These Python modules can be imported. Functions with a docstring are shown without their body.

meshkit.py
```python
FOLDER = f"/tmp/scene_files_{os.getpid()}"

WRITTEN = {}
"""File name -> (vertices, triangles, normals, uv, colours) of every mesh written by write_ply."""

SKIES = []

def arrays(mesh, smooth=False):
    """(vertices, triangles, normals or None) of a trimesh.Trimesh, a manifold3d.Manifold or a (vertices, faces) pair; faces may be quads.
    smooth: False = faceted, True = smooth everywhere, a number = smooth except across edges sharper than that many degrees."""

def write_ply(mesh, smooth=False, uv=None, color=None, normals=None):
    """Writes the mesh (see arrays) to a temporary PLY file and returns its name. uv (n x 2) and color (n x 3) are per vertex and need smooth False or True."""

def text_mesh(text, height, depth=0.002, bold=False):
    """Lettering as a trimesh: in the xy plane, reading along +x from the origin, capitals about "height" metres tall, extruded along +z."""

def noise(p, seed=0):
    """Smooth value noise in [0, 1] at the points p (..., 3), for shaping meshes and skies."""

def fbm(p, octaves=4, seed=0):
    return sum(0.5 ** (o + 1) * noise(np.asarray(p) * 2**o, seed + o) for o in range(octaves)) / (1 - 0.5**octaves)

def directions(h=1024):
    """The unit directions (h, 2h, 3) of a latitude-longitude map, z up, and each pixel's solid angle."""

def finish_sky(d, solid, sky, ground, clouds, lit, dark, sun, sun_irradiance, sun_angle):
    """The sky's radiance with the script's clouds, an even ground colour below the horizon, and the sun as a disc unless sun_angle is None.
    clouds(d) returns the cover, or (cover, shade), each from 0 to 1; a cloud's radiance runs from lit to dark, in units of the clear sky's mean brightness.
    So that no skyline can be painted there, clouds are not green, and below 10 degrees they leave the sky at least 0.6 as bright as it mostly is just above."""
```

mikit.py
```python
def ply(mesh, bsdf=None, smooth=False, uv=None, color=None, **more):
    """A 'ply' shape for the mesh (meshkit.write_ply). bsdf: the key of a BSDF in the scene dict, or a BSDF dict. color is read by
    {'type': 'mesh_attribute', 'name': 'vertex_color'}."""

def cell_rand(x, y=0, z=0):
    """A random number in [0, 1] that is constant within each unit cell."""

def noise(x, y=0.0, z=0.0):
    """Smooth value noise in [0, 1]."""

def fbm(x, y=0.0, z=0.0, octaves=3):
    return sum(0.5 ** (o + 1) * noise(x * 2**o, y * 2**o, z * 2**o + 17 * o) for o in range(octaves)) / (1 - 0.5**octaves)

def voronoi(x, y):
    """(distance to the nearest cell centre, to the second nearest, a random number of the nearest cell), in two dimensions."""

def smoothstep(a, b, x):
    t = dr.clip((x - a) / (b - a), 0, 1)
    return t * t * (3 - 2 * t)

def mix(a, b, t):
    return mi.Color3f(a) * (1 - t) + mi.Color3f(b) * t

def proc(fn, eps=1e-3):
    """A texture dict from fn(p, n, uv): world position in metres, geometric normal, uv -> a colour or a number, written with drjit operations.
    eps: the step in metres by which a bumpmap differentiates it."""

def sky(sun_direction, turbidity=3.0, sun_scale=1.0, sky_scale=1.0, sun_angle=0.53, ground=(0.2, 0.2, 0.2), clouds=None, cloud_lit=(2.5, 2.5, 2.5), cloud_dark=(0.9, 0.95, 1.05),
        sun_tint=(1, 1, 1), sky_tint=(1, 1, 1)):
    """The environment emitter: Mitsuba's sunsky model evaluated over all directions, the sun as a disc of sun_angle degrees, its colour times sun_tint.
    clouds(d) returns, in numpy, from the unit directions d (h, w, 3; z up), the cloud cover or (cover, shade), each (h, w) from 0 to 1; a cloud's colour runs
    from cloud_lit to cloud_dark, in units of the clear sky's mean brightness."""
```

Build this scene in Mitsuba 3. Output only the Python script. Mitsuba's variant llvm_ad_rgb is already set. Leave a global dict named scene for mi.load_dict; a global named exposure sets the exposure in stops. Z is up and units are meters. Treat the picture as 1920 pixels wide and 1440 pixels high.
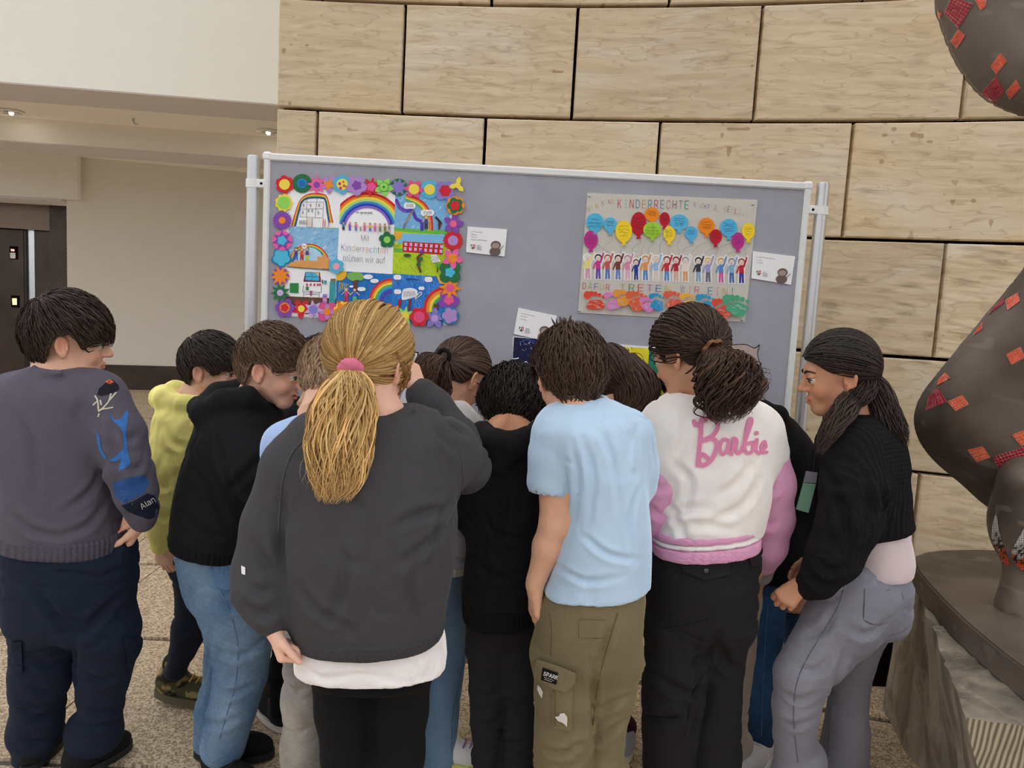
import math, random
import numpy as np, trimesh, manifold3d, shapely
import shapely.geometry as sg
from shapely import affinity
from shapely.ops import unary_union
import drjit as dr
import mitsuba as mi
import mikit, meshkit
from mikit import proc, noise, fbm, voronoi, smoothstep, mix, cell_rand

random.seed(7)
rng = np.random.RandomState(7)
T = mi.ScalarTransform4f
scene, labels = {}, {}

# ------------------------------------------------------------------ camera, light, exposure
PITCH, ROLL, FOC, EYE = 6.27, 3.14, 1442.0, np.array([0, 0, 1.5])
_p, _r = math.radians(PITCH), math.radians(ROLL)
FWD = np.array([0, math.cos(_p), -math.sin(_p)])
_U = np.array([0, math.sin(_p), math.cos(_p)])
UPC = math.cos(_r) * _U - math.sin(_r) * np.array([1.0, 0, 0])
RTC = math.cos(_r) * np.array([1.0, 0, 0]) + math.sin(_r) * _U
scene['camera'] = {'type': 'perspective', 'fov': 2 * math.degrees(math.atan(960 / FOC)), 'fov_axis': 'x', 'near_clip': 0.05, 'far_clip': 200.0,
                   'to_world': T().look_at(origin=EYE.tolist(), target=(EYE + FWD).tolist(), up=UPC.tolist())}
scene['sky'] = mikit.sky((0.25, -0.55, 0.8), turbidity=5.0, sun_scale=0.0, sky_scale=1.0, ground=(0.30, 0.27, 0.22),
                         clouds=lambda d: (np.ones(d.shape[:2]), 0.0 * d[..., 2]), cloud_lit=(1.0, 1.0, 1.03), cloud_dark=(1.0, 1.0, 1.0))
exposure = 3.28


DY = 0.0  # moves a whole person nearer or farther


def ray(px, py):
    return FOC * FWD + (px - 960) * RTC - (py - 720) * UPC


def at(px, py, Y):
    """the place that stands at depth Y behind the pixel (px, py) of the photograph"""
    d = ray(px, py)
    return EYE + d * ((Y + DY) / d[1])


def gnd(px, py, z=0.0):
    d = ray(px, py)
    return EYE + d * ((z - EYE[2]) / d[2])


# ------------------------------------------------------------------ scene helpers
def srgb(c):
    """colours are written as sRGB (0-255 or '#hex'), meshes and materials take linear ones"""
    if isinstance(c, str):
        c = [int(c[i:i + 2], 16) for i in (1, 3, 5)]
    c = np.asarray(c, float) / 255.0
    return np.where(c <= 0.04045, c / 12.92, ((c + 0.055) / 1.055) ** 2.4)


def rgb(c):
    return {'type': 'rgb', 'value': srgb(c).tolist()}


def numbered(key):
    if key not in scene and key not in labels and not any(k.startswith(key + '__') for k in scene):
        return key
    n = 1
    while f'{key}_{n:03d}' in scene or f'{key}_{n:03d}' in labels or any(k.startswith(f'{key}_{n:03d}__') for k in scene):
        n += 1
    return f'{key}_{n:03d}'


_count = {}


def quick_number(key):
    """as numbered(), for parts made in long loops"""
    n = _count.get(key, 0)
    _count[key] = n + 1
    return key if n == 0 else f'{key}_{n:03d}'


def thing(name, label=None, cat=None, group=None, kind=None):
    key = numbered(name)
    labels[key] = {}
    for a, b in (('label', label), ('category', cat), ('group', group), ('kind', kind)):
        if b:
            labels[key][a] = b
    return key


def part(name, mesh, bsdf, parent=None, smooth=False, color=None, uv=None, label=None, kind=None):
    key = quick_number(parent + '__' + name if parent else name)
    scene[key] = mikit.ply(mesh, bsdf, smooth=smooth, color=color, uv=uv)
    d = {}
    if label:
        d['label'] = label
    if kind:
        d['kind'] = kind
    if d:
        labels[key] = d
    return key


def solo(name, mesh, bsdf, label=None, cat=None, group=None, kind=None, **kw):
    """a thing that is one mesh"""
    key = numbered(name)
    scene[key] = mikit.ply(mesh, bsdf, **kw)
    labels[key] = {}
    for a, b in (('label', label), ('category', cat), ('group', group), ('kind', kind)):
        if b:
            labels[key][a] = b
    return key


def box(lo, hi):
    lo, hi = np.asarray(lo, float), np.asarray(hi, float)
    m = trimesh.creation.box(hi - lo)
    m.apply_translation((lo + hi) / 2)
    return m


def hexa(p):
    """a block from 8 corners: p[0:4] one face, p[4:8] the face behind it, same order"""
    f = [[0, 1, 2], [0, 2, 3], [4, 6, 5], [4, 7, 6], [0, 4, 5], [0, 5, 1], [1, 5, 6], [1, 6, 2], [2, 6, 7], [2, 7, 3], [3, 7, 4], [3, 4, 0]]
    m = trimesh.Trimesh(np.asarray(p, float), f, process=False)
    m.fix_normals()
    return m


def bevel_box(lo, hi, r=0.004):
    lo, hi = np.asarray(lo, float), np.asarray(hi, float)
    r = min(r, 0.45 * (hi - lo).min())
    pts = [np.where(np.array(s) > 0, hi, lo) - np.array(s) * r * (1 - np.eye(3)[k]) for s in np.ndindex(2, 2, 2) for s in [tuple(2 * x - 1 for x in s)] for k in range(3)]
    return trimesh.convex.convex_hull(np.array(pts))


def tube(path, r, n=8, cap=True):
    """a swept round bar; r a number or one radius per point"""
    path = np.asarray(path, float)
    r = np.broadcast_to(np.asarray(r, float), (len(path),))
    t = np.gradient(path, axis=0)
    t /= np.linalg.norm(t, axis=1, keepdims=True) + 1e-12
    up = np.array([0, 0, 1.0]) if abs(t[0][2]) < 0.9 else np.array([1.0, 0, 0])
    a = np.cross(t[0], up)
    a /= np.linalg.norm(a)
    rings = []
    for i in range(len(path)):
        a = a - t[i] * (a @ t[i])
        a /= np.linalg.norm(a) + 1e-12
        b = np.cross(t[i], a)
        ang = np.arange(n) * 2 * np.pi / n
        rings.append(path[i] + r[i] * (np.cos(ang)[:, None] * a + np.sin(ang)[:, None] * b))
    v = np.vstack(rings)
    f = []
    for i in range(len(path) - 1):
        for j in range(n):
            k = (j + 1) % n
            f += [[i * n + j, i * n + k, (i + 1) * n + k], [i * n + j, (i + 1) * n + k, (i + 1) * n + j]]
    if cap:
        v = np.vstack([v, path[:1], path[-1:]])
        c0, c1 = len(v) - 2, len(v) - 1
        for j in range(n):
            k = (j + 1) % n
            f += [[c0, k, j], [c1, (len(path) - 1) * n + j, (len(path) - 1) * n + k]]
    m = trimesh.Trimesh(v, f, process=False)
    return m


def cat(ms):
    return trimesh.util.concatenate(ms)


def lathe(profile, n=24, center=(0, 0, 0)):
    m = trimesh.creation.revolve(np.asarray(profile, float), sections=n)
    m.apply_translation(center)
    return m


def extrude(poly, depth):
    ps = [g for g in getattr(poly, 'geoms', [poly]) if g.geom_type == 'Polygon' and g.area > 1e-10]
    return cat([trimesh.creation.extrude_polygon(g, depth, engine='earcut') for g in ps])


def smooth_line(pts, n=8, closed=False):
    """a Catmull-Rom curve through the points"""
    p = np.asarray(pts, float)
    q = np.vstack([p[-1:], p, p[:2]]) if closed else np.vstack([2 * p[0] - p[1], p, 2 * p[-1] - p[-2]])
    out = []
    for i in range(len(q) - 3):
        t = np.linspace(0, 1, n, endpoint=False)[:, None]
        a, b, c, d = q[i:i + 4]
        out.append(0.5 * (2 * b + (c - a) * t + (2 * a - 5 * b + 4 * c - d) * t ** 2 + (3 * b - a - 3 * c + d) * t ** 3))
    if not closed:
        out.append(p[-1:])
    return np.vstack(out)


def text_poly(text, height, bold=False):
    """lettering as flat outlines, baseline at y = 0, y up"""
    m = meshkit.text_mesh(text, height, depth=height * .1, bold=bold)
    top = m.faces[m.face_normals[:, 2] > .9]
    v = np.array(m.vertices)[:, :2]
    return unary_union([sg.Polygon(v[f]).buffer(height * 1e-4) for f in top])
# ------------------------------------------------------------------ materials
def C3(c):
    return [float(x) for x in srgb(c)]


VC = {'type': 'mesh_attribute', 'name': 'vertex_color'}


def mat(name, **k):
    d = {'type': 'principled', 'roughness': 0.6, 'specular': 0.4, **k}
    scene[name] = {'type': 'twosided', 'bsdf': d}
    return name


def bumped(name, fn, scale, eps=1e-3, **k):
    d = {'type': 'principled', 'roughness': 0.6, 'specular': 0.4, **k}
    scene[name] = {'type': 'twosided', 'bsdf': {'type': 'bumpmap', 'scale': scale, 'tex': proc(fn, eps), 'bsdf': d}}
    return name


def stone_color(p, n, uv):
    # flat sandstone grain: wavy beds, ochre clouds, pale patches; uv carries one random pair per block
    sx = p.x + uv.x * 37.0
    w = fbm(sx * 1.3, p.z * 2.2 + uv.y * 19.0, 3.0, 3) - 0.5
    beds = fbm(sx * 3.0, (p.z + 0.10 * w) * 38.0, uv.x * 9, 4)
    cloud = fbm(sx * 1.1, p.z * 3.0 + w * 2 + uv.y * 7, uv.x * 5, 3)
    c = mix(C3((204, 182, 148)), C3((216, 197, 164)), smoothstep(0.3, 0.7, beds))
    c = mix(c, C3((214, 184, 134)), smoothstep(0.5, 0.8, cloud) * (0.2 + 0.5 * uv.y))
    c = mix(c, C3((222, 212, 192)), smoothstep(0.56, 0.75, fbm(sx * 2.0, p.z * 7 + w * 3, 8.0 + uv.y, 3)) * 0.45)
    line = smoothstep(0.030, 0.0, dr.abs(fbm(sx * 4.0, (p.z + 0.05 * w) * 26.0, 5.5, 3) - 0.5))
    c = mix(c, C3((168, 142, 106)), line * 0.38)
    spot = smoothstep(0.86, 0.92, noise(sx * 26, p.z * 34, 2.0)) * smoothstep(0.72, 0.82, noise(sx * 3, p.z * 3, 7.0))
    c = mix(c, C3((150, 112, 70)), spot * 0.6)
    return c * (0.90 + 0.16 * uv.x)


def stone_bump(p, n, uv):
    sx = p.x + uv.x * 37.0
    w = fbm(sx * 2.3, p.z * 4.2, 3.0, 2) - 0.5
    return fbm(sx * 9.0, (p.z + 0.05 * w) * 48.0, uv.y * 9, 4)


bumped('sandstone', stone_bump, 0.0035, base_color=proc(stone_color), roughness=0.75, specular=0.3)


def floor_color(p, n, uv):
    g = fbm(p.x * 75, p.y * 75, 0.0, 3)
    g2 = noise(p.x * 210, p.y * 210, 1.0)
    c = mix(C3((160, 140, 114)), C3((204, 185, 157)), smoothstep(0.3, 0.7, g * 0.5 + g2 * 0.5))
    c = mix(c, C3((222, 208, 182)), smoothstep(0.72, 0.85, g2) * 0.4)
    c = mix(c, C3((120, 102, 80)), smoothstep(0.34, 0.2, g2) * 0.45)
    return c * (0.9 + 0.16 * uv.x)


bumped('floor_stone', lambda p, n, uv: fbm(p.x * 90, p.y * 90, 0.0, 3), 0.004, base_color=proc(floor_color), roughness=0.45, specular=0.45)
mat('floor_strip', base_color=rgb((92, 84, 76)), roughness=0.5)
mat('dark_gap', base_color=rgb((18, 15, 12)), roughness=0.95, specular=0.1)
mat('white_plaster', base_color=rgb((240, 240, 229)), roughness=0.9, specular=0.2)
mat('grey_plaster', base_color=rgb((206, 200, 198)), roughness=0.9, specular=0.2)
mat('beige_plaster', base_color=rgb((232, 227, 216)), roughness=0.9, specular=0.2)


def bronze_color(p, n, uv):
    a = fbm(p.x * 4, p.y * 4, p.z * 4, 4)
    c = mix(C3((74, 64, 56)), C3((112, 100, 90)), smoothstep(0.3, 0.7, a))
    s = smoothstep(0.75, 0.9, noise(p.x * 8 + p.z * 40, p.y * 30, p.z * 9))
    return mix(c, C3((150, 138, 126)), s * 0.25)


mat('bronze', base_color=proc(bronze_color), roughness=0.5, metallic=0.25, specular=0.45)


def portal_color(p, n, uv):
    return mix(C3((40, 32, 27)), C3((84, 70, 60)), fbm(p.x * 3, p.y * 3, p.z * 3, 4))


mat('dark_bronze', base_color=proc(portal_color), roughness=0.28, metallic=0.5, specular=0.6)


def slate_color(p, n, uv):
    w = fbm(p.x * 3, p.y * 3, p.z * 2, 3)
    a = fbm(p.x * 9 + w * 2, p.y * 9 + w, p.z * 2.2 + w * 3, 4)
    c = mix(C3((104, 96, 85)), C3((150, 141, 126)), smoothstep(0.3, 0.7, a))
    c = mix(c, C3((176, 164, 138)), smoothstep(0.035, 0.0, dr.abs(fbm(p.x * 5, p.y * 5, p.z * 3 + w, 3) - 0.52)) * 0.22)
    top = smoothstep(0.7, 0.9, n.z)
    scr = smoothstep(0.62, 0.74, noise(p.x * 70 + p.y * 150, p.y * 90 - p.x * 60, 3.0)) * smoothstep(0.5, 0.65, fbm(p.x * 3.3, p.y * 3.3, 1.0, 2))
    return mix(c, C3((190, 180, 162)), top * scr * 0.35)


bumped('slate', lambda p, n, uv: fbm(p.x * 14, p.y * 14, p.z * 5, 4), 0.004, base_color=proc(slate_color), roughness=0.6, specular=0.4)


def sawn_color(p, n, uv):
    a = 0.5 + 0.5 * dr.sin((p.x * 0.97 + p.y * 0.2) * 560 + 3 * fbm(p.x * 6, p.y * 6, p.z * 9, 2))
    c = mix(C3((98, 86, 72)), C3((190, 178, 152)), a * (0.35 + 0.65 * fbm(p.x * 8, p.z * 8, 1.0, 3)))
    return c


mat('sawn_slate', base_color=proc(sawn_color), roughness=0.75)
mat('aluminium', base_color=rgb((205, 205, 205)), metallic=0.85, roughness=0.38)
mat('white_metal', base_color=rgb((226, 226, 222)), roughness=0.35, specular=0.5)
mat('white_plastic', base_color=rgb((235, 235, 232)), roughness=0.4)
bumped('felt', lambda p, n, uv: noise(p.x * 700, p.z * 700, 0.0), 0.0006, base_color=proc(lambda p, n, uv: mix(C3((158, 158, 166)), C3((170, 170, 178)), fbm(p.x * 9, p.z * 9, 0.0, 4))), roughness=0.95, specular=0.1)
mat('paper', base_color=VC, roughness=0.8, specular=0.25)
mat('paint', base_color=VC, roughness=0.7, specular=0.3)
mat('skin', base_color=VC, roughness=0.5, specular=0.35)
mat('hair', base_color=VC, roughness=0.5, specular=0.35)
mat('eyeball', base_color=VC, roughness=0.12, specular=0.6)
bumped('cloth', lambda p, n, uv: noise(p.x * 420, p.y * 420, p.z * 420), 0.0007, base_color=VC, roughness=0.92, specular=0.15, sheen=0.35, sheen_tint=0.3)
bumped('knit', lambda p, n, uv: dr.sin(p.x * 330 + p.y * 330) * (0.7 + 0.3 * dr.sin(p.z * 520)), 0.0022, base_color=VC, roughness=0.95, specular=0.12, sheen=0.4)
bumped('denim', lambda p, n, uv: dr.sin((p.x + p.z) * 900), 0.0004, base_color=VC, roughness=0.88, specular=0.2, sheen=0.2)
mat('rubber', base_color=VC, roughness=0.6)
mat('gloss', base_color=VC, roughness=0.2, specular=0.5)
mat('tile_glaze', base_color=VC, roughness=0.2, specular=0.55)
scene['lamp_mirror'] = {'type': 'twosided', 'bsdf': {'type': 'roughconductor', 'material': 'Al', 'alpha': 0.15}}
mat('polished_bronze', base_color=rgb((120, 104, 92)), roughness=0.3, metallic=0.8)
mat('polished_steel', base_color=rgb((215, 218, 224)), roughness=0.2, metallic=0.9)
mat('wood_edge', base_color=rgb((122, 88, 56)), roughness=0.6)
scene['window_glass'] = {'type': 'thindielectric', 'int_ior': 1.5}
# ------------------------------------------------------------------ the room
def wall_y(X):
    return 4.034 - 0.115 * X - 0.049 * X * X


# floor: stone slabs between narrow dark strips that run with the curved wall
fl = 'floor'
N_ = 40
xs = np.linspace(-11, 5.2, N_)
fm = trimesh.Trimesh(*(lambda v, f: (v, f))(np.array([[-14, -6, -0.012], [6, -6, -0.012], [6, 12.5, -0.012], [-14, 12.5, -0.012]], float), [[0, 1, 2], [0, 2, 3]]), process=False)
scene['floor'] = mikit.ply(fm, 'floor_strip')
labels['floor'] = {'kind': 'structure', 'label': 'floor of beige textured stone slabs with narrow dark strips'}


def fy(X, s):
    Xc = max(min(X, 3.2), -3.2)
    return wall_y(Xc) - s - (0.19 * (X - Xc) if X < Xc else 0)


slab_rows = [1.02 - 0.87 * k for k in range(-3, 10)]
for ri, s0 in enumerate(slab_rows):
    s1 = s0 + 0.87 - 0.035
    off = 0.31 * (ri % 2)
    dx = 0.60 if s0 > -1 else 1.2
    X = -10.2 + off
    while X < 4.9:
        xa, xb = X + 0.003, X + dx - 0.003
        mids = [(fy(q, s1), fy(q, s0)) for q in (xa, xb)]
        if min(m[0] for m in mids) > -1.4 and not (xa > -1.25 and s0 < -0.3) and mids[0][1] < 12.4:
            sk = 0.10 * (s0 + 0.4)
            q = [[xa, mids[0][0], -0.05], [xb, mids[1][0], -0.05], [xb, mids[1][1], -0.05], [xa, mids[0][1], -0.05]]
            t = [[a, b, 0.0] for a, b, _ in q]
            m = hexa(q + t)
            part('slab', m, 'floor_stone', fl, uv=np.tile(rng.rand(1, 2), (8, 1)))
        X += dx

# curved sandstone wall: ashlar blocks with open dark joints
row_top = [2.964 + 0.545 * k for k in range(6, -6, -1)]
wl = 'wall_stone'
bx_ = np.linspace(-1.275, 5.3, 44)
back = []
for X in bx_:
    back.append([X, wall_y(X) + 0.055])
poly = sg.Polygon(back + [[5.3, 6.5], [-1.26, 6.5]])
m = trimesh.creation.extrude_polygon(poly, 6.2, engine='earcut')
m.apply_translation([0, 0, 0.0])
scene[wl] = mikit.ply(m, 'dark_gap')
labels[wl] = {'kind': 'structure', 'label': 'curved wall of large sandstone blocks with dark open joints'}
for k, zt in enumerate(row_top):
    zb = zt - 0.545
    if zt < 0.05 or zb > 6.2:
        continue
    odd = (k % 2 == 0)
    joints = [-0.645 + 0.872 * i for i in range(-1, 9)] if odd else [-1.082 + 0.874 * i for i in range(-1, 9)]
    joints = [-1.29] + [j for j in joints if j > -1.2]
    za, zc = max(zb + 0.008, 0.012), zt - 0.008
    for xa, xb in zip(joints[:-1], joints[1:]):
        if xa > 5.1:
            continue
        xb = min(xb, 5.3)
        xa2, xb2 = xa + (0.008 if xa > -1.28 else 0), xb - 0.008
        proud = 0.004 * rng.rand()
        n = 3
        g = 0.006
        front, pts = [], []
        xs_ = np.linspace(xa2, xb2, n)
        # outer ring at depth g, inner face proud: a bevelled block, three columns
        V, F = [], []
        for X in xs_:
            e = g if X in (xs_[0], xs_[-1]) else 0
            Xi = X + (g if X == xs_[0] else -g if X == xs_[-1] else 0)
            for (z, dep, xx) in ((za, 0.09, X), (za, g, X), (za + g, 0, Xi), (zc - g, 0, Xi), (zc, g, X), (zc, 0.09, X)):
                V.append([xx, wall_y(xx) - proud + dep, z])
        for i in range(n - 1):
            for j in range(5):
                a, b = i * 6 + j, (i + 1) * 6 + j
                F += [[a, b, b + 1], [a, b + 1, a + 1]]
        for i, s in ((0, 1), (n - 1, -1)):
            o = i * 6
            for tri in ([0, 1, 4], [0, 4, 5], [1, 2, 3], [1, 3, 4]):
                F.append([o + t for t in (tri if s > 0 else tri[::-1])])
        m = trimesh.Trimesh(V, F, process=False)
        part('block', m, 'sandstone', wl, uv=np.tile(rng.rand(1, 2), (len(V), 1)))
# end face of the wall towards the left room
m = hexa([[-1.29, wall_y(-1.29) + 0.092, 0], [-1.262, wall_y(-1.29) + 0.092, 0], [-1.262, 6.5, 0], [-1.29, 6.5, 0],
          [-1.29, wall_y(-1.29) + 0.092, 6.2], [-1.262, wall_y(-1.29) + 0.092, 6.2], [-1.262, 6.5, 6.2], [-1.29, 6.5, 6.2]])
part('end_face', m, 'sandstone', wl, uv=np.tile([[0.5, 0.2]], (len(m.vertices), 1)))


# left: white upper wall over a low ceiling, beam, back wall
def slant(X, Y0, k=0.115):
    return Y0 + k * (X + 3.0)


def slab_block(x0, x1, ya, yb, z0, z1, k=0.115):
    return hexa([[x0, slant(x0, ya, k), z0], [x1, slant(x1, ya, k), z0], [x1, slant(x1, yb, k), z0], [x0, slant(x0, yb, k), z0],
                 [x0, slant(x0, ya, k), z1], [x1, slant(x1, ya, k), z1], [x1, slant(x1, yb, k), z1], [x0, slant(x0, yb, k), z1]])


solo('wall_upper', slab_block(-10.5, -1.2, 6.40, 7.05, 2.985, 6.2), 'white_plaster', 'white upper wall above the low ceiling', kind='structure')
# its underside is grey: a thin trim strip
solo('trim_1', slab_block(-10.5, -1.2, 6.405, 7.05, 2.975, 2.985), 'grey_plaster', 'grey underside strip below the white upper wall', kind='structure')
solo('ceiling', slab_block(-7.8, -1.2, 7.05, 11.6, 3.03, 3.2), 'beige_plaster', 'low beige ceiling of the side room', kind='structure')
solo('trim_2', slab_block(-7.8, -1.2, 8.1, 8.75, 2.80, 3.04), 'beige_plaster', 'beam hanging below the low ceiling', kind='structure')
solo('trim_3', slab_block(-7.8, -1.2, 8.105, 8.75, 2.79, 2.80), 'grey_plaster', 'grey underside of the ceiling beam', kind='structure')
solo('wall_back', slab_block(-5.92, -1.0, 11.05, 11.3, 0.0, 3.1, 0.3), 'beige_plaster', 'beige back wall of the side room', kind='structure')
solo('wall_back_left', box([-9.4, 11.42, 0.0], [-5.5, 11.6, 3.1]), 'beige_plaster', 'wall behind the dark metal portal', kind='structure')
solo('baseboard_back', slab_block(-5.92, -1.0, 11.02, 11.05, 0.0, 0.33, 0.3), 'dark_bronze', 'dark metal baseboard along the back wall', kind='structure')
solo('baseboard_back_lower', slab_block(-5.92, -1.0, 10.99, 11.02, 0.0, 0.07, 0.3), 'dark_bronze', 'low dark plinth strip of the baseboard', kind='structure')

# tall window at the left end of the side room
for i, (ya, yb) in enumerate(((6.0, 7.8), (7.8, 9.6), (9.6, 11.4))):
    wn = numbered('window_%d' % (i + 1))
    fr = cat([bevel_box([-9.2, ya, 0], [-9.1, ya + .07, 3.0], .005), bevel_box([-9.2, yb - .07, 0], [-9.1, yb, 3.0], .005), bevel_box([-9.2, ya, 0], [-9.1, yb, .10], .005), bevel_box([-9.2, ya, 2.9], [-9.1, yb, 3.0], .005)])
    scene[wn] = mikit.ply(fr, 'aluminium')
    labels[wn] = {'kind': 'structure', 'label': 'tall window of the side room'}
    pane = trimesh.Trimesh([[-9.15, ya + .06, .09], [-9.15, yb - .06, .09], [-9.15, yb - .06, 2.91], [-9.15, ya + .06, 2.91]], [[0, 1, 2], [0, 2, 3]], process=False)
    part('pane', pane, 'window_glass', wn)
# ------------------------------------------------------------------ fittings of the side room
q = lambda px, py: gnd(px, py, 3.028)
for (px, py) in ((8, 203), (497, 241)):
    c = q(px, py)
    c[1] += .10
    L = thing('downlight', 'round recessed downlight at the left frame edge' if px < 100 else 'round recessed downlight next to the stone wall', 'downlight', 'downlights in the low ceiling')
    ring = lathe([(.085, 0), (.115, -.004), (.118, -.018), (.108, -.022), (.085, -.012), (.085, 0)], 32, c)
    part('trim_ring', ring, 'white_plastic', L, smooth=30)
    cup = lathe([(.084, -.012), (.07, .0), (.045, .012), (.0, .012)], 32, c + [0, 0, -.014])
    part('reflector', cup, 'lamp_mirror', L, smooth=30)
    b = trimesh.creation.icosphere(subdivisions=2, radius=.022)
    b.apply_translation(c + [0, 0, -.02])
    k = part('bulb', b, 'white_plastic', L, smooth=True)
    scene[k]['emitter'] = {'type': 'area', 'radiance': {'type': 'rgb', 'value': [5.0, 4.5, 3.8]}}
c = q(250, 222)
S_ = thing('sprinkler', 'small fire sprinkler hanging below the ceiling strip', 'sprinkler')
part('pipe', tube([c + [0, 0, .03], c + [0, 0, -.03]], .012, 10), 'aluminium', S_, smooth=30)
part('deflector', tube([c + [0, 0, -.03], c + [0.012, 0, -.05], c + [.05, 0, -.056]], [.008, .01, .006], 8), 'aluminium', S_, smooth=30)
# dropped box in front of the back wall
solo('trim_4', box([-7.9, 10.05, 2.47], [-5.70, 10.12, 3.06]), 'beige_plaster', 'dropped ceiling box over the portal', kind='structure')
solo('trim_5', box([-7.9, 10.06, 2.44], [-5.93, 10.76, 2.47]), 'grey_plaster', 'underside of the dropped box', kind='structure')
# dark metal portal with a lift door
E_ = thing('lift_portal', 'dark bronze lift portal with round lintel and lit floor display', 'lift door')
part('jamb', bevel_box([-6.50, 10.75, 0], [-6.24, 10.95, 2.46], .01), 'dark_bronze', E_)
part('jamb', bevel_box([-8.6, 10.95, 0], [-6.98, 11.15, 2.10], .01), 'dark_bronze', E_)
part('door_panel', bevel_box([-6.86, 10.99, 0], [-6.50, 11.03, 2.10], .006), 'dark_bronze', E_)
a = np.linspace(-2.2, 0.25, 24)
R_ = 1.05
prof = [[-7.35 + R_ * math.sin(t), 11.25 - R_ * .45 * math.cos(t)] for t in np.linspace(-1.3, 1.15, 26)]
pl = sg.Polygon(prof + [[-6.24, 11.3], [-8.6, 11.3]])
m = trimesh.creation.extrude_polygon(pl, .36, engine='earcut')
m.apply_translation([0, 0, 2.10])
part('lintel', m, 'polished_bronze', E_, smooth=40)
t_ = np.linspace(-1.5, 1.5, 20)
cyl = [[-6.93 + .09 * math.sin(x), 11.06 - .06 * math.cos(x)] for x in t_]
m = trimesh.creation.extrude_polygon(sg.Polygon(cyl), 2.10, engine='earcut')
part('column', m, 'polished_steel', E_, smooth=40, label='polished steel column that mirrors daylight')
D = part('display', box([-7.17, 10.93, 1.68], [-7.07, 10.951, 1.86]), 'dark_gap', E_)
k = part('digits', box([-7.15, 10.925, 1.79], [-7.10, 10.931, 1.82]), 'white_plastic', D)
scene[k]['emitter'] = {'type': 'area', 'radiance': {'type': 'rgb', 'value': [.5, .05, .04]}}
part('sticker', box([-7.16, 10.925, 1.69], [-7.085, 10.931, 1.77]), 'white_plastic', D)
D = part('call_button', box([-7.16, 10.93, 1.00], [-7.06, 10.951, 1.17]), 'dark_gap', E_)
k = part('lamp', box([-7.14, 10.925, 1.04], [-7.08, 10.931, 1.13]), 'white_plastic', D)
scene[k]['emitter'] = {'type': 'area', 'radiance': {'type': 'rgb', 'value': [.7, .28, .03]}}
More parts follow.
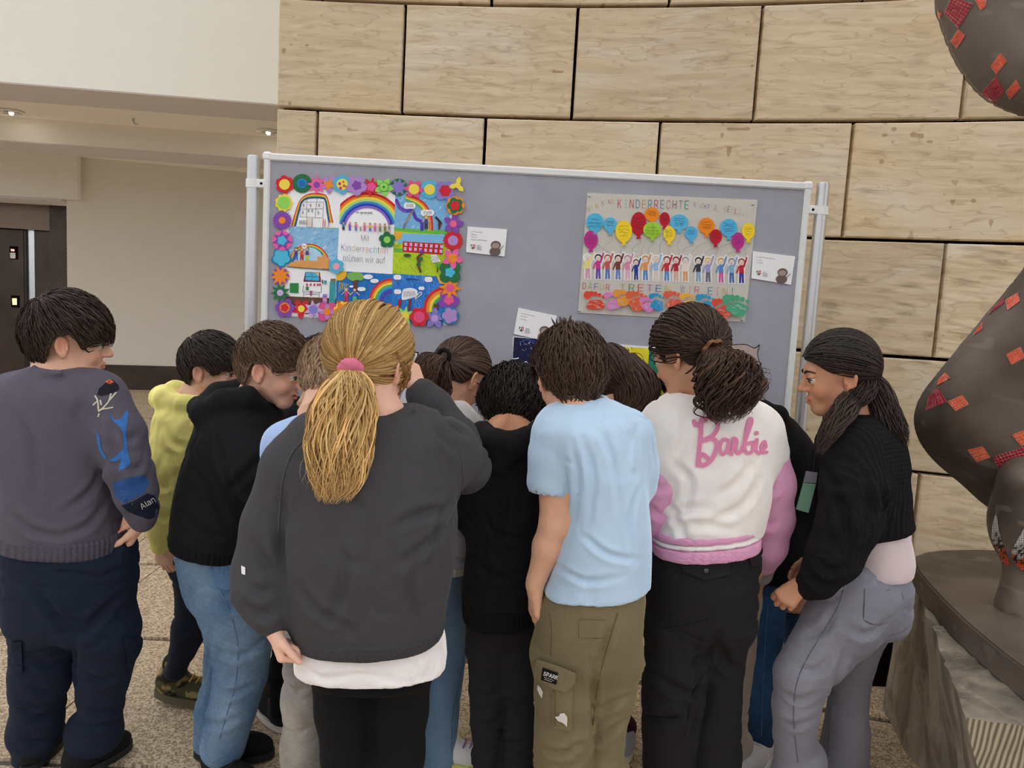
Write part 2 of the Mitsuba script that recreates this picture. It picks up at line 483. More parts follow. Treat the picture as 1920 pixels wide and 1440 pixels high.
# ------------------------------------------------------------------ soft shapes: distance fields turned into smooth meshes
def unit(v):
    v = np.asarray(v, float)
    return v / (np.linalg.norm(v) + 1e-12)


def axis_points(lo, hi, step, fines):
    out, x = [lo], lo
    while x < hi:
        s = step
        for a, b, f in fines:
            if a - step < x < b:
                s = min(s, f)
        x += s
        out.append(x)
    return np.array(out)


class Field:
    """a union of soft shapes on a grid that is finer inside the given boxes"""

    def __init__(self, lo, hi, step, fine=()):
        self.ax = [axis_points(lo[k], hi[k], step, [(a[k], b[k], s) for a, b, s in fine]) for k in range(3)]
        self.v = np.full([len(a) for a in self.ax], 1.0, np.float32)
        self.pad = 2.5 * step

    def window(self, lo, hi, k):
        m = self.pad + k
        sl = []
        for j in range(3):
            a = np.searchsorted(self.ax[j], lo[j] - m)
            b = np.searchsorted(self.ax[j], hi[j] + m)
            sl.append(slice(max(a - 1, 0), min(b + 1, len(self.ax[j]))))
        g = [self.ax[j][sl[j]].astype(np.float32) for j in range(3)]
        return tuple(sl), g[0][:, None, None], g[1][None, :, None], g[2][None, None, :]

    def put(self, fn, lo, hi, k=0.0, cut=False):
        sl, X, Y, Z = self.window(np.asarray(lo, float), np.asarray(hi, float), k)
        if 0 in self.v[sl].shape:
            return
        d = fn(X, Y, Z)
        a = self.v[sl]
        if cut:
            d = -d
            if k > 0:
                h = np.maximum(k - np.abs(a - d), 0) / k
                self.v[sl] = np.maximum(a, d) + h * h * k / 4
            else:
                self.v[sl] = np.maximum(a, d)
        elif k > 0:
            h = np.maximum(k - np.abs(a - d), 0) / k
            self.v[sl] = np.minimum(a, d) - h * h * k / 4
        else:
            self.v[sl] = np.minimum(a, d)

    def cone(self, a, b, ra, rb, k=0.02, cut=False):
        a, b = np.asarray(a, float), np.asarray(b, float)
        ba = b - a
        L = max(ba @ ba, 1e-9)

        def fn(X, Y, Z):
            x, y, z = X - a[0], Y - a[1], Z - a[2]
            t = np.clip((x * ba[0] + y * ba[1] + z * ba[2]) / L, 0, 1)
            return np.sqrt((x - t * ba[0]) ** 2 + (y - t * ba[1]) ** 2 + (z - t * ba[2]) ** 2) - (ra + (rb - ra) * t)
        r = max(ra, rb)
        self.put(fn, np.minimum(a, b) - r, np.maximum(a, b) + r, k, cut)

    def chain(self, pts, rs, k=0.02):
        for i in range(len(pts) - 1):
            self.cone(pts[i], pts[i + 1], rs[i], rs[i + 1], k)

    def ellipsoid(self, c, r, M=np.eye(3), k=0.02, cut=False):
        """M: rows are the three axes"""
        c, r = np.asarray(c, float), np.asarray(r, float)

        def fn(X, Y, Z):
            x, y, z = X - c[0], Y - c[1], Z - c[2]
            q = [(M[i][0] * x + M[i][1] * y + M[i][2] * z) / r[i] for i in range(3)]
            k0 = np.sqrt(q[0] ** 2 + q[1] ** 2 + q[2] ** 2)
            k1 = np.sqrt((q[0] / r[0]) ** 2 + (q[1] / r[1]) ** 2 + (q[2] / r[2]) ** 2)
            return k0 * (k0 - 1) / (k1 + 1e-9)
        e = np.sqrt(((np.asarray(M) * r[:, None]) ** 2).sum(0))
        self.put(fn, c - e, c + e, k, cut)

    def loft(self, C, right, A, B, n=2.3, k=0.02, cap=0.02, grow=0.0, cut=False):
        """stations: centres C along a roughly straight line, half widths A along 'right', half depths B across it"""
        C, A, B = np.asarray(C, float), np.asarray(A, float) + grow, np.asarray(B, float) + grow
        d = unit(C[-1] - C[0])
        right = unit(np.asarray(right, float) - d * (np.asarray(right, float) @ d))
        f = np.cross(d, right)
        s = (C - C[0]) @ d
        from scipy.interpolate import PchipInterpolator
        tt = np.linspace(s[0], s[-1], 160)
        tab = [PchipInterpolator(s, q)(tt).astype(np.float32) for q in (C[:, 0] - C[0, 0] - s * d[0], C[:, 1] - C[0, 1] - s * d[1], C[:, 2] - C[0, 2] - s * d[2], A, B)]

        def fn(X, Y, Z):
            x, y, z = X - C[0, 0], Y - C[0, 1], Z - C[0, 2]
            t = x * d[0] + y * d[1] + z * d[2]
            i = np.clip((t - s[0]) / (s[-1] - s[0]) * 159, 0, 158.999).astype(np.float32)
            i0 = i.astype(np.int32)
            w = i - i0
            ox, oy, oz, a, b = [q[i0] * (1 - w) + q[i0 + 1] * w for q in tab]
            x, y, z = x - ox, y - oy, z - oz
            u = x * right[0] + y * right[1] + z * right[2]
            v = x * f[0] + y * f[1] + z * f[2]
            q = (np.abs(u / a) ** n + np.abs(v / b) ** n) ** (1.0 / n)
            dist = (q - 1) * np.minimum(a, b)
            e = np.maximum(s[0] - t, t - s[-1])
            if cap > 0:
                h = np.maximum(cap - np.abs(dist - e), 0) / cap
                return np.maximum(dist, e) + h * h * cap / 4
            return np.maximum(dist, e)
        m = np.maximum(A, B).max()
        P = C
        self.put(fn, P.min(0) - m, P.max(0) + m, k, cut)

    def halfspace(self, p, n, k=0.0):
        """keeps what lies behind the plane (n points away from it)"""
        p, n = np.asarray(p, float), unit(n)
        X, Y, Z = self.ax[0][:, None, None], self.ax[1][None, :, None], self.ax[2][None, None, :]
        d = ((X - p[0]) * n[0] + (Y - p[1]) * n[1] + (Z - p[2]) * n[2]).astype(np.float32)
        if k > 0:
            h = np.maximum(k - np.abs(self.v - d), 0) / k
            self.v = np.maximum(self.v, d) + h * h * k / 4
        else:
            self.v = np.maximum(self.v, d)

    def at(self, p):
        """the field's value at points (n, 3); 1 outside the grid"""
        p = np.asarray(p, float)
        ii, w, ok = [], [], np.ones(len(p), bool)
        for j in range(3):
            a = self.ax[j]
            i = np.searchsorted(a, p[:, j]) - 1
            ok &= (i >= 0) & (i < len(a) - 1)
            i = np.clip(i, 0, len(a) - 2)
            ii.append(i)
            w.append(np.clip((p[:, j] - a[i]) / (a[i + 1] - a[i]), 0, 1))
        out = 0
        for c in np.ndindex(2, 2, 2):
            k = 1.0
            for j in range(3):
                k = k * (w[j] if c[j] else 1 - w[j])
            out = out + k * self.v[ii[0] + c[0], ii[1] + c[1], ii[2] + c[2]]
        return np.where(ok, out, 1.0)

    def grad(self, p, h=.006):
        g = np.stack([self.at(p + h * np.eye(3)[j]) - self.at(p - h * np.eye(3)[j]) for j in range(3)], 1)
        return g / (np.linalg.norm(g, axis=1, keepdims=True) + 1e-9)

    def tuck(self, v, depth=.010, reach=.045, keep=None, rounds=3):
        """pulls points that stand near the surface to at least 'depth' below it"""
        v = np.array(v)
        for _ in range(rounds):
            d = self.at(v)
            m = (d > -depth) & (d < reach)
            if keep is not None:
                m &= ~keep
            if not m.any():
                break
            v[m] -= self.grad(v[m]) * (np.minimum(d[m] + depth, .03))[:, None]
        return v

    def mesh(self):
        v = self.v.copy()
        for j in range(3):  # closed at the border
            s = [slice(None)] * 3
            for e in (0, -1):
                s[j] = e
                v[tuple(s)] = np.maximum(v[tuple(s)], 1e-3)
        neg = v < 0
        nx, ny, nz = v.shape
        cnt = np.zeros((nx - 1, ny - 1, nz - 1), np.int8)
        for c in np.ndindex(2, 2, 2):
            cnt += neg[c[0]:nx - 1 + c[0], c[1]:ny - 1 + c[1], c[2]:nz - 1 + c[2]]
        act = np.argwhere((cnt > 0) & (cnt < 8))
        idx = np.full(cnt.shape, -1, np.int32)
        idx[tuple(act.T)] = np.arange(len(act))
        acc, num = np.zeros((len(act), 3)), np.zeros(len(act))
        corners = list(np.ndindex(2, 2, 2))
        val = {c: v[act[:, 0] + c[0], act[:, 1] + c[1], act[:, 2] + c[2]] for c in corners}
        pos = {c: np.stack([self.ax[j][act[:, j] + c[j]] for j in range(3)], 1) for c in corners}
        for a in corners:
            for j in range(3):
                if a[j] == 0:
                    b = tuple(1 if i == j else a[i] for i in range(3))
                    va, vb = val[a], val[b]
                    m = (va < 0) != (vb < 0)
                    t = va[m] / (va[m] - vb[m])
                    acc[m] += pos[a][m] + (pos[b][m] - pos[a][m]) * t[:, None]
                    num[m] += 1
        P = acc / num[:, None]
        quads = []
        for j in range(3):
            s0, s1 = [slice(None)] * 3, [slice(None)] * 3
            s0[j], s1[j] = slice(0, -1), slice(1, None)
            a, b = neg[tuple(s0)], neg[tuple(s1)]
            e = np.argwhere(a != b)
            o, p = (j + 1) % 3, (j + 2) % 3
            ok = (e[:, o] > 0) & (e[:, p] > 0) & (e[:, o] < cnt.shape[o]) & (e[:, p] < cnt.shape[p])
            e = e[ok]
            flip = b[tuple(e.T)]
            q = []
            for do, dp in ((-1, -1), (0, -1), (0, 0), (-1, 0)):
                c = e.copy()
                c[:, o] += do
                c[:, p] += dp
                q.append(idx[tuple(c.T)])
            q = np.stack(q, 1)
            q[flip] = q[flip][:, ::-1]
            quads.append(q)
        Q = np.vstack(quads)
        Q = Q[(Q >= 0).all(1)]
        F = np.vstack([Q[:, [0, 1, 2]], Q[:, [0, 2, 3]]])
        return trimesh.Trimesh(P, F, process=False)


def relax(m, n=2, lam=0.5):
    """a few smoothing passes"""
    v, f = np.array(m.vertices), np.array(m.faces)
    e = np.vstack([f[:, [0, 1]], f[:, [1, 2]], f[:, [2, 0]]])
    e = np.vstack([e, e[:, ::-1]])
    deg = np.bincount(e[:, 0], minlength=len(v))[:, None] + 1e-9
    for i in range(2 * n):
        s = np.stack([np.bincount(e[:, 0], v[e[:, 1], j], len(v)) for j in range(3)], 1) / deg
        v = v + (lam if i % 2 == 0 else -lam * 1.04) * (s - v)
    return trimesh.Trimesh(v, f, process=False)


def normals_of(m):
    v, f = np.array(m.vertices), np.array(m.faces)
    n, fn = np.zeros_like(v), np.cross(v[f[:, 1]] - v[f[:, 0]], v[f[:, 2]] - v[f[:, 0]])
    for k in range(3):
        for j in range(3):
            n[:, j] += np.bincount(f[:, k], fn[:, j], len(v))
    return n / (np.linalg.norm(n, axis=1, keepdims=True) + 1e-20)


def crease(m, amp, scale, stretch=(1, 1, 1), seed=0, where=None, ridged=True):
    """folds of cloth: moves the skin in and out by soft ridges. stretch: how far the folds run along each axis"""
    n = normals_of(m)
    p = np.array(m.vertices) / (np.asarray(stretch) * scale)
    w = meshkit.fbm(p * 0.6 + 5.1, 2, seed + 11)[:, None] - 0.5
    f = meshkit.fbm(p + 1.6 * w, 2, seed)
    g = meshkit.fbm(p * 0.45 + 3.3, 2, seed + 5)
    d = 1.8 * (g - 0.5) - (0.8 * np.exp(-((f - 0.5) / 0.085) ** 2) * np.clip(3.0 * (meshkit.noise(p * 0.5, seed + 8) - 0.45), 0, 1.0) if ridged else 0)
    a = amp if where is None else amp * where(np.array(m.vertices))
    return trimesh.Trimesh(np.array(m.vertices) + n * (d * a)[:, None], m.faces, process=False)


def frame(f, up=(0, 0, 1), tilt=0.0):
    """(right, forward, up) of a head that looks along f; tilt rolls it towards its right shoulder (degrees)"""
    f = unit(f)
    r = unit(np.cross(f, up))
    u = np.cross(r, f)
    t = math.radians(tilt)
    return np.array([r * math.cos(t) - u * math.sin(t), f, u * math.cos(t) + r * math.sin(t)])


def look_dir(yaw, pitch):
    """yaw 0 looks away from the camera (+y), 90 to the right (+x), -90 to the left; pitch is positive downwards (degrees)"""
    y, p = math.radians(yaw), math.radians(pitch)
    return np.array([math.sin(y) * math.cos(p), math.cos(y) * math.cos(p), -math.sin(p)])


def mirror_pts(p):
    return [np.array([s * p[0], p[1], p[2]]) for s in (-1, 1)]


def head_field(F, O, M, s, neck_to, neck_r=0.048, smile=False, ears=True, mouth_open=False, chub=1.0):
    """the head, its face and the neck; O: the point between the eyes' centres and the ears, M: its frame, s: size (1 = 0.215 m chin to crown)"""
    W = lambda p: O + s * (np.asarray(p, float) @ M)
    E = lambda c, r, k, cut=False, A=None: F.ellipsoid(W(c), np.asarray(r) * s, M if A is None else A @ M, k * s, cut)
    Cn = lambda a, b, ra, rb, k, cut=False: F.cone(W(a), W(b), ra * s, rb * s, k * s, cut)
    E((0, -.010, .026), (.073, .090, .082), .0)
    E((0, .024, -.018), (.056 * chub, .056, .070), .02)
    for sx in (-1, 1):
        Cn((sx * .050 * chub, .002, -.048), (sx * .018, .056, -.086), .016, .0165, .025)
        E((sx * .034 * chub, .056, -.034), (.022, .022, .024), .02)
    Cn((-.010, .062, -.088), (.010, .062, -.088), .0175, .0175, .02)
    E((0, .060, -.055), (.030, .026, .030), .015)
    Cn((-.028, .073, .022), (.028, .073, .022), .0110, .0110, .02)
    for sx in (-1, 1):
        E((sx * .031, .093, -.002), (.0165, .0150, .0110), .010, True)
    for sx in (-1, 1):
        E((sx * .031, .0745, .0075), (.0150, .0110, .0062), .004)
        E((sx * .031, .0735, -.0105), (.0140, .0095, .0050), .004)
    Cn((0, .074, .016), (0, .080, -.026), .0105, .0120, .008)
    Cn((0, .083, .014), (0, .101, -.024), .0062, .0082, .010)
    E((0, .1025, -.027), (.0085, .0095, .0080), .006)
    for sx in (-1, 1):
        E((sx * .0105, .092, -.030), (.0062, .0085, .0062), .005)
    w = .023 if smile else .018
    zc = -.0530 if smile else -.057
    for sx in (-1, 1):
        Cn((0, .0890, -.0545), (sx * w, .078 if smile else .0800, zc), .0058, .0032, .005)
        Cn((0, .0875, -.0635), (sx * w * .85, .0775, zc - .003), .0064, .0032, .005)
    E((0, .0855, -.0595), (.016, .012, .0014), .002, True)
    if smile:
        E((0, .088, -.0590), (.016, .014, .0030), .002, True)
    if ears:
        for sx in (-1, 1):
            a = math.radians(14)
            A = np.array([[1, 0, 0], [0, math.cos(a), math.sin(a)], [0, -math.sin(a), math.cos(a)]])
            yw = math.radians(-24 * sx)
            A = A @ np.array([[math.cos(yw), -math.sin(yw), 0], [math.sin(yw), math.cos(yw), 0], [0, 0, 1]])
            ec = np.array([sx * .0790, -.014, -.012])
            E(ec, (.0062, .0185, .0300), .006, False, A)
            E(ec + np.array([-sx * .003, .006, -.024]), (.0055, .0085, .0095), .006)
            E(ec + np.array([sx * .0075, .003, .001]), (.0085, .0118, .0195), .003, True, A)
            E(ec + np.array([sx * .001, .013, -.006]), (.0045, .0045, .0075), .003)
    # neck
    F.cone(W((0, -.028, -.055)), neck_to, neck_r * s, neck_r * s * 1.12, .03 * s)


def hand_field(F, wrist, d, palm, side, s=1.0, curl=25, spread=6, thumb=35):
    """wrist: where the hand begins, d: towards the fingers, palm: the way the palm faces, side: towards the thumb; fingers bend towards the palm"""
    d = unit(d)
    palm = unit(np.asarray(palm, float) - d * (np.asarray(palm, float) @ d))
    sd = np.cross(d, palm)
    if sd @ np.asarray(side, float) < 0:
        sd = -sd
    P = lambda x, y, z: wrist + s * (x * sd + y * d + z * palm)
    F.cone(P(0, -.03, 0), P(0, .012, 0), .0205 * s, .020 * s, .012 * s)
    kx = (.026, .009, -.009, -.025)
    ky = (.072, .076, .072, .062)
    ln = ((.036, .022, .018), (.040, .025, .019), (.037, .023, .018), (.029, .017, .016))
    for i in range(4):
        F.cone(P(kx[i] * .55, .012, 0), P(kx[i], ky[i], 0), .0135 * s, .0112 * s, .012 * s)
    curls = curl if isinstance(curl, (list, tuple)) else [curl, curl * 1.1, curl * 1.2, curl * 1.3]
    for i in range(4):
        p, a = P(kx[i], ky[i], 0), 0.0
        sp = math.radians((1.5 - i) * spread)
        r = (.0088, .0092, .0088, .0078)[i]
        for j, l in enumerate(ln[i]):
            a += math.radians(curls[i]) * (0.8, 1.2, 0.8)[j]
            dd = math.cos(a) * (math.cos(sp) * d + math.sin(sp) * sd) + math.sin(a) * palm
            q = p + s * l * dd
            F.cone(p, q, r * s, r * .92 * s, .004 * s)
            p, r = q, r * .9
    t = math.radians(thumb)
    p = P(.018, .018, .004)
    q = p + s * .036 * unit(math.sin(t) * sd + math.cos(t) * d + .35 * palm)
    F.cone(p, q, .0135 * s, .0108 * s, .012 * s)
    t2 = t * .6
    q2 = q + s * .028 * unit(math.sin(t2) * sd + math.cos(t2) * d + .45 * palm)
    F.cone(q, q2, .0102 * s, .0092 * s, .004 * s)
    q3 = q2 + s * .022 * unit(math.sin(t2 * .5) * sd + math.cos(t2 * .5) * d + .5 * palm)
    F.cone(q2, q3, .0090 * s, .0075 * s, .004 * s)


# ------------------------------------------------------------------ hair
class Scalp:
    """the hair's base surface in head coordinates, and where the hairline runs"""

    def __init__(self, O, M, s, thick=.012, top=0.0, line=None):
        self.O, self.M, self.s = O, M, s
        self.c = np.array([0, -.012, .024])
        self.r = np.array([.074 + thick, .092 + thick, .083 + thick + top])
        # hairline: height over the head's depth (y from nape to forehead)
        self.line = line or [(-.12, -.075), (-.085, -.080), (-.055, -.062), (-.030, -.035), (-.022, .010), (.000, .022), (.020, .012), (.028, -.010), (.040, .020), (.055, .050), (.085, .058), (.12, .060)]

    def world(self, p):
        return self.O + self.s * (np.asarray(p, float) @ self.M)

    def zline(self, y):
        a = np.array(self.line)
        return np.interp(y, a[:, 0], a[:, 1])

    def snap(self, p, lift=0.0):
        q = (p - self.c) / self.r
        n = np.linalg.norm(q, axis=-1, keepdims=True)
        g = q / n / self.r
        g /= np.linalg.norm(g, axis=-1, keepdims=True)
        return self.c + (q / n) * self.r + g * lift, g

    def cap(self, step=.005, soft=.010, extra=None):
        """the closed base of the hair"""
        O, s = self.O, self.s
        R = .14 * s
        F = Field(O - R, O + R, step)
        M, c, r = self.M, self.c, self.r - .0025

        def fn(X, Y, Z):
            x, y, z = X - O[0], Y - O[1], Z - O[2]
            l = [(M[i][0] * x + M[i][1] * y + M[i][2] * z) / s for i in range(3)]
            q = [(l[i] - c[i]) / r[i] for i in range(3)]
            k0 = np.sqrt(q[0] ** 2 + q[1] ** 2 + q[2] ** 2)
            k1 = np.sqrt((q[0] / r[0]) ** 2 + (q[1] / r[1]) ** 2 + (q[2] / r[2]) ** 2)
            d = k0 * (k0 - 1) / (k1 + 1e-9)
            e = (self.zline(l[1]) - l[2]) * .8
            h = np.maximum(soft - np.abs(d - e), 0) / soft
            return (np.maximum(d, e) + h * h * soft / 4) * s
        F.put(fn, O - R, O + R)
        if extra:
            extra(F)
        return F.mesh()


def strands(paths, widths, thick=0.45, sides=4, base=None, rnd=None, tip=0.15, root=0.6, spread=0.12, out=None):
    """flat locks along paths (k, n, 3): one mesh and its vertex colours; base: a colour or (k, 3) colours; out: which way is up for the flat side"""
    paths = np.asarray(paths, float)
    K, n, _ = paths.shape
    rnd = rnd or rng
    t = np.gradient(paths, axis=1)
    t /= np.linalg.norm(t, axis=2, keepdims=True) + 1e-12
    up = np.broadcast_to(np.asarray(out if out is not None else [0, 0, 1.0], float), paths.shape)
    b = np.cross(t, up)
    b /= np.linalg.norm(b, axis=2, keepdims=True) + 1e-9
    g = np.cross(b, t)
    u = np.linspace(0, 1, n)
    prof = np.interp(u, [0, .25, .6, 1], [root, 1, .9, tip])
    w = np.asarray(widths, float).reshape(-1, 1) * prof[None]
    ang = np.arange(sides) * 2 * np.pi / sides
    V = paths[:, :, None] + (w[..., None, None] * np.cos(ang)[None, None, :, None]) * b[:, :, None] + (thick * w[..., None, None] * np.sin(ang)[None, None, :, None]) * g[:, :, None]
    V = V.reshape(-1, 3)
    i, j = np.meshgrid(np.arange(n - 1), np.arange(sides), indexing='ij')
    a0, a1 = i * sides + j, i * sides + (j + 1) % sides
    f1 = np.stack([a0, a1, a1 + sides], -1).reshape(-1, 3)
    f2 = np.stack([a0, a1 + sides, a0 + sides], -1).reshape(-1, 3)
    f = np.vstack([f1, f2])
    Fc = (f[None] + (np.arange(K) * n * sides)[:, None, None]).reshape(-1, 3)
    base = np.broadcast_to(np.asarray(base, float), (K, 3))
    tone = (1 + spread * rnd.randn(K, 1, 1)) * (1 + .1 * rnd.randn(K, n, 1).cumsum(1) * .3)
    C = np.clip(base[:, None] * tone, 0.001, 1)
    C = np.repeat(C, sides, axis=1).reshape(-1, 3)
    return trimesh.Trimesh(V, Fc, process=False), C


def join_colored(parts):
    """[(mesh, colours)] -> one mesh and its colours"""
    m = cat([trimesh.Trimesh(p[0].vertices, p[0].faces, process=False) for p in parts])
    c = np.vstack([np.broadcast_to(p[1], (len(p[0].vertices), 3)) for p in parts])
    return m, c


def short_hair(S, color, n=420, length=.055, seed=1, crown=(0.0, -.045, .10), fringe=0.0, lift=.006, width=.0042, messy=.25, tips=None, side=0.0, fade=None):
    """a boy's cut: a cap and short locks that run from the crown down to the hairline"""
    n, width = int(n * 1.9), width * .80
    R = np.random.RandomState(seed)
    color = srgb(color)
    cap = S.cap()
    loc = (np.array(cap.vertices) - S.O) @ S.M.T / S.s
    cc = np.tile(color, (len(loc), 1)) * (0.80 + 0.35 * meshkit.noise(loc * 90, 3))[:, None]
    if fade is not None:
        w = np.clip((-loc[:, 2] + .02) / .06, 0, 1)[:, None] * np.clip((.03 - loc[:, 1]) / .03, 0, 1)[:, None]
        cc = cc * (1 - w) + srgb(fade) * w
    roots = []
    while len(roots) < n:
        d = unit(R.randn(3))
        p, g = S.snap(S.c + d * S.r)
        if p[2] > S.zline(p[1]) + .004:
            roots.append(p)
    P = np.array(roots)
    crown = np.asarray(crown, float)
    steps = 8
    path = [P.copy()]
    L = length * (0.6 + 0.6 * R.rand(n, 1))
    wob = R.randn(n, 3) * messy
    lj = .5 + .8 * R.rand(n, 1)
    ragged = .004 + .020 * R.rand(n, 1) * (.4 + 1.2 * meshkit.noise(P * 55, seed)[:, None])
    cur = P.copy()
    for i in range(1, steps):
        q, g = S.snap(cur)
        d = q - crown
        d = d + np.array([side, fringe, 0]) * .1
        d = d / (np.linalg.norm(d, axis=1, keepdims=True) + 1e-9) + wob * (.6 + .4 * i / steps)
        d = d - g * (d * g).sum(1, keepdims=True)
        d /= np.linalg.norm(d, axis=1, keepdims=True) + 1e-9
        cur = q + d * L / (steps - 1)
        ear = (np.abs(cur[:, 0]) > .048) & (cur[:, 1] > -.040) & (cur[:, 1] < .022)
        zl = np.where(ear, np.maximum(S.zline(cur[:, 1]), .008 - np.clip((-.022 - cur[:, 1]) * 4, 0, .06)), S.zline(cur[:, 1]) - ragged[:, 0])
        cur[:, 2] = np.maximum(cur[:, 2], zl)
        q, g = S.snap(cur)
        lf = lift * (0.25 + 0.9 * math.sin(math.pi * min(i / (steps - 1), .85))) * lj + .0012
        path.append(q + g * lf)
    path = np.stack(path, 1)
    q, g = S.snap(path.reshape(-1, 3))
    out = (g @ S.M).reshape(path.shape)
    W = S.world(path.reshape(-1, 3)).reshape(path.shape)
    m, c = strands(W, width * S.s * (0.6 + .8 * R.rand(n)), base=color, rnd=R, out=out, tip=.10, thick=.20, sides=3, spread=.16)
    if fade is not None:
        loc = (np.array(m.vertices) - S.O) @ S.M.T / S.s
        w = np.clip((-loc[:, 2] + .02) / .06, 0, 1)[:, None] * np.clip((.03 - loc[:, 1]) / .03, 0, 1)[:, None]
        c = c * (1 - w) + srgb(fade) * w * (c / color).mean(1, keepdims=True)
    parts = [(cap, cc), (m, c)]
    if tips is not None:
        k = len(tips)
        TW = []
        for (p0, d, ln) in tips:
            a = S.snap(np.asarray(p0, float))[0]
            TW.append([a + unit(d) * ln * t + np.array([0, -.3, 0]) * ln * t * t for t in np.linspace(0, 1, 6)])
        TW = np.array(TW)
        mm, c2 = strands(S.world(TW.reshape(-1, 3)).reshape(TW.shape), np.full(k, .003 * S.s), base=color, rnd=R, out=-S.M[1], tip=.05)
        parts.append((mm, c2))
    return join_colored(parts)


def swept_hair(S, tie, color, n=420, seed=2, width=.0045, lift=.004, sag=0.0, wav=.0, color2=None):
    """long hair combed over the scalp to the point where it is tied (head coordinates)"""
    n, width = int(n * 1.35), width * .72
    R = np.random.RandomState(seed)
    col = srgb(color)
    col2 = srgb(color2) if color2 is not None else col
    cap = S.cap()
    loc = (np.array(cap.vertices) - S.O) @ S.M.T / S.s
    tie = np.asarray(tie, float)
    d = loc - tie
    ang = np.arctan2(d[:, 0], d[:, 2])
    cc = np.tile(col, (len(loc), 1)) * (0.72 + 0.45 * meshkit.noise(np.stack([ang * 26, np.zeros(len(ang)), np.zeros(len(ang))], 1), 3))[:, None]
    roots = []
    while len(roots) < n:
        dd = unit(R.randn(3))
        p, g = S.snap(S.c + dd * S.r)
        if p[2] > S.zline(p[1]) + .002 and np.linalg.norm(p - tie) > .03:
            roots.append(p)
    P = np.array(roots)
    steps = 12
    u = np.linspace(0, 1, steps)
    tie_n = S.snap(tie)[0]
    A, B = (P - S.c) / S.r, (tie_n - S.c) / S.r
    A /= np.linalg.norm(A, axis=1, keepdims=True)
    B = B / np.linalg.norm(B)
    om = np.arccos(np.clip(A @ B, -.999, .999))[:, None, None]
    uu = u[None, :, None]
    Q = (np.sin((1 - uu) * om) * A[:, None] + np.sin(uu * om) * B) / np.sin(om)
    Q = Q / np.linalg.norm(Q, axis=2, keepdims=True)
    Q = S.c + Q * S.r
    q, g = S.snap(Q.reshape(-1, 3))
    lf = (lift * R.rand(n, 1) * np.sin(np.pi * u)[None] ** .5 + .0030)
    Q = Q + g.reshape(Q.shape) * lf[..., None]
    Q[..., 2] -= sag * np.sin(np.pi * u)[None] * R.rand(n, 1)
    Q += wav * np.sin(u[None, :, None] * 14 + R.rand(n, 1, 3) * 6)
    W = S.world(Q.reshape(-1, 3)).reshape(Q.shape)
    out = (g @ S.M).reshape(Q.shape)
    mixc = col + (col2 - col) * R.rand(n, 1) ** 1.5
    m, c = strands(W, width * S.s * (0.6 + .8 * R.rand(n)), base=mixc, rnd=R, out=out, thick=.25, tip=.5, sides=3, spread=.14)
    return [(cap, cc), (m, c)]


def tail_hair(curve, radii, n, color, seed=3, width=.004, curl=0.0, turns=4.0, color2=None, uneven=.25, flat=.7, rightv=(1, 0, 0), wav=.006, seg=16, thick=.45):
    """a bundle of locks along a curve (world points); radii: the bundle's radius at each point"""
    n, width = int(n * 1.75), width * .62
    R = np.random.RandomState(seed)
    curve = smooth_line(curve, 10)
    L = np.linspace(0, 1, len(curve))
    rad = np.interp(L, np.linspace(0, 1, len(radii)), radii)
    u = np.linspace(0, 1, seg)
    ends = 1 - uneven * R.rand(n)
    s = u[None] * ends[:, None]
    C = np.stack([np.interp(s, L, curve[:, k]) for k in range(3)], -1)
    r = np.interp(s, L, rad)
    t = unit(curve[-1] - curve[0])
    a = unit(np.asarray(rightv, float) - t * (np.asarray(rightv, float) @ t))
    b = np.cross(t, a)
    ph, rr = R.rand(n) * 2 * np.pi, np.sqrt(R.rand(n)) ** .7
    ph2 = ph[:, None] + (R.randn(n, 1) * .5) * s
    x, y = np.cos(ph2) * rr[:, None] * r, np.sin(ph2) * rr[:, None] * r * flat
    w1, w2 = R.rand(n, 1) * 6.3, R.rand(n, 1) * 6.3
    x += wav * np.sin(s * 9 + w1) * np.minimum(s * 4, 1)
    y += wav * np.sin(s * 8 + w2) * np.minimum(s * 4, 1)
    if curl > 0:
        tn = turns * (0.7 + .6 * R.rand(n, 1))
        cr = curl * (0.5 + R.rand(n, 1)) * np.minimum(s * 5, 1)
        x += cr * np.cos(s * tn * 6.28 + w1)
        y += cr * np.sin(s * tn * 6.28 + w1)
    W = C + x[..., None] * a + y[..., None] * b
    out = unit(b) * np.sign(y.mean(1))[:, None, None] * np.ones_like(W) + .3 * np.cos(ph)[:, None, None] * a
    col = srgb(color)
    col2 = srgb(color2) if color2 is not None else col
    mixc = col + (col2 - col) * R.rand(n, 1)
    return strands(W, width * (0.6 + .8 * R.rand(n)), base=mixc, rnd=R, out=out, thick=thick * .7, tip=.12, root=.8, sides=3, spread=.16)
# ------------------------------------------------------------------ a person: one continuous body, with hair, eyes and clothes as parts
def J(q):
    """a joint: (px, py, depth) of the photograph, or a place in metres as a numpy array"""
    return q if isinstance(q, np.ndarray) else at(*q)


def W3(x, y, z):
    return np.array([x, y, z], float)


PEOPLE = []
UNDER = ('trousers', 'cargo_trousers', 'jeans', 'leggings')


def below(px, Y, z, dx=0.0):
    """a place under the picture's lower edge, straight below the pixel (px, 1430) at depth Y"""
    return np.array([at(px, 1430, Y)[0] + dx, Y + DY, z])


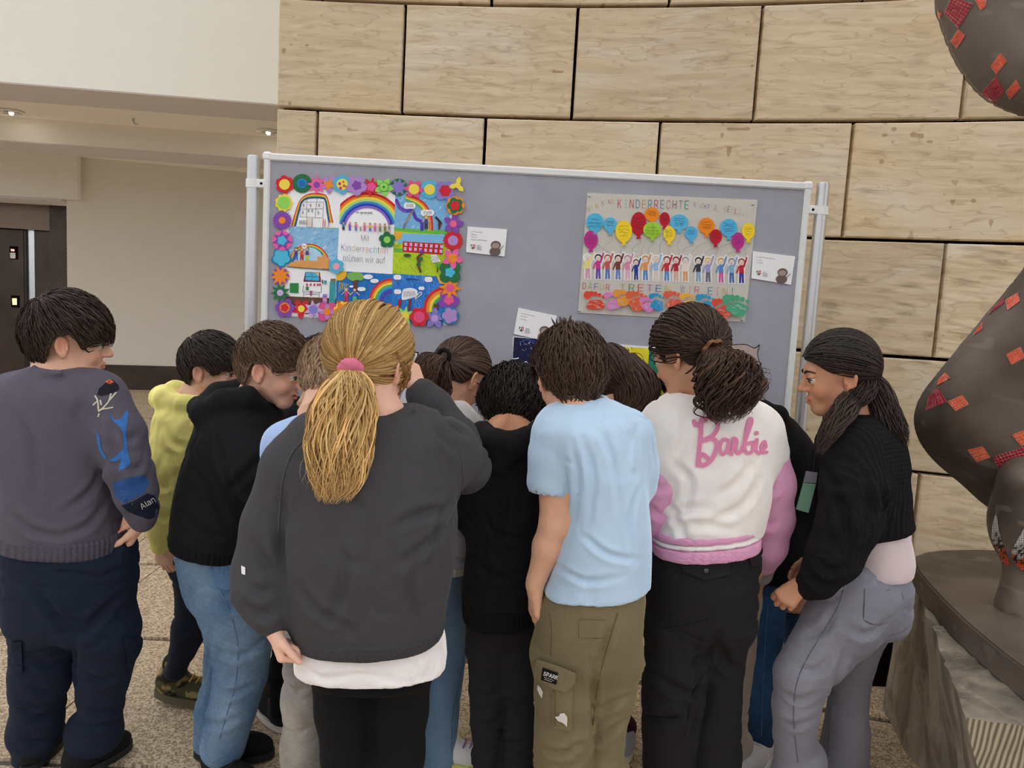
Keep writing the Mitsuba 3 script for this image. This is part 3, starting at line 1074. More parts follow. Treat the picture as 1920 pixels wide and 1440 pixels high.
class Person:
    def __init__(self, label, skin='#e0ac8c', hair='#3a2a20'):
        self.key = thing('person', label, 'person', 'children gathered in front of the pin board')
        self.skin, self.hair = srgb(skin), hair
        self.arms, self.legs_, self.fields, self.bare = [], [], [], []
        PEOPLE.append(self)
        self.rough = []
        self.seed = len(self.key) * 7 + sum(map(ord, self.key))

    def head(self, O, yaw, pitch, tilt=0, s=1.0, neck=None, **kw):
        self.O, self.M, self.s = J(O), frame(look_dir(yaw, pitch), tilt=tilt), s
        self.neck = J(neck) if neck is not None else self.O + np.array([0, -.06, -.16]) * s
        self.head_kw = kw
        return self

    def arm(self, sh, el, wr, d, palm, side, curl=28, spread=6, thumb=35, s=.88, r=(.040, .033, .022), fine=.0035):
        sh, el, wr = J(sh), J(el), J(wr)
        self.arms.append((sh, el, wr, unit(d), np.asarray(palm, float), np.asarray(side, float), curl, spread, thumb, s, r, fine))
        return self

    def leg(self, hip, knee, ankle, toe):
        self.legs_.append((J(hip), J(knee), J(ankle), unit(toe)))
        return self

    def body(self):
        """made last, when the clothes that cover it are known"""
        return self

    def finish(self):
        pts = [self.O + d for d in np.array([[.14, .14, .16], [-.14, -.14, -.16]])] + [self.neck]
        for a in self.arms:
            pts += [a[0], a[1], a[2], a[2] + a[3] * .2]
        for l in self.legs_:
            pts += list(l[:3]) + [l[2] + l[3] * .2 + np.array([0, 0, -.08])]
        pts = np.array(pts)
        R = .125 * self.s
        fine = [(self.O - R, self.O + R, .0034)]
        for a in self.arms:
            c = a[2] + a[3] * .085
            fine.append((c - .105 * a[9] / .88, c + .105 * a[9] / .88, a[11]))
        F = Field(pts.min(0) - .07, pts.max(0) + .07, .013, fine)
        head_field(F, self.O, self.M, self.s, self.neck, **self.head_kw)
        hips = [l[0] for l in self.legs_]
        pelvis = np.mean(hips, 0) if hips else self.neck + [0, 0, -.5]
        shs = [a[0] for a in self.arms]
        mid = np.mean(shs, 0)
        F.cone(self.neck, mid * .7 + pelvis * .3, .045, .07, .04)
        for a in shs:
            F.cone(self.neck * .6 + mid * .4, a, .045, .042, .05)
            F.cone(mid * .7 + pelvis * .3, a * .6 + mid * .4 - np.array([0, 0, .04]), .06, .04, .05)
        F.cone(mid * .7 + pelvis * .3, pelvis, .07, .068, .05)
        for (hip, knee, ankle, toe) in self.legs_:
            F.cone(pelvis, hip, .062, .058, .05)
            F.cone(hip, knee, .056, .040, .03)
            F.cone(knee, ankle, .040, .027, .03)
            F.cone(ankle, ankle + toe * .11 + np.array([0, 0, -.045]), .030, .022, .03)
            F.cone(ankle + np.array([0, 0, -.02]), ankle - toe * .02 + np.array([0, 0, -.04]), .03, .026, .02)
        for (sh, el, wr, d, palm, side, curl, spread, thumb, s, r, fi) in self.arms:
            F.cone(sh, el, r[0], r[1], .03)
            F.cone(el, el * .65 + wr * .35, r[1], r[1] * .98, .02)
            F.cone(el * .65 + wr * .35, wr, r[1] * .98, r[2], .02)
            hand_field(F, wr + d * .012, d, palm, side, s, curl, spread, thumb)
        m = relax(F.mesh(), 1)
        v = np.array(m.vertices)
        fine_ = np.linalg.norm(v - self.O, axis=1) < .135 * self.s
        for a in self.arms:
            fine_ |= np.linalg.norm(v - a[2] - a[3] * .085, axis=1) < .105
        m = thin_out(m, fine_, .011)
        v = np.array(m.vertices)
        keep = np.linalg.norm(v - self.O - self.s * (np.array([0, .02, -.01]) @ self.M), axis=1) < .137 * self.s
        for a in self.arms:
            keep |= ((v - a[2]) @ a[3] > .004) & (np.linalg.norm(v - a[2] - a[3] * .08, axis=1) < .13)
        for a, b, r in self.bare:
            ba = b - a
            t = np.clip((v - a) @ ba / (ba @ ba), 0, 1)
            keep |= np.linalg.norm(v - a - t[:, None] * ba, axis=1) < r
        for Fc in self.fields:
            v = Fc.tuck(v, .019, .05, keep)
        m = trimesh.Trimesh(v, m.faces, process=False)
        loc = (v - self.O) @ self.M.T / self.s
        c = np.tile(self.skin, (len(v), 1)) * (0.96 + 0.08 * meshkit.noise(v * 60, 2))[:, None]
        red = self.skin * np.array([1.05, .72, .68])
        g = lambda p, r: np.exp(-(((loc - np.asarray(p)) / r) ** 2).sum(1))[:, None]
        w = np.zeros((len(v), 1))
        for sx in (-1, 1):
            w = np.maximum(w, .55 * g((sx * .042, .062, -.034), .022))
            w = np.maximum(w, .65 * g((sx * .080, -.014, -.008), (.016, .020, .032)))
        w = np.maximum(w, .5 * g((0, .104, -.028), .014))
        c = c * (1 - w) + red * w
        lips = self.skin * np.array([.85, .42, .42])
        w = np.clip(g((0, .084, -.0605), (.019, .012, .0085)) * 1.5 - .25, 0, 1)
        c = c * (1 - w) + lips * w
        for a in self.arms:  # knuckles and finger tips a little redder
            q = np.linalg.norm(v - (a[2] + a[3] * .15), axis=1)[:, None]
            w = .35 * np.exp(-(q / .05) ** 2)
            c = c * (1 - w) + red * w
        part('body', m, 'skin', self.key, smooth=True, color=np.clip(c, 0, 1))
        # eyes and brows
        e = trimesh.creation.icosphere(subdivisions=3, radius=1.0)
        for sx in (-1, 1):
            d = unit(np.array([sx * .10, 1, -.18]))
            u = np.array(e.vertices)
            t = u @ d
            col = np.where((t > .93)[:, None], srgb('#120d0a'), np.where((t > .74)[:, None], srgb('#3d2a1c'), srgb('#c9c0b8')))
            mm = trimesh.Trimesh(self.O + self.s * ((u * .0122 + np.array([sx * .0305, .0735, -.0015])) @ self.M), e.faces, process=False)
            part('eye', mm, 'eyeball', self.key, smooth=True, color=col)
            p = np.array([[sx * .013, .0885, .0190], [sx * .024, .0875, .0235], [sx * .037, .0800, .0235], [sx * .047, .0665, .0175]])
            q = self.O + self.s * (smooth_line(p, 4) @ self.M)
            tb = tube(q, np.interp(np.linspace(0, 1, len(q)), [0, .4, 1], [.0030, .0038, .0014]) * self.s, 6)
            part('eyebrow', tb, 'hair', self.key, smooth=True, color=np.tile(srgb(self.hair) * .8, (len(tb.vertices), 1)))
            lp = np.array([[sx * .0185, .0835, .0010], [sx * .025, .0880, .0050], [sx * .036, .0870, .0048], [sx * .0445, .0780, -.0005]])
            lq = self.O + self.s * (smooth_line(lp, 4) @ self.M)
            lt = tube(lq, .0014 * self.s, 5)
            part('eyelashes', lt, 'hair', self.key, smooth=True, color=np.tile(srgb('#1c1410'), (len(lt.vertices), 1)))
        return self

    def scalp(self, **kw):
        return Scalp(self.O, self.M, self.s, **kw)

    def hair_part(self, mc, name='hair', label=None):
        part(name, mc[0], 'hair', self.key, smooth=True, color=np.clip(mc[1], 0, 1), label=label)

    # ---- clothes
    def cloth(self, name, F, color, bsdf='cloth', amp=.005, scale=.075, stretch=(.8, .8, 1.6), seed=0, label=None, where=None, colors=None, smooth_n=1, ridged=True, hold=None, folds=None):
        m = relax(F.mesh(), smooth_n)
        if amp > 0:
            m = crease(m, amp, scale, stretch, self.seed + seed, where, ridged)
        folds = folds or FOLDS.get(self.key, {}).get(name)
        if folds:
            m = fold_in(m, folds)
        v = np.array(m.vertices)
        if name in UNDER:
            for Fc in self.fields:
                v = Fc.tuck(v, .010, .03)
            m = trimesh.Trimesh(v, m.faces, process=False)
        if name not in ('scrunchie', 'waistband'):
            self.fields.append(F)
        c = np.tile(srgb(color), (len(v), 1)) * (0.97 + 0.06 * meshkit.noise(v * 25, 5))[:, None] if colors is None else colors(v)
        part(name, m, bsdf, self.key, smooth=True, color=np.clip(c, 0, 1), label=label)
        return m


def fold_in(m, folds):
    """creases where the photo shows them: (points in photo pixels, depth, width, height); a negative height is a valley"""
    v, n = np.array(m.vertices), normals_of(m)
    move = np.zeros(len(v))
    for pts, Y, w, h in folds:
        q = smooth_line(pts, 4)
        p3 = np.array([at(a, b, Y) for a, b in q])
        d = unit_rows(p3 - EYE)
        hit, ri, ti = m.ray.intersects_location(p3 - d * .5, d, multiple_hits=False)
        if len(hit) < 2:
            continue
        L = hit[np.argsort(ri)]
        near = np.nonzero((v > L.min(0) - 4 * w).all(1) & (v < L.max(0) + 4 * w).all(1))[0]
        best = np.full(len(near), 9.0)
        tt = np.zeros(len(near))
        for i in range(len(L) - 1):
            ba = L[i + 1] - L[i]
            t = np.clip((v[near] - L[i]) @ ba / (ba @ ba + 1e-12), 0, 1)
            dd = np.linalg.norm(v[near] - L[i] - t[:, None] * ba, axis=1)
            k = dd < best
            best[k], tt[k] = dd[k], (i + t[k]) / (len(L) - 1)
        env = np.sin(np.pi * np.clip(tt, .04, .96)) ** .7
        g = np.exp(-(best / w) ** 2) - .55 * np.exp(-((best - 1.9 * w) / w) ** 2)
        move[near] += h * g * env
    return trimesh.Trimesh(v + n * move[:, None], m.faces, process=False)


def px_loft(F, st, n=2.4, k=.03, cap=.02, grow=0.0, b_scale=1.0, right=None, cut=False):
    """stations (left px, right px, row, depth, half thickness)"""
    C, A, B, Rt = [], [], [], np.zeros(3)
    for q in st:
        xl, xr, y, Y = q[:4]
        l, r = at(xl, y, Y), at(xr, y, Y)
        a = np.linalg.norm(r - l) / 2
        C.append((l + r) / 2)
        A.append(a)
        B.append(q[4] * b_scale if len(q) > 4 else a * 1.05)
        Rt += unit(r - l)
    F.loft(C, Rt if right is None else right, A, B, n=n, k=k, cap=cap, grow=grow, cut=cut)
    return C


def bounds_of(*sts, m=.16):
    P = []
    for st in sts:
        for q in st:
            if isinstance(q, np.ndarray):
                P.append(q)
            elif len(q) == 5 and q[2] > 30:
                P += [at(q[0], q[2], q[3]), at(q[1], q[2], q[3])]
            else:
                P.append(at(q[0], q[1], q[2]))
    P = np.array(P)
    return P.min(0) - m, P.max(0) + m


def sleeve_pts(sl):
    """sleeve stations (px, py, depth, radius)"""
    return [q if isinstance(q[0], np.ndarray) else (at(q[0], q[1], q[2]), q[3]) for q in sl]


def sweater_field(st, sleeves=(), step=.0075, grow=0.0, k=.05, k2=.014, n=2.4, cap=.014, extra=None, pre=None):
    sl = [sleeve_pts(s) for s in sleeves]
    lo, hi = bounds_of(st, m=.19)
    for s in sl:
        for p, r in s:
            lo, hi = np.minimum(lo, p - r - .05), np.maximum(hi, p + r + .05)
    F = Field(lo, hi, step)
    px_loft(F, st, n=n, k=0, cap=cap, grow=grow)
    if pre:
        pre(F)
    for s in sl:
        for i, ((p, r), (p2, r2)) in enumerate(zip(s[:-1], s[1:])):
            F.cone(p, p2, r + grow, r2 + grow, k if i == 0 else k2)
    if extra:
        extra(F)
    return F


def shoe(P, ankle, toe, color, sole='#e8e6e2', size=.215, name='shoe', label=None, accent=None, high=False, tilt=0.0):
    """one shoe: upper, sole, laces; ankle: the ankle joint, toe: where it points"""
    t = unit(np.array([toe[0], toe[1], 0.0]))
    r = np.array([t[1], -t[0], 0.0])
    z0 = ankle[2] - .075
    base = np.array([ankle[0], ankle[1], z0])
    tl = math.radians(tilt)
    up = np.array([0, 0, 1.0]) * math.cos(tl) + t * math.sin(tl)
    tt = t * math.cos(tl) - np.array([0, 0, 1.0]) * math.sin(tl)
    k = size / .215
    P3 = lambda y, z, x=0: base + k * (tt * y + up * z + r * x)
    F = Field(base - np.array([.22, .22, .06]) * k, base + np.array([.22, .22, .17]) * k, .0055)
    M = np.array([r, tt, up])
    F.ellipsoid(P3(-.005, .045), np.array([.036, .055, .046]) * k, M, 0)
    F.ellipsoid(P3(.085, .034), np.array([.041, .080, .036]) * k, M, .03)
    F.cone(P3(-.01, .05), P3(-.012, .105 if high else .088), .036 * k, .034 * k, .02)
    F.halfspace(P3(0, .016), -up, .004)
    m = relax(F.mesh(), 1)
    c = np.tile(srgb(color), (len(m.vertices), 1))
    if label and 'camouflage' in label:
        v = np.array(m.vertices)
        n1, n2 = meshkit.fbm(v * 38, 2, 3)[:, None], meshkit.fbm(v * 38 + 7, 2, 5)[:, None]
        c = np.where(n1 > .56, srgb('#8a7a4e'), c)
        c = np.where(n2 > .60, srgb('#25241a'), c)
    key = part(name, m, 'cloth', P, smooth=True, color=c, label=label)
    a = np.linspace(0, 2 * np.pi, 40, endpoint=False)
    out = np.stack([(.040 + .004 * np.sin(a)) * np.cos(a), .055 + .112 * np.sin(a)], 1) * k
    pl = sg.Polygon(out).buffer(.003)
    s = trimesh.creation.extrude_polygon(pl, .022 * k, engine='earcut')
    v = np.array(s.vertices)
    s = trimesh.Trimesh(base + v[:, :1] * r + v[:, 1:2] * tt + (v[:, 2:] - .002) * up, s.faces, process=False)
    s.fix_normals()
    part('sole', s, 'rubber', key, smooth=False, color=np.tile(srgb(sole), (len(s.vertices), 1)))
    ls = []
    for i in range(4):
        y, z = .045 + .018 * i, .078 - .006 * i
        ls.append(tube(smooth_line([P3(y, z - .012, -.022), P3(y + .006, z + .001, 0), P3(y, z - .012, .022)], 4), .0028 * k, 5))
    lm = cat(ls)
    part('laces', lm, 'cloth', key, color=np.tile(srgb(accent or '#d8d8d8'), (len(lm.vertices), 1)))
    return key


def decal(P, target, pts_px, Y, bsdf, color, name, thick=.002, lift=.001, label=None, grid=.006, parent=None, axis=None):
    """a flat patch sewn on cloth: an outline (photo pixels at depth Y) laid onto the mesh 'target' along the line of sight, with thickness"""
    pl = sg.Polygon([(p[0], p[1]) for p in pts_px])
    return patch(P, target, pl, lambda q: np.array([at(a, b, Y) for a, b in q]), bsdf, color, name, thick, lift, label, grid_px=grid * FOC / Y, parent=parent)


def tri_grid(poly, step):
    """a polygon cut into small triangles"""
    x0, y0, x1, y1 = poly.bounds
    vs, fs = [], []
    if max(x1 - x0, y1 - y0) < step * 1.2:
        cells = [poly]
    else:
        cells = []
        for i in np.arange(x0, x1, step):
            for j in np.arange(y0, y1, step):
                c = poly.intersection(sg.box(i, j, i + step, j + step))
                cells += [g for g in getattr(c, 'geoms', [c]) if g.geom_type == 'Polygon' and g.area > 1e-9 * step]
    for c in cells:
        try:
            v, f = trimesh.creation.triangulate_polygon(c, engine='earcut')
        except Exception:
            continue
        if len(f):
            fs.append(np.asarray(f) + sum(map(len, vs)))
            vs.append(np.asarray(v))
    v, f = np.vstack(vs), np.vstack(fs)
    key = np.round(v / (step * 1e-3)).astype(np.int64)
    _, first, inv = np.unique(key, axis=0, return_index=True, return_inverse=True)
    f = inv.reshape(-1)[f]
    v = v[first]
    f = f[(f[:, 0] != f[:, 1]) & (f[:, 1] != f[:, 2]) & (f[:, 0] != f[:, 2])]
    return v, f


def patch(P, target, poly, to3, bsdf, color, name, thick=.002, lift=.001, label=None, grid_px=8, parent=None, colors=None, direction=None):
    vs, fs, n0 = [], [], 0
    for g in getattr(poly, 'geoms', [poly]):
        v, f = tri_grid(g, grid_px)
        vs.append(v)
        fs.append(f + n0)
        n0 += len(v)
    v2, f = np.vstack(vs), np.vstack(fs)
    p3 = to3(v2)
    d = unit_rows(p3 - EYE) if direction is None else np.tile(unit(direction), (len(p3), 1))
    org = p3 - d * .6
    hit, ri, ti = target.ray.intersects_location(org, d, multiple_hits=False)
    q = np.full((len(p3), 3), np.nan)
    q[ri] = hit
    ok = ~np.isnan(q[:, 0])
    f = f[ok[f].all(1)]
    q = np.where(ok[:, None], q, 0)
    a = q - d * (lift + thick)
    b = q + d * .002
    n = len(q)
    e = np.vstack([f[:, [0, 1]], f[:, [1, 2]], f[:, [2, 0]]])
    und = np.sort(e, 1)
    _, i0, cnt = np.unique(und, axis=0, return_index=True, return_counts=True)
    rim = e[i0[cnt == 1]]
    F = np.vstack([f, f[:, ::-1] + n, np.stack([rim[:, 0], rim[:, 0] + n, rim[:, 1]], 1), np.stack([rim[:, 1], rim[:, 0] + n, rim[:, 1] + n], 1)])
    V = np.vstack([a, b])
    m = trimesh.Trimesh(V, F, process=False)
    used = np.unique(F)
    re = np.full(len(V), -1)
    re[used] = np.arange(len(used))
    m = trimesh.Trimesh(V[used], re[F], process=False)
    tri = m.triangles
    if len(F) and (np.cross(tri[:, 1] - tri[:, 0], tri[:, 2] - tri[:, 0])[:len(f)] * d[0]).sum() > 0:
        m.invert()
    col = np.tile(srgb(color), (len(used), 1)) if colors is None else colors(np.vstack([v2, v2])[used])
    return part(name, m, bsdf, parent or P.key, color=col, label=label)


def thin_out(m, fine, size):
    """merges the points outside the fine regions into cells: the parts that clothes cover need few triangles"""
    v, f = np.array(m.vertices), np.array(m.faces)
    idx = np.arange(len(v))
    rough = np.nonzero(~fine)[0]
    _, inv = np.unique(np.floor(v[rough] / size).astype(np.int64), axis=0, return_inverse=True)
    inv = inv.reshape(-1)
    n = inv.max() + 1 if len(inv) else 0
    cnt = np.bincount(inv, minlength=n)
    c = np.stack([np.bincount(inv, v[rough, j], n) / cnt for j in range(3)], 1)
    keep = np.nonzero(fine)[0]
    idx[keep] = np.arange(len(keep))
    idx[rough] = len(keep) + inv
    f = idx[f]
    f = f[(f[:, 0] != f[:, 1]) & (f[:, 1] != f[:, 2]) & (f[:, 0] != f[:, 2])]
    return trimesh.Trimesh(np.vstack([v[keep], c]), f, process=False)


def unit_rows(a):
    return a / (np.linalg.norm(a, axis=1, keepdims=True) + 1e-12)


def seam(P, target, pts_px, Y, r=.0016, color='#2a2a2c', name='seam', parent=None, bsdf='cloth'):
    """a raised line of stitching on cloth"""
    q = smooth_line(np.array(pts_px, float), 5)
    p3 = np.array([at(a, b, Y) for a, b in q])
    d = unit_rows(p3 - EYE)
    hit, ri, ti = target.ray.intersects_location(p3 - d * .6, d, multiple_hits=False)
    o = np.argsort(ri)
    if len(o) < 3:
        return None
    hit = hit[o] - d[ri[o]] * .0005
    m = tube(hit, r, 6)
    return part(name, m, bsdf, parent or P.key, smooth=True, color=np.tile(srgb(color), (len(m.vertices), 1)))


def trousers(P, pelvis, legs, color, name='trousers', bsdf='cloth', amp=.006, scale=.07, step=.0075, label=None, k=.045, stretch=(1.5, 1.5, .7), folds=None, extra=None, seed=2, colors=None, n=2.2, cuffs=None):
    """pelvis: pixel stations; legs: lists of pixel stations, ended by (place, radius) pairs below the picture"""
    pts = [at(q[0], q[2], q[3]) for q in pelvis] + [at(q[1], q[2], q[3]) for q in pelvis]
    L2 = []
    for L in legs:
        cs, rs = [], []
        for q in L:
            if isinstance(q[0], np.ndarray):
                cs.append(q[0])
                rs.append(q[1])
            else:
                a, b = at(q[0], q[2], q[3]), at(q[1], q[2], q[3])
                cs.append((a + b) / 2)
                rs.append(np.linalg.norm(a - b) / 2)
        L2.append((cs, rs))
        pts += cs
    pts = np.array(pts)
    F = Field(pts.min(0) - .17, pts.max(0) + .17, step)
    if len(pelvis) > 1:
        tops = max(rs[0] for cs, rs in L2) * 1.10
        pv = []
        for i, q in enumerate(pelvis):
            w = (i / (len(pelvis) - 1)) ** 2
            pv.append((q[0], q[1], q[2], q[3], q[4] * (1 - w) + min(tops, q[4]) * w))
        px_loft(F, pv, k=0, n=n, cap=.05)
    for cs, rs in L2:
        for i in range(len(cs) - 1):
            F.cone(cs[i], cs[i + 1], rs[i], rs[i + 1], k if i == 0 else .008)
    if extra:
        extra(F)
    hz = lambda v: np.clip((v[:, 2] - .03) / .05, .2, 1)
    return P.cloth(name, F, color, bsdf=bsdf, amp=amp, scale=scale, stretch=stretch, seed=seed, label=label, where=hz, colors=colors, folds=folds)


def denim_colors(c, fade, seed=0, at_z=None):
    def fn(v):
        base = np.tile(srgb(c), (len(v), 1))
        f = srgb(fade)
        w = np.clip(1.6 * (meshkit.fbm(v * np.array([9, 9, 4.0]), 3, seed) - .42), 0, 1)[:, None]
        w2 = np.clip(1.2 * (meshkit.noise(v * 160, seed + 1) - .5), 0, .25)[:, None]
        return base * (1 - w) + f * w + w2 * (f - base) * .6
    return fn


# where the photo shows creases: valleys (points in photo pixels); width and depth are the same for all unless given
def _v(Y, *lines, w=.011, h=-.0085):
    return [(l, Y, w, h) for l in lines]


FOLDS = {
    'person': {'sweatshirt': _v(1.6, [(462, 1090), (485, 1110), (515, 1105)], [(462, 1135), (490, 1152), (520, 1140)], [(500, 960), (520, 1000), (528, 1050)], [(478, 1020), (500, 1060), (520, 1075)],
                                [(815, 762), (850, 800), (882, 818)], [(800, 775), (830, 820), (862, 848)], [(840, 985), (800, 1020), (750, 1060)], [(842, 955), (790, 965), (735, 990)], [(600, 1180), (640, 1120), (650, 1040)],
                                [(790, 1190), (770, 1120), (775, 1060)], [(560, 1100), (600, 1150), (660, 1180)], [(848, 930), (822, 990), (812, 1060)], [(534, 900), (530, 1000), (538, 1120)], [(560, 860), (620, 890), (680, 960)]),
               'shirt': _v(1.6, [(600, 1275), (680, 1265), (760, 1280)], [(780, 1240), (782, 1270), (784, 1296)], [(570, 1250), (600, 1270), (640, 1270)], w=.007, h=-.005)},
    'person_001': {'sweatshirt': _v(2.0, [(30, 780), (60, 840), (70, 930)], [(200, 860), (170, 920), (120, 960)], [(205, 930), (165, 985), (110, 1005)], [(20, 960), (60, 995), (120, 1008)], [(212, 800), (240, 822), (258, 815)], [(222, 860), (250, 880), (270, 870)], [(208, 780), (214, 850), (226, 920)]),
                   'cargo_trousers': _v(2.0, [(60, 1230), (95, 1250), (135, 1235)], [(40, 1330), (70, 1345), (115, 1335)], [(45, 1380), (70, 1392), (108, 1380)], [(160, 1262), (190, 1277), (230, 1258)], [(150, 1325), (185, 1338), (226, 1326)], [(140, 1352), (170, 1364), (222, 1350)], [(138, 1195), (100, 1150), (70, 1110)], [(150, 1195), (190, 1150), (225, 1120)], [(60, 1290), (85, 1300), (120, 1290)], [(140, 1200), (142, 1250), (140, 1300)], w=.013, h=-.012)},
    'person_002': {'hoodie': _v(2.5, [(320, 850), (335, 920), (345, 1000)], [(296, 900), (306, 915), (318, 905)], [(300, 960), (308, 972), (318, 962)], [(310, 800), (325, 830), (350, 840)])},
    'person_003': {'hoodie': _v(2.1, [(360, 880), (400, 930), (430, 990)], [(500, 850), (460, 890), (425, 925)], [(340, 960), (390, 1000), (440, 1010)], [(410, 800), (420, 860), (440, 920)]),
                   'jeans': _v(2.1, [(385, 1120), (430, 1140), (480, 1130)], [(400, 1215), (440, 1232), (490, 1212)], [(398, 1285), (430, 1302), (478, 1285)], [(376, 1345), (410, 1360), (455, 1342)], [(400, 1180), (385, 1260), (370, 1340)])},
    'person_006': {'sweatshirt': _v(2.2, [(845, 830), (860, 880), (850, 930)], [(840, 960), (865, 990), (885, 1020)], [(835, 1030), (860, 1050), (885, 1045)])},
    'person_007': {'hoodie': _v(2.0, [(900, 950), (930, 1000), (990, 1010)], [(885, 1050), (930, 1080), (1000, 1070)], [(940, 880), (945, 960), (930, 1040)]),
                   'trousers': _v(2.0, [(888, 1295), (910, 1307), (940, 1295)], [(888, 1345), (912, 1360), (940, 1345)], [(948, 1310), (975, 1325), (1004, 1310)], [(945, 1385), (970, 1397), (1000, 1382)], [(888, 1400), (912, 1412), (938, 1398)])},
    'person_008': {'tee_shirt': _v(1.8, [(1072, 830), (1084, 900), (1076, 980)], [(1096, 825), (1112, 900), (1102, 990)], [(1205, 900), (1180, 980), (1190, 1060)], [(1122, 795), (1150, 870), (1160, 960)], [(1040, 1060), (1100, 1090), (1170, 1080)], [(1090, 1000), (1140, 1040), (1200, 1050)], [(1060, 880), (1066, 930), (1062, 1000)], w=.008, h=-.0065),
                   'cargo_trousers': _v(1.8, [(1010, 1402), (1050, 1412), (1100, 1392)], [(1110, 1385), (1140, 1374), (1180, 1345)], [(1105, 1335), (1140, 1322), (1185, 1302)], [(1150, 1160), (1132, 1220), (1116, 1262)], [(1112, 1240), (1112, 1320), (1108, 1400)], w=.011, h=-.011)},
    'person_010': {'jacket': _v(1.9, [(1262, 870), (1292, 900), (1286, 950)], [(1232, 985), (1270, 960), (1330, 950)], [(1425, 900), (1390, 950), (1330, 980)], [(1240, 1000), (1300, 985), (1380, 992)], [(1262, 860), (1278, 830), (1288, 790)], [(1416, 860), (1384, 905), (1345, 930)], [(1250, 930), (1280, 1000), (1290, 1010)]),
                   'trousers': _v(1.9, [(1345, 1188), (1322, 1230), (1285, 1250)], [(1345, 1196), (1360, 1240), (1388, 1262)], [(1330, 1290), (1290, 1300), (1225, 1268)], [(1205, 1342), (1240, 1350), (1290, 1345)], [(1310, 1200), (1308, 1290), (1300, 1400)], [(1270, 1310), (1290, 1330), (1300, 1370)], w=.014, h=-.013),
                   'sleeve': _v(1.95, [(1215, 900), (1235, 915), (1255, 905)], [(1218, 950), (1236, 965), (1255, 955)], [(1430, 900), (1445, 920), (1455, 910)], [(1430, 970), (1442, 985), (1455, 975)])},
    'person_013': {'cardigan': _v(1.9, [(1622, 890), (1630, 950), (1622, 1010)], [(1528, 1050), (1560, 1070), (1592, 1058)], [(1515, 1078), (1545, 1096), (1572, 1090)], [(1650, 900), (1660, 950), (1650, 1000)], [(1560, 900), (1580, 960), (1590, 1020)], [(1540, 860), (1560, 900), (1590, 910)], w=.012, h=-.011),
                   'jeans': _v(1.95, [(1562, 1225), (1530, 1258), (1490, 1252)], [(1465, 1300), (1500, 1312), (1535, 1300)], [(1590, 1175), (1625, 1190), (1665, 1165)], [(1562, 1150), (1545, 1180), (1512, 1192)], [(1458, 1350), (1490, 1360), (1525, 1352)], [(1590, 1210), (1572, 1260), (1560, 1300)])},
}


# ------------------------------------------------------------------ the pin board and what hangs on it
YB = 3.0
FRONT = YB - .012


def bp(px, py, Y=FRONT):
    p = at(px, py, Y)
    return p[0], p[2]


def to_board(poly, fn=None):
    """an outline in photo pixels -> board plane (x, z)"""
    if fn is None:
        fn = lambda a, b: bp(a, b)
    from shapely import transform
    return transform(poly, lambda a: np.array([fn(x, y) for x, y in a]))


def sheet(poly, y_front, thick):
    """a flat piece parallel to the board, its front at depth y_front"""
    m = extrude(poly, thick)
    v = np.array(m.vertices)
    m = trimesh.Trimesh(np.stack([v[:, 0], y_front + thick - v[:, 2], v[:, 1]], 1), m.faces, process=False)
    m.fix_normals()
    return m


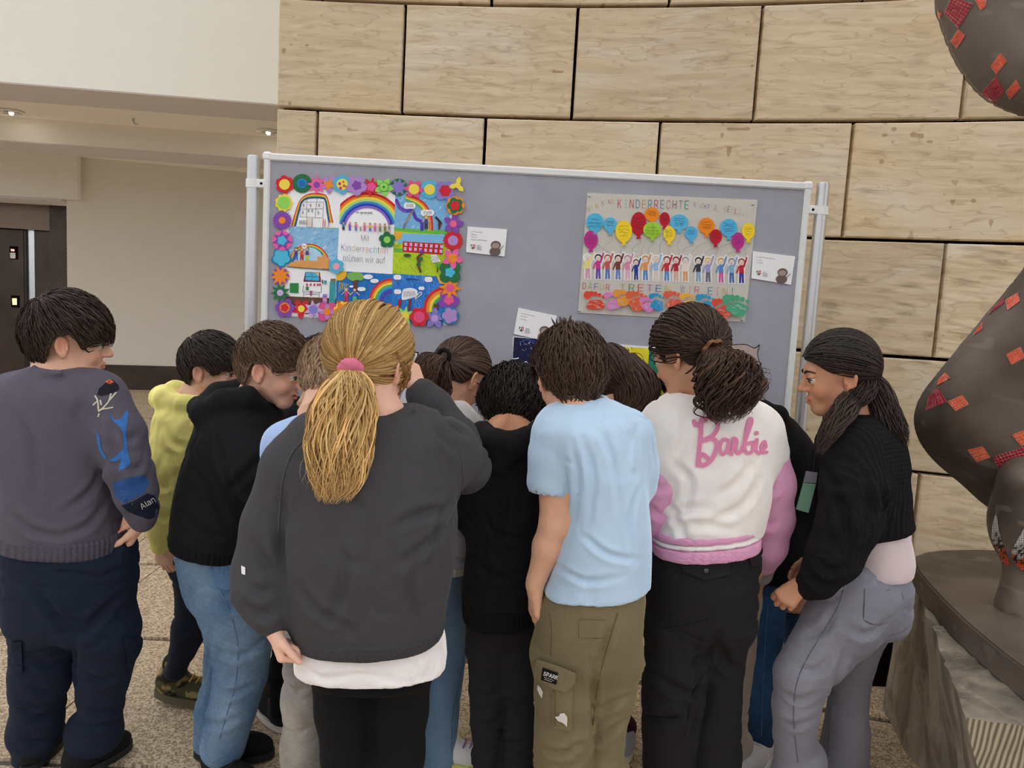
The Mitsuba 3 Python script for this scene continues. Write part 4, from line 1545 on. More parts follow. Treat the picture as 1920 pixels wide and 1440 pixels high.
class Print:
    """flat coloured shapes drawn on a sheet, one over another"""

    def __init__(self, y, clip=None, step=.00018):
        self.y, self.clip, self.parts, self.n, self.step = y, clip, [], 0, step

    def add(self, poly, color, jitter=0.0, board=True):
        if not board:
            pass
        if self.clip is not None:
            poly = poly.intersection(self.clip)
        self.n += 1
        for g in getattr(poly, 'geoms', [poly]):
            if g.geom_type != 'Polygon' or g.area < 1e-8:
                continue
            try:
                v, f = trimesh.creation.triangulate_polygon(g, engine='earcut')
            except Exception:
                continue
            v = np.asarray(v)
            if not len(f):
                continue
            V = np.stack([v[:, 0], np.full(len(v), self.y - .0004 - self.step * self.n), v[:, 1]], 1)
            c = np.tile(srgb(color), (len(v), 1))
            self.parts.append((trimesh.Trimesh(V, f, process=False), c))

    def px(self, poly, color):
        self.add(to_board(poly), color)

    def line(self, pts, w, color, smooth=True, fn=None):
        """pts in photo pixels, w in pixels"""
        p = smooth_line(pts, 5) if smooth and len(pts) > 2 else np.asarray(pts, float)
        self.px(sg.LineString(p).buffer(w / 2, cap_style='round', quad_segs=3), color)

    def text(self, s, pl, pr, cap_px, colors, bold=False):
        """lettering from pixel pl to pixel pr along its baseline"""
        a, b = np.array(bp(*pl)), np.array(bp(*pr))
        h = cap_px * YB / FOC
        glyphs, x = [], 0.0
        full = text_poly(s, h, bold)
        if not bold:
            full = full.buffer(-h * .022)
        w = full.bounds[2] - full.bounds[0]
        d = b - a
        k = np.linalg.norm(d) / w
        ang = math.degrees(math.atan2(d[1], d[0]))
        pieces = [g for g in getattr(full, 'geoms', [full])]
        cols = colors if isinstance(colors, (list, tuple)) else [colors]
        pieces.sort(key=lambda g: g.centroid.x)
        for g in pieces:
            u = (g.centroid.x - full.bounds[0]) / w
            c = cols[min(int(u * len(cols)), len(cols) - 1)]
            g = affinity.translate(affinity.rotate(affinity.scale(affinity.translate(g, -full.bounds[0], 0), k, 1, origin=(0, 0)), ang, origin=(0, 0)), a[0], a[1])
            self.add(g, c)

    def hatch(self, poly, color, n, length, w, ang, seed=0, spread=10):
        """short pencil strokes inside an outline (pixels)"""
        R = np.random.RandomState(seed)
        x0, y0, x1, y1 = poly.bounds
        for _ in range(n):
            x, y = R.uniform(x0, x1), R.uniform(y0, y1)
            t = math.radians(ang + R.randn() * spread)
            l = length * R.uniform(.5, 1.3) / 2
            s = sg.LineString([(x - l * math.cos(t), y - l * math.sin(t)), (x + l * math.cos(t), y + l * math.sin(t))]).buffer(w / 2 * R.uniform(.6, 1.4), quad_segs=1).intersection(poly)
            if not s.is_empty:
                c = color[R.randint(len(color))] if isinstance(color, (list, tuple)) else color
                self.add_flat(to_board(s), c)

    def add_flat(self, poly, color):
        self.n -= 1
        self.add(poly, color)

    def done(self, parent, name='drawing', label=None):
        if not self.parts:
            return
        m, c = join_colored(self.parts)
        if (m.face_normals[:, 1] > 0).sum() > len(m.faces) / 2:
            m.invert()
        return part(name, m, 'paint', parent, color=c, label=label)


def solid_part(poly, y, thick, color, name, parent, bsdf='paper', label=None):
    m = sheet(poly, y, thick)
    return part(name, m, bsdf, parent, color=np.tile(srgb(color), (len(m.vertices), 1)), label=label)


# --- board, frame, posts
B_ = thing('pin_board', 'grey felt pin board in white frame on two aluminium posts', 'pin board')
x0, x1, z1, z0 = -.985, 1.092, 2.000, .82
part('felt_panel', box([x0 + .01, FRONT, z0 + .01], [x1 - .01, YB + .02, z1 - .01]), 'felt', B_)
for lo, hi in (((x0, FRONT - .010, z1 - .028), (x1, YB + .026, z1)), ((x0, FRONT - .010, z0), (x1, YB + .026, z0 + .028)), ((x0, FRONT - .010, z0 + .02), (x0 + .024, YB + .026, z1 - .02)), ((x1 - .024, FRONT - .010, z0 + .02), (x1, YB + .026, z1 - .02))):
    part('frame_bar', bevel_box(lo, hi, .005), 'white_metal', B_)
for x, z in ((x0 + .012, z1 - .012), (x1 - .012, z1 - .012), (x0 + .012, z0 + .012), (x1 - .012, z0 + .012)):
    part('corner_cap', bevel_box([x - .017, FRONT - .013, z - .017], [x + .017, YB + .028, z + .017], .008), 'white_plastic', B_)
for x, top in ((-1.030, 1.990), (1.142, 2.005)):
    p = part('post', lathe([(0, .02), (.0235, .02), (.0235, top - .006), (.020, top), (0, top)], 24, (x, YB, 0)), 'aluminium', B_, smooth=40)
    part('post_foot', bevel_box([x - .03, YB - .22, .0], [x + .03, YB + .22, .025], .006), 'aluminium', p)
    for zc in (top - .105, 1.0):
        s = 1 if x < 0 else -1
        c = part('clamp', bevel_box([min(x + s * .02, x + s * .052), YB - .022, zc - .016], [max(x + s * .02, x + s * .052), YB + .012, zc + .016], .003), 'white_plastic', p)
        part('clamp_ring', lathe([(.0235, -.016), (.027, -.016), (.027, .016), (.0235, .016)], 24, (x, YB, zc)), 'white_plastic', p, smooth=40)
        sc = trimesh.creation.icosphere(subdivisions=1, radius=.005)
        sc.apply_translation([x + s * .038, YB - .022, zc])
        part('screw', sc, 'dark_gap', c)

# --- flower poster: nine drawn sheets with a border of cut paper flowers
Z = lambda ox, oy: (lambda x, y: (ox + x / 7.2, oy + y / 7.2))
ZA, ZB, ZC, ZD = Z(500, 300), Z(640, 300), Z(500, 440), Z(640, 440)
FP = thing('flower_poster', 'poster of children drawings with rainbows, bordered by colourful paper flowers', 'poster')
YP = FRONT - .004
solid_part(to_board(sg.Polygon([(532, 342), (850, 358), (838, 610), (526, 592)])), YP + .002, .002, '#f4f2ee', 'backing', FP)


def quad(*p):
    return sg.Polygon(p)


RB = ['#d8262f', '#ef7d25', '#f4d53a', '#58b25a', '#2f6fc0', '#5b3fa0']


def arc(c, ro, ri, a0, a1, ey=1.0, n=28):
    t = np.radians(np.linspace(a0, a1, n))
    o = [(c[0] + ro * math.cos(x), c[1] - ey * ro * math.sin(x)) for x in t]
    i = [(c[0] + ri * math.cos(x), c[1] - ey * ri * math.sin(x)) for x in t[::-1]]
    return sg.Polygon(o + i)


def rainbow(P, c, ro, ri, a0, a1, cols=RB, ey=1.0):
    k = len(cols)
    for i, col in enumerate(cols):
        P.px(arc(c, ro + (ri - ro) * i / k, ro + (ri - ro) * (i + 1) / k, a0, a1, ey), col)


def stick(P, x, y, h, top, low, hair='#5a3a22', arms=True, skin='#e8b894', slim=1.0):
    """a drawn child: feet at (x, y), height h pixels"""
    w = slim * h
    P.px(quad((x - .14 * w, y), (x - .03 * w, y), (x, y - .35 * h), (x + .03 * w, y), (x + .14 * w, y), (x + .12 * w, y - .42 * h), (x - .12 * w, y - .42 * h)), low)
    P.px(quad((x - .14 * w, y - .40 * h), (x + .14 * w, y - .40 * h), (x + .11 * w, y - .72 * h), (x - .11 * w, y - .72 * h)), top)
    if arms:
        P.line([(x - .12 * h, y - .68 * h), (x - .30 * h, y - .5 * h)], .06 * h, skin, False)
        P.line([(x + .12 * h, y - .68 * h), (x + .30 * h, y - .5 * h)], .06 * h, skin, False)
    P.px(sg.Point(x, y - .86 * h).buffer(.14 * h, 4), hair)
    P.px(sg.Point(x, y - .83 * h).buffer(.105 * h, 4), skin)


def new_sheet(px_quad, color):
    pl = to_board(sg.Polygon(px_quad))
    k = solid_part(pl, YP, .0008, color, 'drawing_sheet', FP)
    return k, Print(YP, pl)


# school under a rainbow
k, P = new_sheet([(546, 350), (640, 355), (636, 429), (543, 424)], '#f6f6f6')
ol = lambda off: smooth_line([(546 + off * .9, 428), (556 + off * .75, 392), (566 + off * .3, 372 + off * .6), (582, 363 + off), (602, 363 + off), (614 - off * .4, 370 + off * .7), (621 - off * .8, 398), (628 - off * .95, 430)], 5)
for i, col in enumerate(['#d8352c', '#ee8a2c', '#e9cf45', '#4b9b55', '#2b3f9a']):
    P.line([tuple(q) for q in ol(1 + i * 1.9)[::3]], 2.3, col)
z = ZA
for a in ([(460, 570), (770, 570), (765, 785), (458, 770), (460, 570)], [(548, 510), (685, 515), (685, 570)], [(548, 570), (540, 775)], [(680, 570), (660, 780)], [(460, 665), (765, 660)], [(548, 510), (548, 570)], [(550, 780), (548, 910)], [(625, 785), (618, 910)]):
    P.line([z(*p) for p in a], .55, '#45424a', False)
for (x, y) in ((505, 615), (600, 615), (715, 615), (495, 710), (572, 690), (622, 690), (705, 715)):
    P.line([z(x, y - 18), z(x + 8, y), z(x, y + 18), z(x - 8, y), z(x, y - 18)], .8, '#55525a', False)
for i in range(7):
    P.line([z(448 + i * 14, 815 + 3 * (i % 2)), z(452 + i * 14, 870)], .7, '#6a676e', False)
P.px(quad(z(565, 790), z(612, 790), z(612, 905), z(560, 905)), '#e4d6c6')
for i, c in enumerate(('#c63a3a', '#c63a3a', '#f0f0f0', '#c63a3a')):
    P.line([z(775 + i * 26, 800 + (i % 2) * 10), z(765 + i * 26, 905)], 1.2, c, False)
P.line([ZA(350, 912), ZA(600, 915), ZA(990, 928)], 1.8, '#4fae4c', False)
P.done(k)
# sky with rainbow and children on an island
k, P = new_sheet([(543, 424), (636, 429), (632, 510), (538, 501)], '#8fc0e2')
skyq = quad((543, 424), (636, 429), (632, 510), (538, 501))
P.hatch(skyq, ['#6fabdb', '#a9d0ea', '#cfe6f4', '#5e9ad0'], 170, 9, 1.0, -30, 3, 12)
rainbow(P, (580, 498), 39, 30, 8, 172, RB, 1.05)
P.px(sg.Point(580, 492).buffer(28), '#b5d9ee')
P.px(sg.Polygon([ZA(*p) for p in ((300, 1390), (420, 1360), (690, 1360), (690, 1300), (740, 1310), (770, 1265), (810, 1300), (855, 1340), (840, 1370), (880, 1400), (860, 1470), (300, 1440))]), '#e2a25e')
P.hatch(quad((541, 490), (622, 492), (620, 505), (541, 500)), ['#d08c45', '#efba80'], 60, 8, .8, -2, 4, 6)
for x, t, l in ((556, '#4a3f9a', '#3b5fb0'), (567, '#e0562f', '#b8343a'), (577, '#4a4aa8', '#c8d040')):
    stick(P, x, 488, 24, t, l)
P.px(sg.Point(572, 462).buffer(5), '#f4f4f4')
P.line([(569, 461), (572, 463), (575, 461)], 1.2, '#d0303a')
P.line([ZC(290, 435), ZC(860, 475)], 1.6, '#7a5536', False)
P.done(k)
# classroom
k, P = new_sheet([(538, 501), (632, 510), (630, 596), (535, 590)], '#f5f5f4')
z = ZC
P.px(quad(z(250, 830), z(950, 860), z(950, 1000), z(240, 960)), '#6d4a38')
P.hatch(quad(z(250, 830), z(950, 860), z(950, 1000), z(240, 960)), ['#5a3b2b', '#835b47'], 70, 7, .8, 70, 5, 15)
P.px(quad(z(500, 635), z(525, 505), z(722, 510), z(740, 640)), '#7a2440')
P.px(quad(z(530, 512), z(712, 516), z(712, 625), z(528, 612)), '#4fb6dc')
P.px(quad(z(655, 515), z(712, 518), z(712, 560)), '#f0d040')
for a in ([(618, 512), (616, 618)], [(530, 565), (712, 570)], [(500, 690), (490, 770), (745, 780), (740, 690)], [(505, 770), (500, 880)], [(712, 780), (712, 890)], [(515, 800), (700, 805)]):
    P.line([z(*p) for p in a], .7, '#35323a', False)
for x in (550, 600, 650, 695, 725):
    P.px(quad(z(x - 10, 660), z(x + 12, 660), z(x + 10, 692), z(x - 12, 690)), '#c2415a')
P.px(quad(z(320, 655), z(438, 655), z(436, 790), z(320, 782)), '#2f8a45')
P.px(quad(z(860, 630), z(940, 632), z(930, 930), z(848, 920)), '#39a0a6')
P.hatch(quad(z(860, 630), z(940, 632), z(930, 930), z(848, 920)), ['#2a8088', '#6cc3c4'], 50, 6, .9, 80, 6, 10)
P.px(quad(z(872, 595), z(938, 595), z(938, 632), z(868, 630)), '#8a6a52')
P.px(quad(z(535, 700), z(575, 700), z(572, 752), z(535, 750)), '#4a7a4a')
P.px(quad(z(590, 760), z(625, 755), z(610, 830), z(596, 828)), '#b0407a')
for i, c in enumerate(('#b48ad0', '#7a7ad0', '#d890d0', '#e79bd0', '#8a8ad6', '#b48ad0')):
    P.px(quad(z(765, 800 + i * 24), z(822, 803 + i * 24), z(820, 826 + i * 24), z(763, 823 + i * 24)), c)
P.px(quad(z(785, 618), z(818, 620), z(815, 670), z(784, 665)), '#38989c')
P.px(quad(z(755, 610), z(772, 610), z(770, 665), z(755, 660)), '#55525a')
P.done(k)
# middle sheet: rainbow, row of children, lettering
k, P = new_sheet([(640, 352), (742, 358), (736, 514), (632, 508)], '#fafafa')
for i, col in enumerate(['#d8262f', '#ef7d25', '#f6de4a', '#a9dc86', '#3f86d2', '#2448b0', '#9a6cd0']):
    P.px(arc((689, 431), 70 - i * 4.2, 70 - (i + 1) * 4.2, 12, 168, 1.0), col)
P.line([ZA(1212, 705), ZA(1222, 720), ZA(1235, 700), ZA(1246, 720)], .8, '#55505a')
for x in (1268, 1290, 1318, 1342, 1370, 1392, 1412):
    P.line([ZA(x, 705), ZA(x + 5, 722), ZA(x + 10, 706), ZA(x + 14, 724 + 8 * (x % 3))], .7, '#6a666e')
cols = (('#3f7fc0', '#2f2f38'), ('#9a4fb8', '#5a5fc0'), ('#e06a9a', '#4f7fc8'), ('#5f8a3f', '#5f8a3f'), ('#e765a4', '#d0559a'), ('#e8b83a', '#3f6fc0'), ('#e765b8', '#c85ab0'), ('#8a9a6a', '#5a7a4a'), ('#7a8a3a', '#6a7a3a'), ('#5a9ac0', '#c09a8a'))
for i, (x, (t, l)) in enumerate(zip((1042, 1128, 1212, 1276, 1330, 1405, 1472, 1540, 1608, 1665), cols)):
    px_, py_ = ZA(x, 950 + (x - 1042) * .05)
    stick(P, px_, py_, 8 if i == 3 else 16, t, l, hair=('#3a2a20', '#a06a30', '#6a4a30')[i % 3])
P.text('Mit', ZA(1285, 1095), ZA(1395, 1102), 10.5, '#55545c')
P.text('Kinderrechten', ZA(1020, 1228), ZA(1642, 1272), 12.5, ['#5a6fb8', '#c85a7a', '#4a6fb0', '#c9a83a', '#4a8a7a', '#c8743a', '#4a5fa8', '#d07a3a', '#5a7fc0', '#3f9a9a', '#4a4a58', '#e0b050', '#b05aa8'])
P.text('blühen wir auf', ZA(1050, 1370), ZA(1612, 1402), 11.5, '#4a4950')
P.done(k)
# lower middle: sun, tree, children, half rainbow
k, P = new_sheet([(632, 508), (736, 514), (733, 604), (629, 598)], '#2f78c4')
z = ZC
P.hatch(quad((632, 508), (736, 514), (733, 604), (629, 598)), ['#2563ae', '#4a92d8', '#1f56a0'], 160, 7, .9, 70, 8, 15)
P.px(quad(z(950, 890), z(1700, 930), z(1690, 1130), z(940, 1100)), '#c8743a')
P.hatch(quad(z(950, 890), z(1700, 930), z(1690, 1130), z(940, 1100)), ['#b5602c', '#db8a50'], 80, 9, .9, 4, 9, 8)
rainbow(P, z(1690, 915), 43, 17, 88, 182, ['#d82f3a', '#ee8430', '#f3d94a', '#5bb85e', '#3aa0d8', '#2f62c0', '#6a3fae'], 1.05)
P.px(sg.Point(*z(985, 520)).buffer(14), '#f2b733')
for i in range(6):
    P.line([z(990 + i * 22, 640 + 6 * i), z(980 + i * 26, 780 - 20 * i)], 1.0, '#ecd05a', False)
P.px(quad(z(1170, 610), z(1238, 615), z(1230, 760), z(1176, 752)), '#6b4530')
P.px(unary_union([sg.Point(*z(1135 + i * 34, 560 + 12 * math.sin(i * 2))).buffer(8.5 - .9 * abs(i - 2)) for i in range(5)]), '#7fb95a')
for (x, y, w) in ((1375, 570, 9), (1460, 625, 8), (1285, 735, 8), (1150, 700, 4)):
    P.px(affinity.scale(sg.Point(*z(x, y)).buffer(w), 1, .5), '#f2f2f4')
stick(P, *z(1080, 900), 26, '#d0508a', '#c23a5a', hair='#c89a5a')
stick(P, *z(1195, 915), 28, '#3a6ad0', '#6ac06a', hair='#4a2f20')
P.done(k)
# right column, top: slide and rainbow
k, P = new_sheet([(742, 356), (846, 362), (840, 441), (739, 433)], '#7db7e2')
z = ZB
P.hatch(quad((742, 356), (846, 362), (840, 441), (739, 433)), ['#6aa6d8', '#9ccbea', '#b9dcf0'], 110, 8, 1.0, -40, 10, 14)
P.px(quad(z(720, 915), z(1440, 955), z(1440, 1005), z(715, 985)), '#6cc04a')
for i, c in enumerate(('#d9352c', '#ef8a2c', '#f2d84a', '#5fb45a')):
    P.line([z(880, 470 + i * 22), z(1010, 520 + i * 24), z(1130 - i * 14, 600 + i * 20), z(1215 - i * 26, 760), z(1230 - i * 28, 945)], 3.3, c)
P.line([z(745, 545), z(790, 640), z(870, 690), z(960, 690), z(1010, 790), z(1085, 840), z(1090, 940)], 6.0, '#5a3fb0')
P.line([z(745, 575), z(800, 660), z(880, 700)], 2.0, '#8a5ad0')
P.line([z(840, 920), z(930, 740), z(985, 680)], 3.4, '#7a7a80')
P.line([z(870, 850), z(950, 720)], 1.6, '#e8a040')
for (x, y, w, h) in ((925, 620, 130, 85), (1165, 715, 160, 90)):
    P.px(unary_union([sg.Point(*z(x + dx * w * .3, y)).buffer(h / 7.2 * .48) for dx in (-1, 0, 1)]), '#f6f6f6')
    for i in range(7):
        P.line([z(x - w * .34 + i * w * .11, y - h * .25), z(x - w * .32 + i * w * .11, y + h * .25)], .7, '#66646c', False)
stick(P, *z(1150, 935), 26, '#4a4a98', '#3a3a6a', hair='#c09040')
P.px(quad(z(1265, 780), z(1285, 760), z(1370, 860), z(1340, 870)), '#2a2022')
P.px(quad(z(1310, 850), z(1360, 855), z(1330, 945), z(1312, 945)), '#6a2a20')
P.done(k)
# right column, middle: red school on a meadow
k, P = new_sheet([(739, 433), (840, 441), (835, 519), (736, 513)], '#b9d631')
P.hatch(quad((739, 460), (838, 466), (835, 519), (736, 513)), ['#a6c824', '#cde04a', '#98ba20'], 130, 8, 1.1, 60, 12, 25)
P.px(quad(z(715, 985), z(1440, 1010), z(1440, 1120), z(712, 1130)), '#7fc0e8')
P.hatch(quad(z(715, 985), z(1440, 1010), z(1440, 1120), z(712, 1130)), ['#68aee0', '#a5d4f0'], 50, 8, .9, 3, 13, 8)
P.px(sg.Point(*z(745, 1010)).buffer(11), '#f0b040')
P.px(quad(z(712, 1190), z(830, 1200), z(830, 1250), z(712, 1240)), '#6ab84a')
P.px(quad(z(835, 1100), z(1375, 1130), z(1368, 1280), z(828, 1240)), '#cf2633')
for i in range(8):
    for j in range(2):
        x, y = 875 + i * 69 - j * 8, 1140 + j * 62 + i * 5
        P.px(quad(z(x - 17, y - 26), z(x + 17, y - 24), z(x + 15, y + 20), z(x - 19, y + 18)), '#d3cdea')
        P.line([z(x, y - 22), z(x - 1, y + 16)], .6, '#8a5a8a', False)
P.px(sg.Point(*z(1085, 1235)).buffer(3.2), '#7a3fb8')
P.line([z(1095, 1265), z(1035, 1320), z(1060, 1390), z(1050, 1440), z(1075, 1510)], 4.0, '#6a3c28')
P.px(affinity.scale(sg.Point(*z(895, 1290)).buffer(7), 1, .45), '#3a5a38')
for (x, y) in ((1075, 1340), (1048, 1415)):
    P.px(sg.Point(*z(x, y)).buffer(4.2), '#3f6a4a')
P.px(quad(z(1210, 1285), z(1290, 1280), z(1345, 1375), z(1230, 1390)), '#efeff0')
for i in range(6):
    P.line([z(1222 + i * 16, 1295), z(1236 + i * 16, 1375)], .6, '#7a7880', False)
P.line([z(1305, 1450), z(1300, 1510)], 2.0, '#5a3a26', False)
P.px(sg.Point(*z(1308, 1425)).buffer(4), '#5faa3f')
P.px(sg.Point(*z(755, 1130)).buffer(3.5), '#c8d040')
P.done(k)
# right column, bottom: rain, whale, rainbow
k, P = new_sheet([(736, 513), (835, 519), (831, 610), (733, 604)], '#3b7fd0')
z = ZD
P.hatch(quad((736, 513), (835, 519), (831, 610), (733, 604)), ['#2a66b8', '#5a9ae0', '#7fb4ea'], 150, 8, 1.0, 80, 15, 14)
P.hatch(quad((738, 525), (820, 530), (815, 580), (736, 580)), ['#1f3f80'], 60, 3.2, .9, 95, 16, 8)
for c, ro, ri in (('#d9302f', 30, 26), ('#ef8f2c', 26, 22), ('#f2da4a', 22, 18), ('#4fae5a', 18, 14), ('#4a3fb0', 14, 9)):
    P.px(arc(z(1400, 1010), ro * 1.35, ri * 1.35, 60, 190, 1.05), c)
for (x, y, r) in ((760, 575, 6), (1180, 605, 6.2), (762, 770, 5.6), (1085, 725, 4)):
    P.px(unary_union([sg.Point(*z(x + dx, y)).buffer(r * .8) for dx in (-18, 0, 18)]), '#f3f3f5')
P.px(sg.Polygon(smooth_line([z(825, 790), z(850, 735), z(950, 720), z(1030, 760), z(1010, 830), z(930, 860), z(825, 880)], 5, True)), '#efeff2')
P.line([z(1000, 850), z(1060, 780), z(1085, 800), z(1000, 870)], 1.5, '#f0e0c8')
for i in range(9):
    P.line([z(845 + i * 18, 765), z(850 + i * 18, 845 - i * 3)], .6, '#55525a', False)
P.line([z(885, 600), z(960, 600), z(1050, 612)], 1.4, '#2f3550')
P.px(quad(z(770, 880), z(820, 870), z(800, 980), z(770, 985)), '#a02a30')
P.px(quad(z(915, 880), z(950, 870), z(930, 1040), z(905, 1030)), '#7a3a28')
P.px(sg.Polygon([z(1290, 560), z(1400, 580), z(1410, 670), z(1330, 660)]), '#efb848')
P.px(quad(z(1255, 935), z(1320, 940), z(1310, 1000), z(1250, 995)), '#6a4028')
P.done(k)


# cut paper flowers
def blossom(kind, n, r, rot=0.0):
    t = np.linspace(0, 2 * np.pi, 120, endpoint=False)
    if kind == 'round':
        d = r * .62
        pt = unary_union([sg.Point(d * math.cos(rot + 2 * np.pi * i / n), d * math.sin(rot + 2 * np.pi * i / n)).buffer(r * .98 * math.sin(math.pi / n) * .72 + r * .06, 10) for i in range(n)] + [sg.Point(0, 0).buffer(r * .6)])
        return pt
    if kind == 'star':
        q = [((r if i % 2 == 0 else r * .5) * math.cos(rot + math.pi * i / n), (r if i % 2 == 0 else r * .5) * math.sin(rot + math.pi * i / n)) for i in range(2 * n)]
        return sg.Polygon(q).buffer(r * .03)
    if kind == 'leaf':
        ps = []
        for i in range(n):
            a = rot + 2 * np.pi * i / n
            w = r * .30
            u, v = np.array([math.cos(a), math.sin(a)]), np.array([-math.sin(a), math.cos(a)])
            ps.append(sg.Polygon(smooth_line([u * r * .15 - v * w * .4, u * r * .55 - v * w, u * r * .85 - v * w * .55, u * r, u * r * .85 + v * w * .55, u * r * .55 + v * w, u * r * .15 + v * w * .4], 4, True)).buffer(0))
        return unary_union(ps + [sg.Point(0, 0).buffer(r * .36)])
    if kind == 'scallop':
        return sg.Polygon([(r * (.93 + .07 * math.cos(n * x)) * math.cos(x), r * (.93 + .07 * math.cos(n * x)) * math.sin(x)) for x in t])
    return sg.Point(0, 0).buffer(r)


G = dict(red='#d5323c', green='#2f7348', pink='#ef6aa6', lilac='#b690cc', sky='#5cb7d8', lime='#96dc62', lav='#8d80c6', rose='#e25a8c', yellow='#f6de54', orange='#f59030', purple='#8a50ae', cyan='#56bfe0', blue='#2f80ae')
FL = [(ZA, 485, 320, [('disk', 0, 128, 'green', 0), ('disk', 0, 66, '#3a86c8', 0), ('disk', 0, 44, '#2a6fb4', 0)]),
      (ZA, 850, 335, [('leaf', 5, 128, 'lilac', .3), ('star', 4, 82, 'orange', .4)]),
      (ZA, 1030, 335, [('round', 6, 128, 'sky', .5), ('disk', 0, 76, 'yellow', 0)]),
      (ZA, 1225, 350, [('round', 5, 128, 'lilac', .3), ('round', 5, 60, 'purple', .6)]),
      (ZB, 775, 370, [('disk', 0, 116, 'green', 0), ('star', 8, 122, 'lav', .2)]),
      (ZA, 685, 340, [('star', 8, 128, 'pink', .1), ('disk', 0, 42, 'purple', 0)]),
      (ZA, 1420, 370, [('star', 8, 130, 'red', .2), ('round', 5, 58, '#ee5b98', 0)]),
      (ZA, 1590, 372, [('leaf', 5, 132, 'lime', .2), ('disk', 0, 64, 'green', 0), ('disk', 0, 58, 'lime', 0), ('disk', 0, 15, 'green', 0)]),
      (ZB, 1195, 402, [('disk', 0, 124, 'sky', 0), ('disk', 0, 72, 'yellow', 0)]),
      (ZB, 985, 398, [('leaf', 6, 132, 'rose', .1), ('disk', 0, 70, 'yellow', 0)]),
      (ZB, 1405, 420, [('round', 4, 124, 'lav', .8), ('round', 6, 78, '#cf2c3a', 0)]),
      (ZB, 1570, 345, [('leaf', 3, 112, 'yellow', .8)]),
      (ZA, 240, 580, [('scallop', 9, 122, 'yellow', 0), ('disk', 0, 86, 'lime', 0)]),
      (ZA, 252, 335, [('round', 6, 122, 'red', .4), ('disk', 0, 72, 'yellow', 0)]),
      (ZA, 220, 1090, [('disk', 0, 134, 'pink', 0), ('star', 7, 132, 'purple', .2), ('round', 5, 60, 'cyan', 0)]),
      (ZA, 222, 820, [('scallop', 22, 130, 'purple', 0), ('disk', 0, 46, 'orange', 0)]),
      (ZC, 208, 310, [('round', 5, 128, 'blue', 1.57), ('round', 5, 106, 'cyan', 1.57)]),
      (ZC, 195, 560, [('scallop', 8, 120, 'purple', 0), ('star', 9, 132, 'orange', .2)]),
      (ZC, 255, 985, [('round', 6, 128, 'purple', 0), ('disk', 0, 68, 'orange', 0), ('round', 5, 50, 'red', 0)]),
      (ZC, 196, 785, [('star', 9, 128, 'green', .3), ('disk', 0, 44, '#cdb0e0', 0)]),
      (ZC, 475, 1000, [('leaf', 5, 138, 'red', .4), ('disk', 0, 46, 'yellow', 0)]),
      (ZC, 825, 1040, [('round', 4, 126, 'rose', .8), ('leaf', 4, 110, 'lilac', 1.57), ('disk', 0, 46, 'orange', 0)]),
      (ZC, 640, 1010, [('star', 7, 126, '#cdb0e0', .1), ('disk', 0, 60, '#8c86cc', 0)]),
      (ZC, 1040, 1030, [('scallop', 11, 132, 'yellow', 0), ('leaf', 6, 128, 'orange', 0), ('disk', 0, 56, 'purple', 0)]),
      (ZC, 1250, 985, [('round', 5, 100, 'sky', .3)]),
      (ZC, 1455, 1030, [('round', 5, 90, 'rose', .3)]),
      (ZD, 700, 1050, [('leaf', 6, 116, 'orange', .2), ('scallop', 9, 60, 'yellow', 0)]),
      (ZB, 1540, 620, [('round', 8, 136, 'orange', 0), ('round', 5, 100, 'green', .6), ('round', 6, 66, 'red', 0)]),
      (ZB, 1510, 1090, [('scallop', 20, 138, '#d02f38', 0), ('disk', 0, 68, 'lilac', 0)]),
      (ZB, 1515, 865, [('leaf', 5, 146, 'purple', 1.2), ('disk', 0, 46, '#ef6a90', 0)]),
      (ZD, 1470, 510, [('round', 4, 140, 'green', .8), ('round', 5, 64, 'cyan', 0)]),
      (ZD, 1505, 322, [('leaf', 5, 146, 'pink', .2), ('round', 5, 62, 'orange', .4)]),
      (ZD, 1455, 880, [('round', 5, 136, 'purple', .2), ('round', 5, 64, '#ef6090', .4)]),
      (ZD, 1470, 718, [('star', 8, 146, 'orange', .1), ('round', 6, 58, '#ea5f92', 0)]),
      (ZD, 1470, 1092, [('scallop', 6, 130, 'blue', .4), ('round', 5, 98, 'lilac', .6)]),
      (ZD, 1055, 1110, [('round', 6, 130, 'red', 0), ('disk', 0, 76, '#ec5580', 0)]),
      (ZD, 860, 1100, [('star', 8, 132, '#9fdc6a', .2), ('round', 5, 62, 'yellow', 0)]),
      (ZD, 1262, 1130, [('leaf', 5, 148, 'lav', 1.0), ('disk', 0, 48, '#bda0dc', 0)]),
      (ZA, 1632, 1080, [('round', 5, 102, 'green', .9), ('disk', 0, 46, 'lime', 0)]),
      (ZC, 950, 430, [('round', 6, 102, 'sky', .5), ('disk', 0, 46, '#f0a8b8', 0)])]
for i, (zz, cx, cy, layers) in enumerate(FL):
    y = YP - .0035 - .0016 * (i % 4) - .0003 * i / len(FL)
    c = zz(cx, cy)
    parent = FP
    for j, (kind, n, r, col, rot) in enumerate(layers):
        pl = affinity.translate(blossom(kind, n, r / 7.2, rot), c[0], c[1])
        key = solid_part(to_board(pl), y - .0011 * j, .0010, G.get(col, col), 'paper_flower' if j == 0 else 'flower_center', parent)
        if j == 0:
            parent = key
    if i == 2:
        P = Print(y - .0011)
        for (x, yy, r) in ((995, 325, 20), (1046, 302, 13), (1008, 385, 20), (1055, 355, 16), (1085, 368, 11)):
            P.px(sg.Point(*ZA(x, yy)).buffer(r / 7.2), '#c2407a')
        P.done(parent, 'dots')

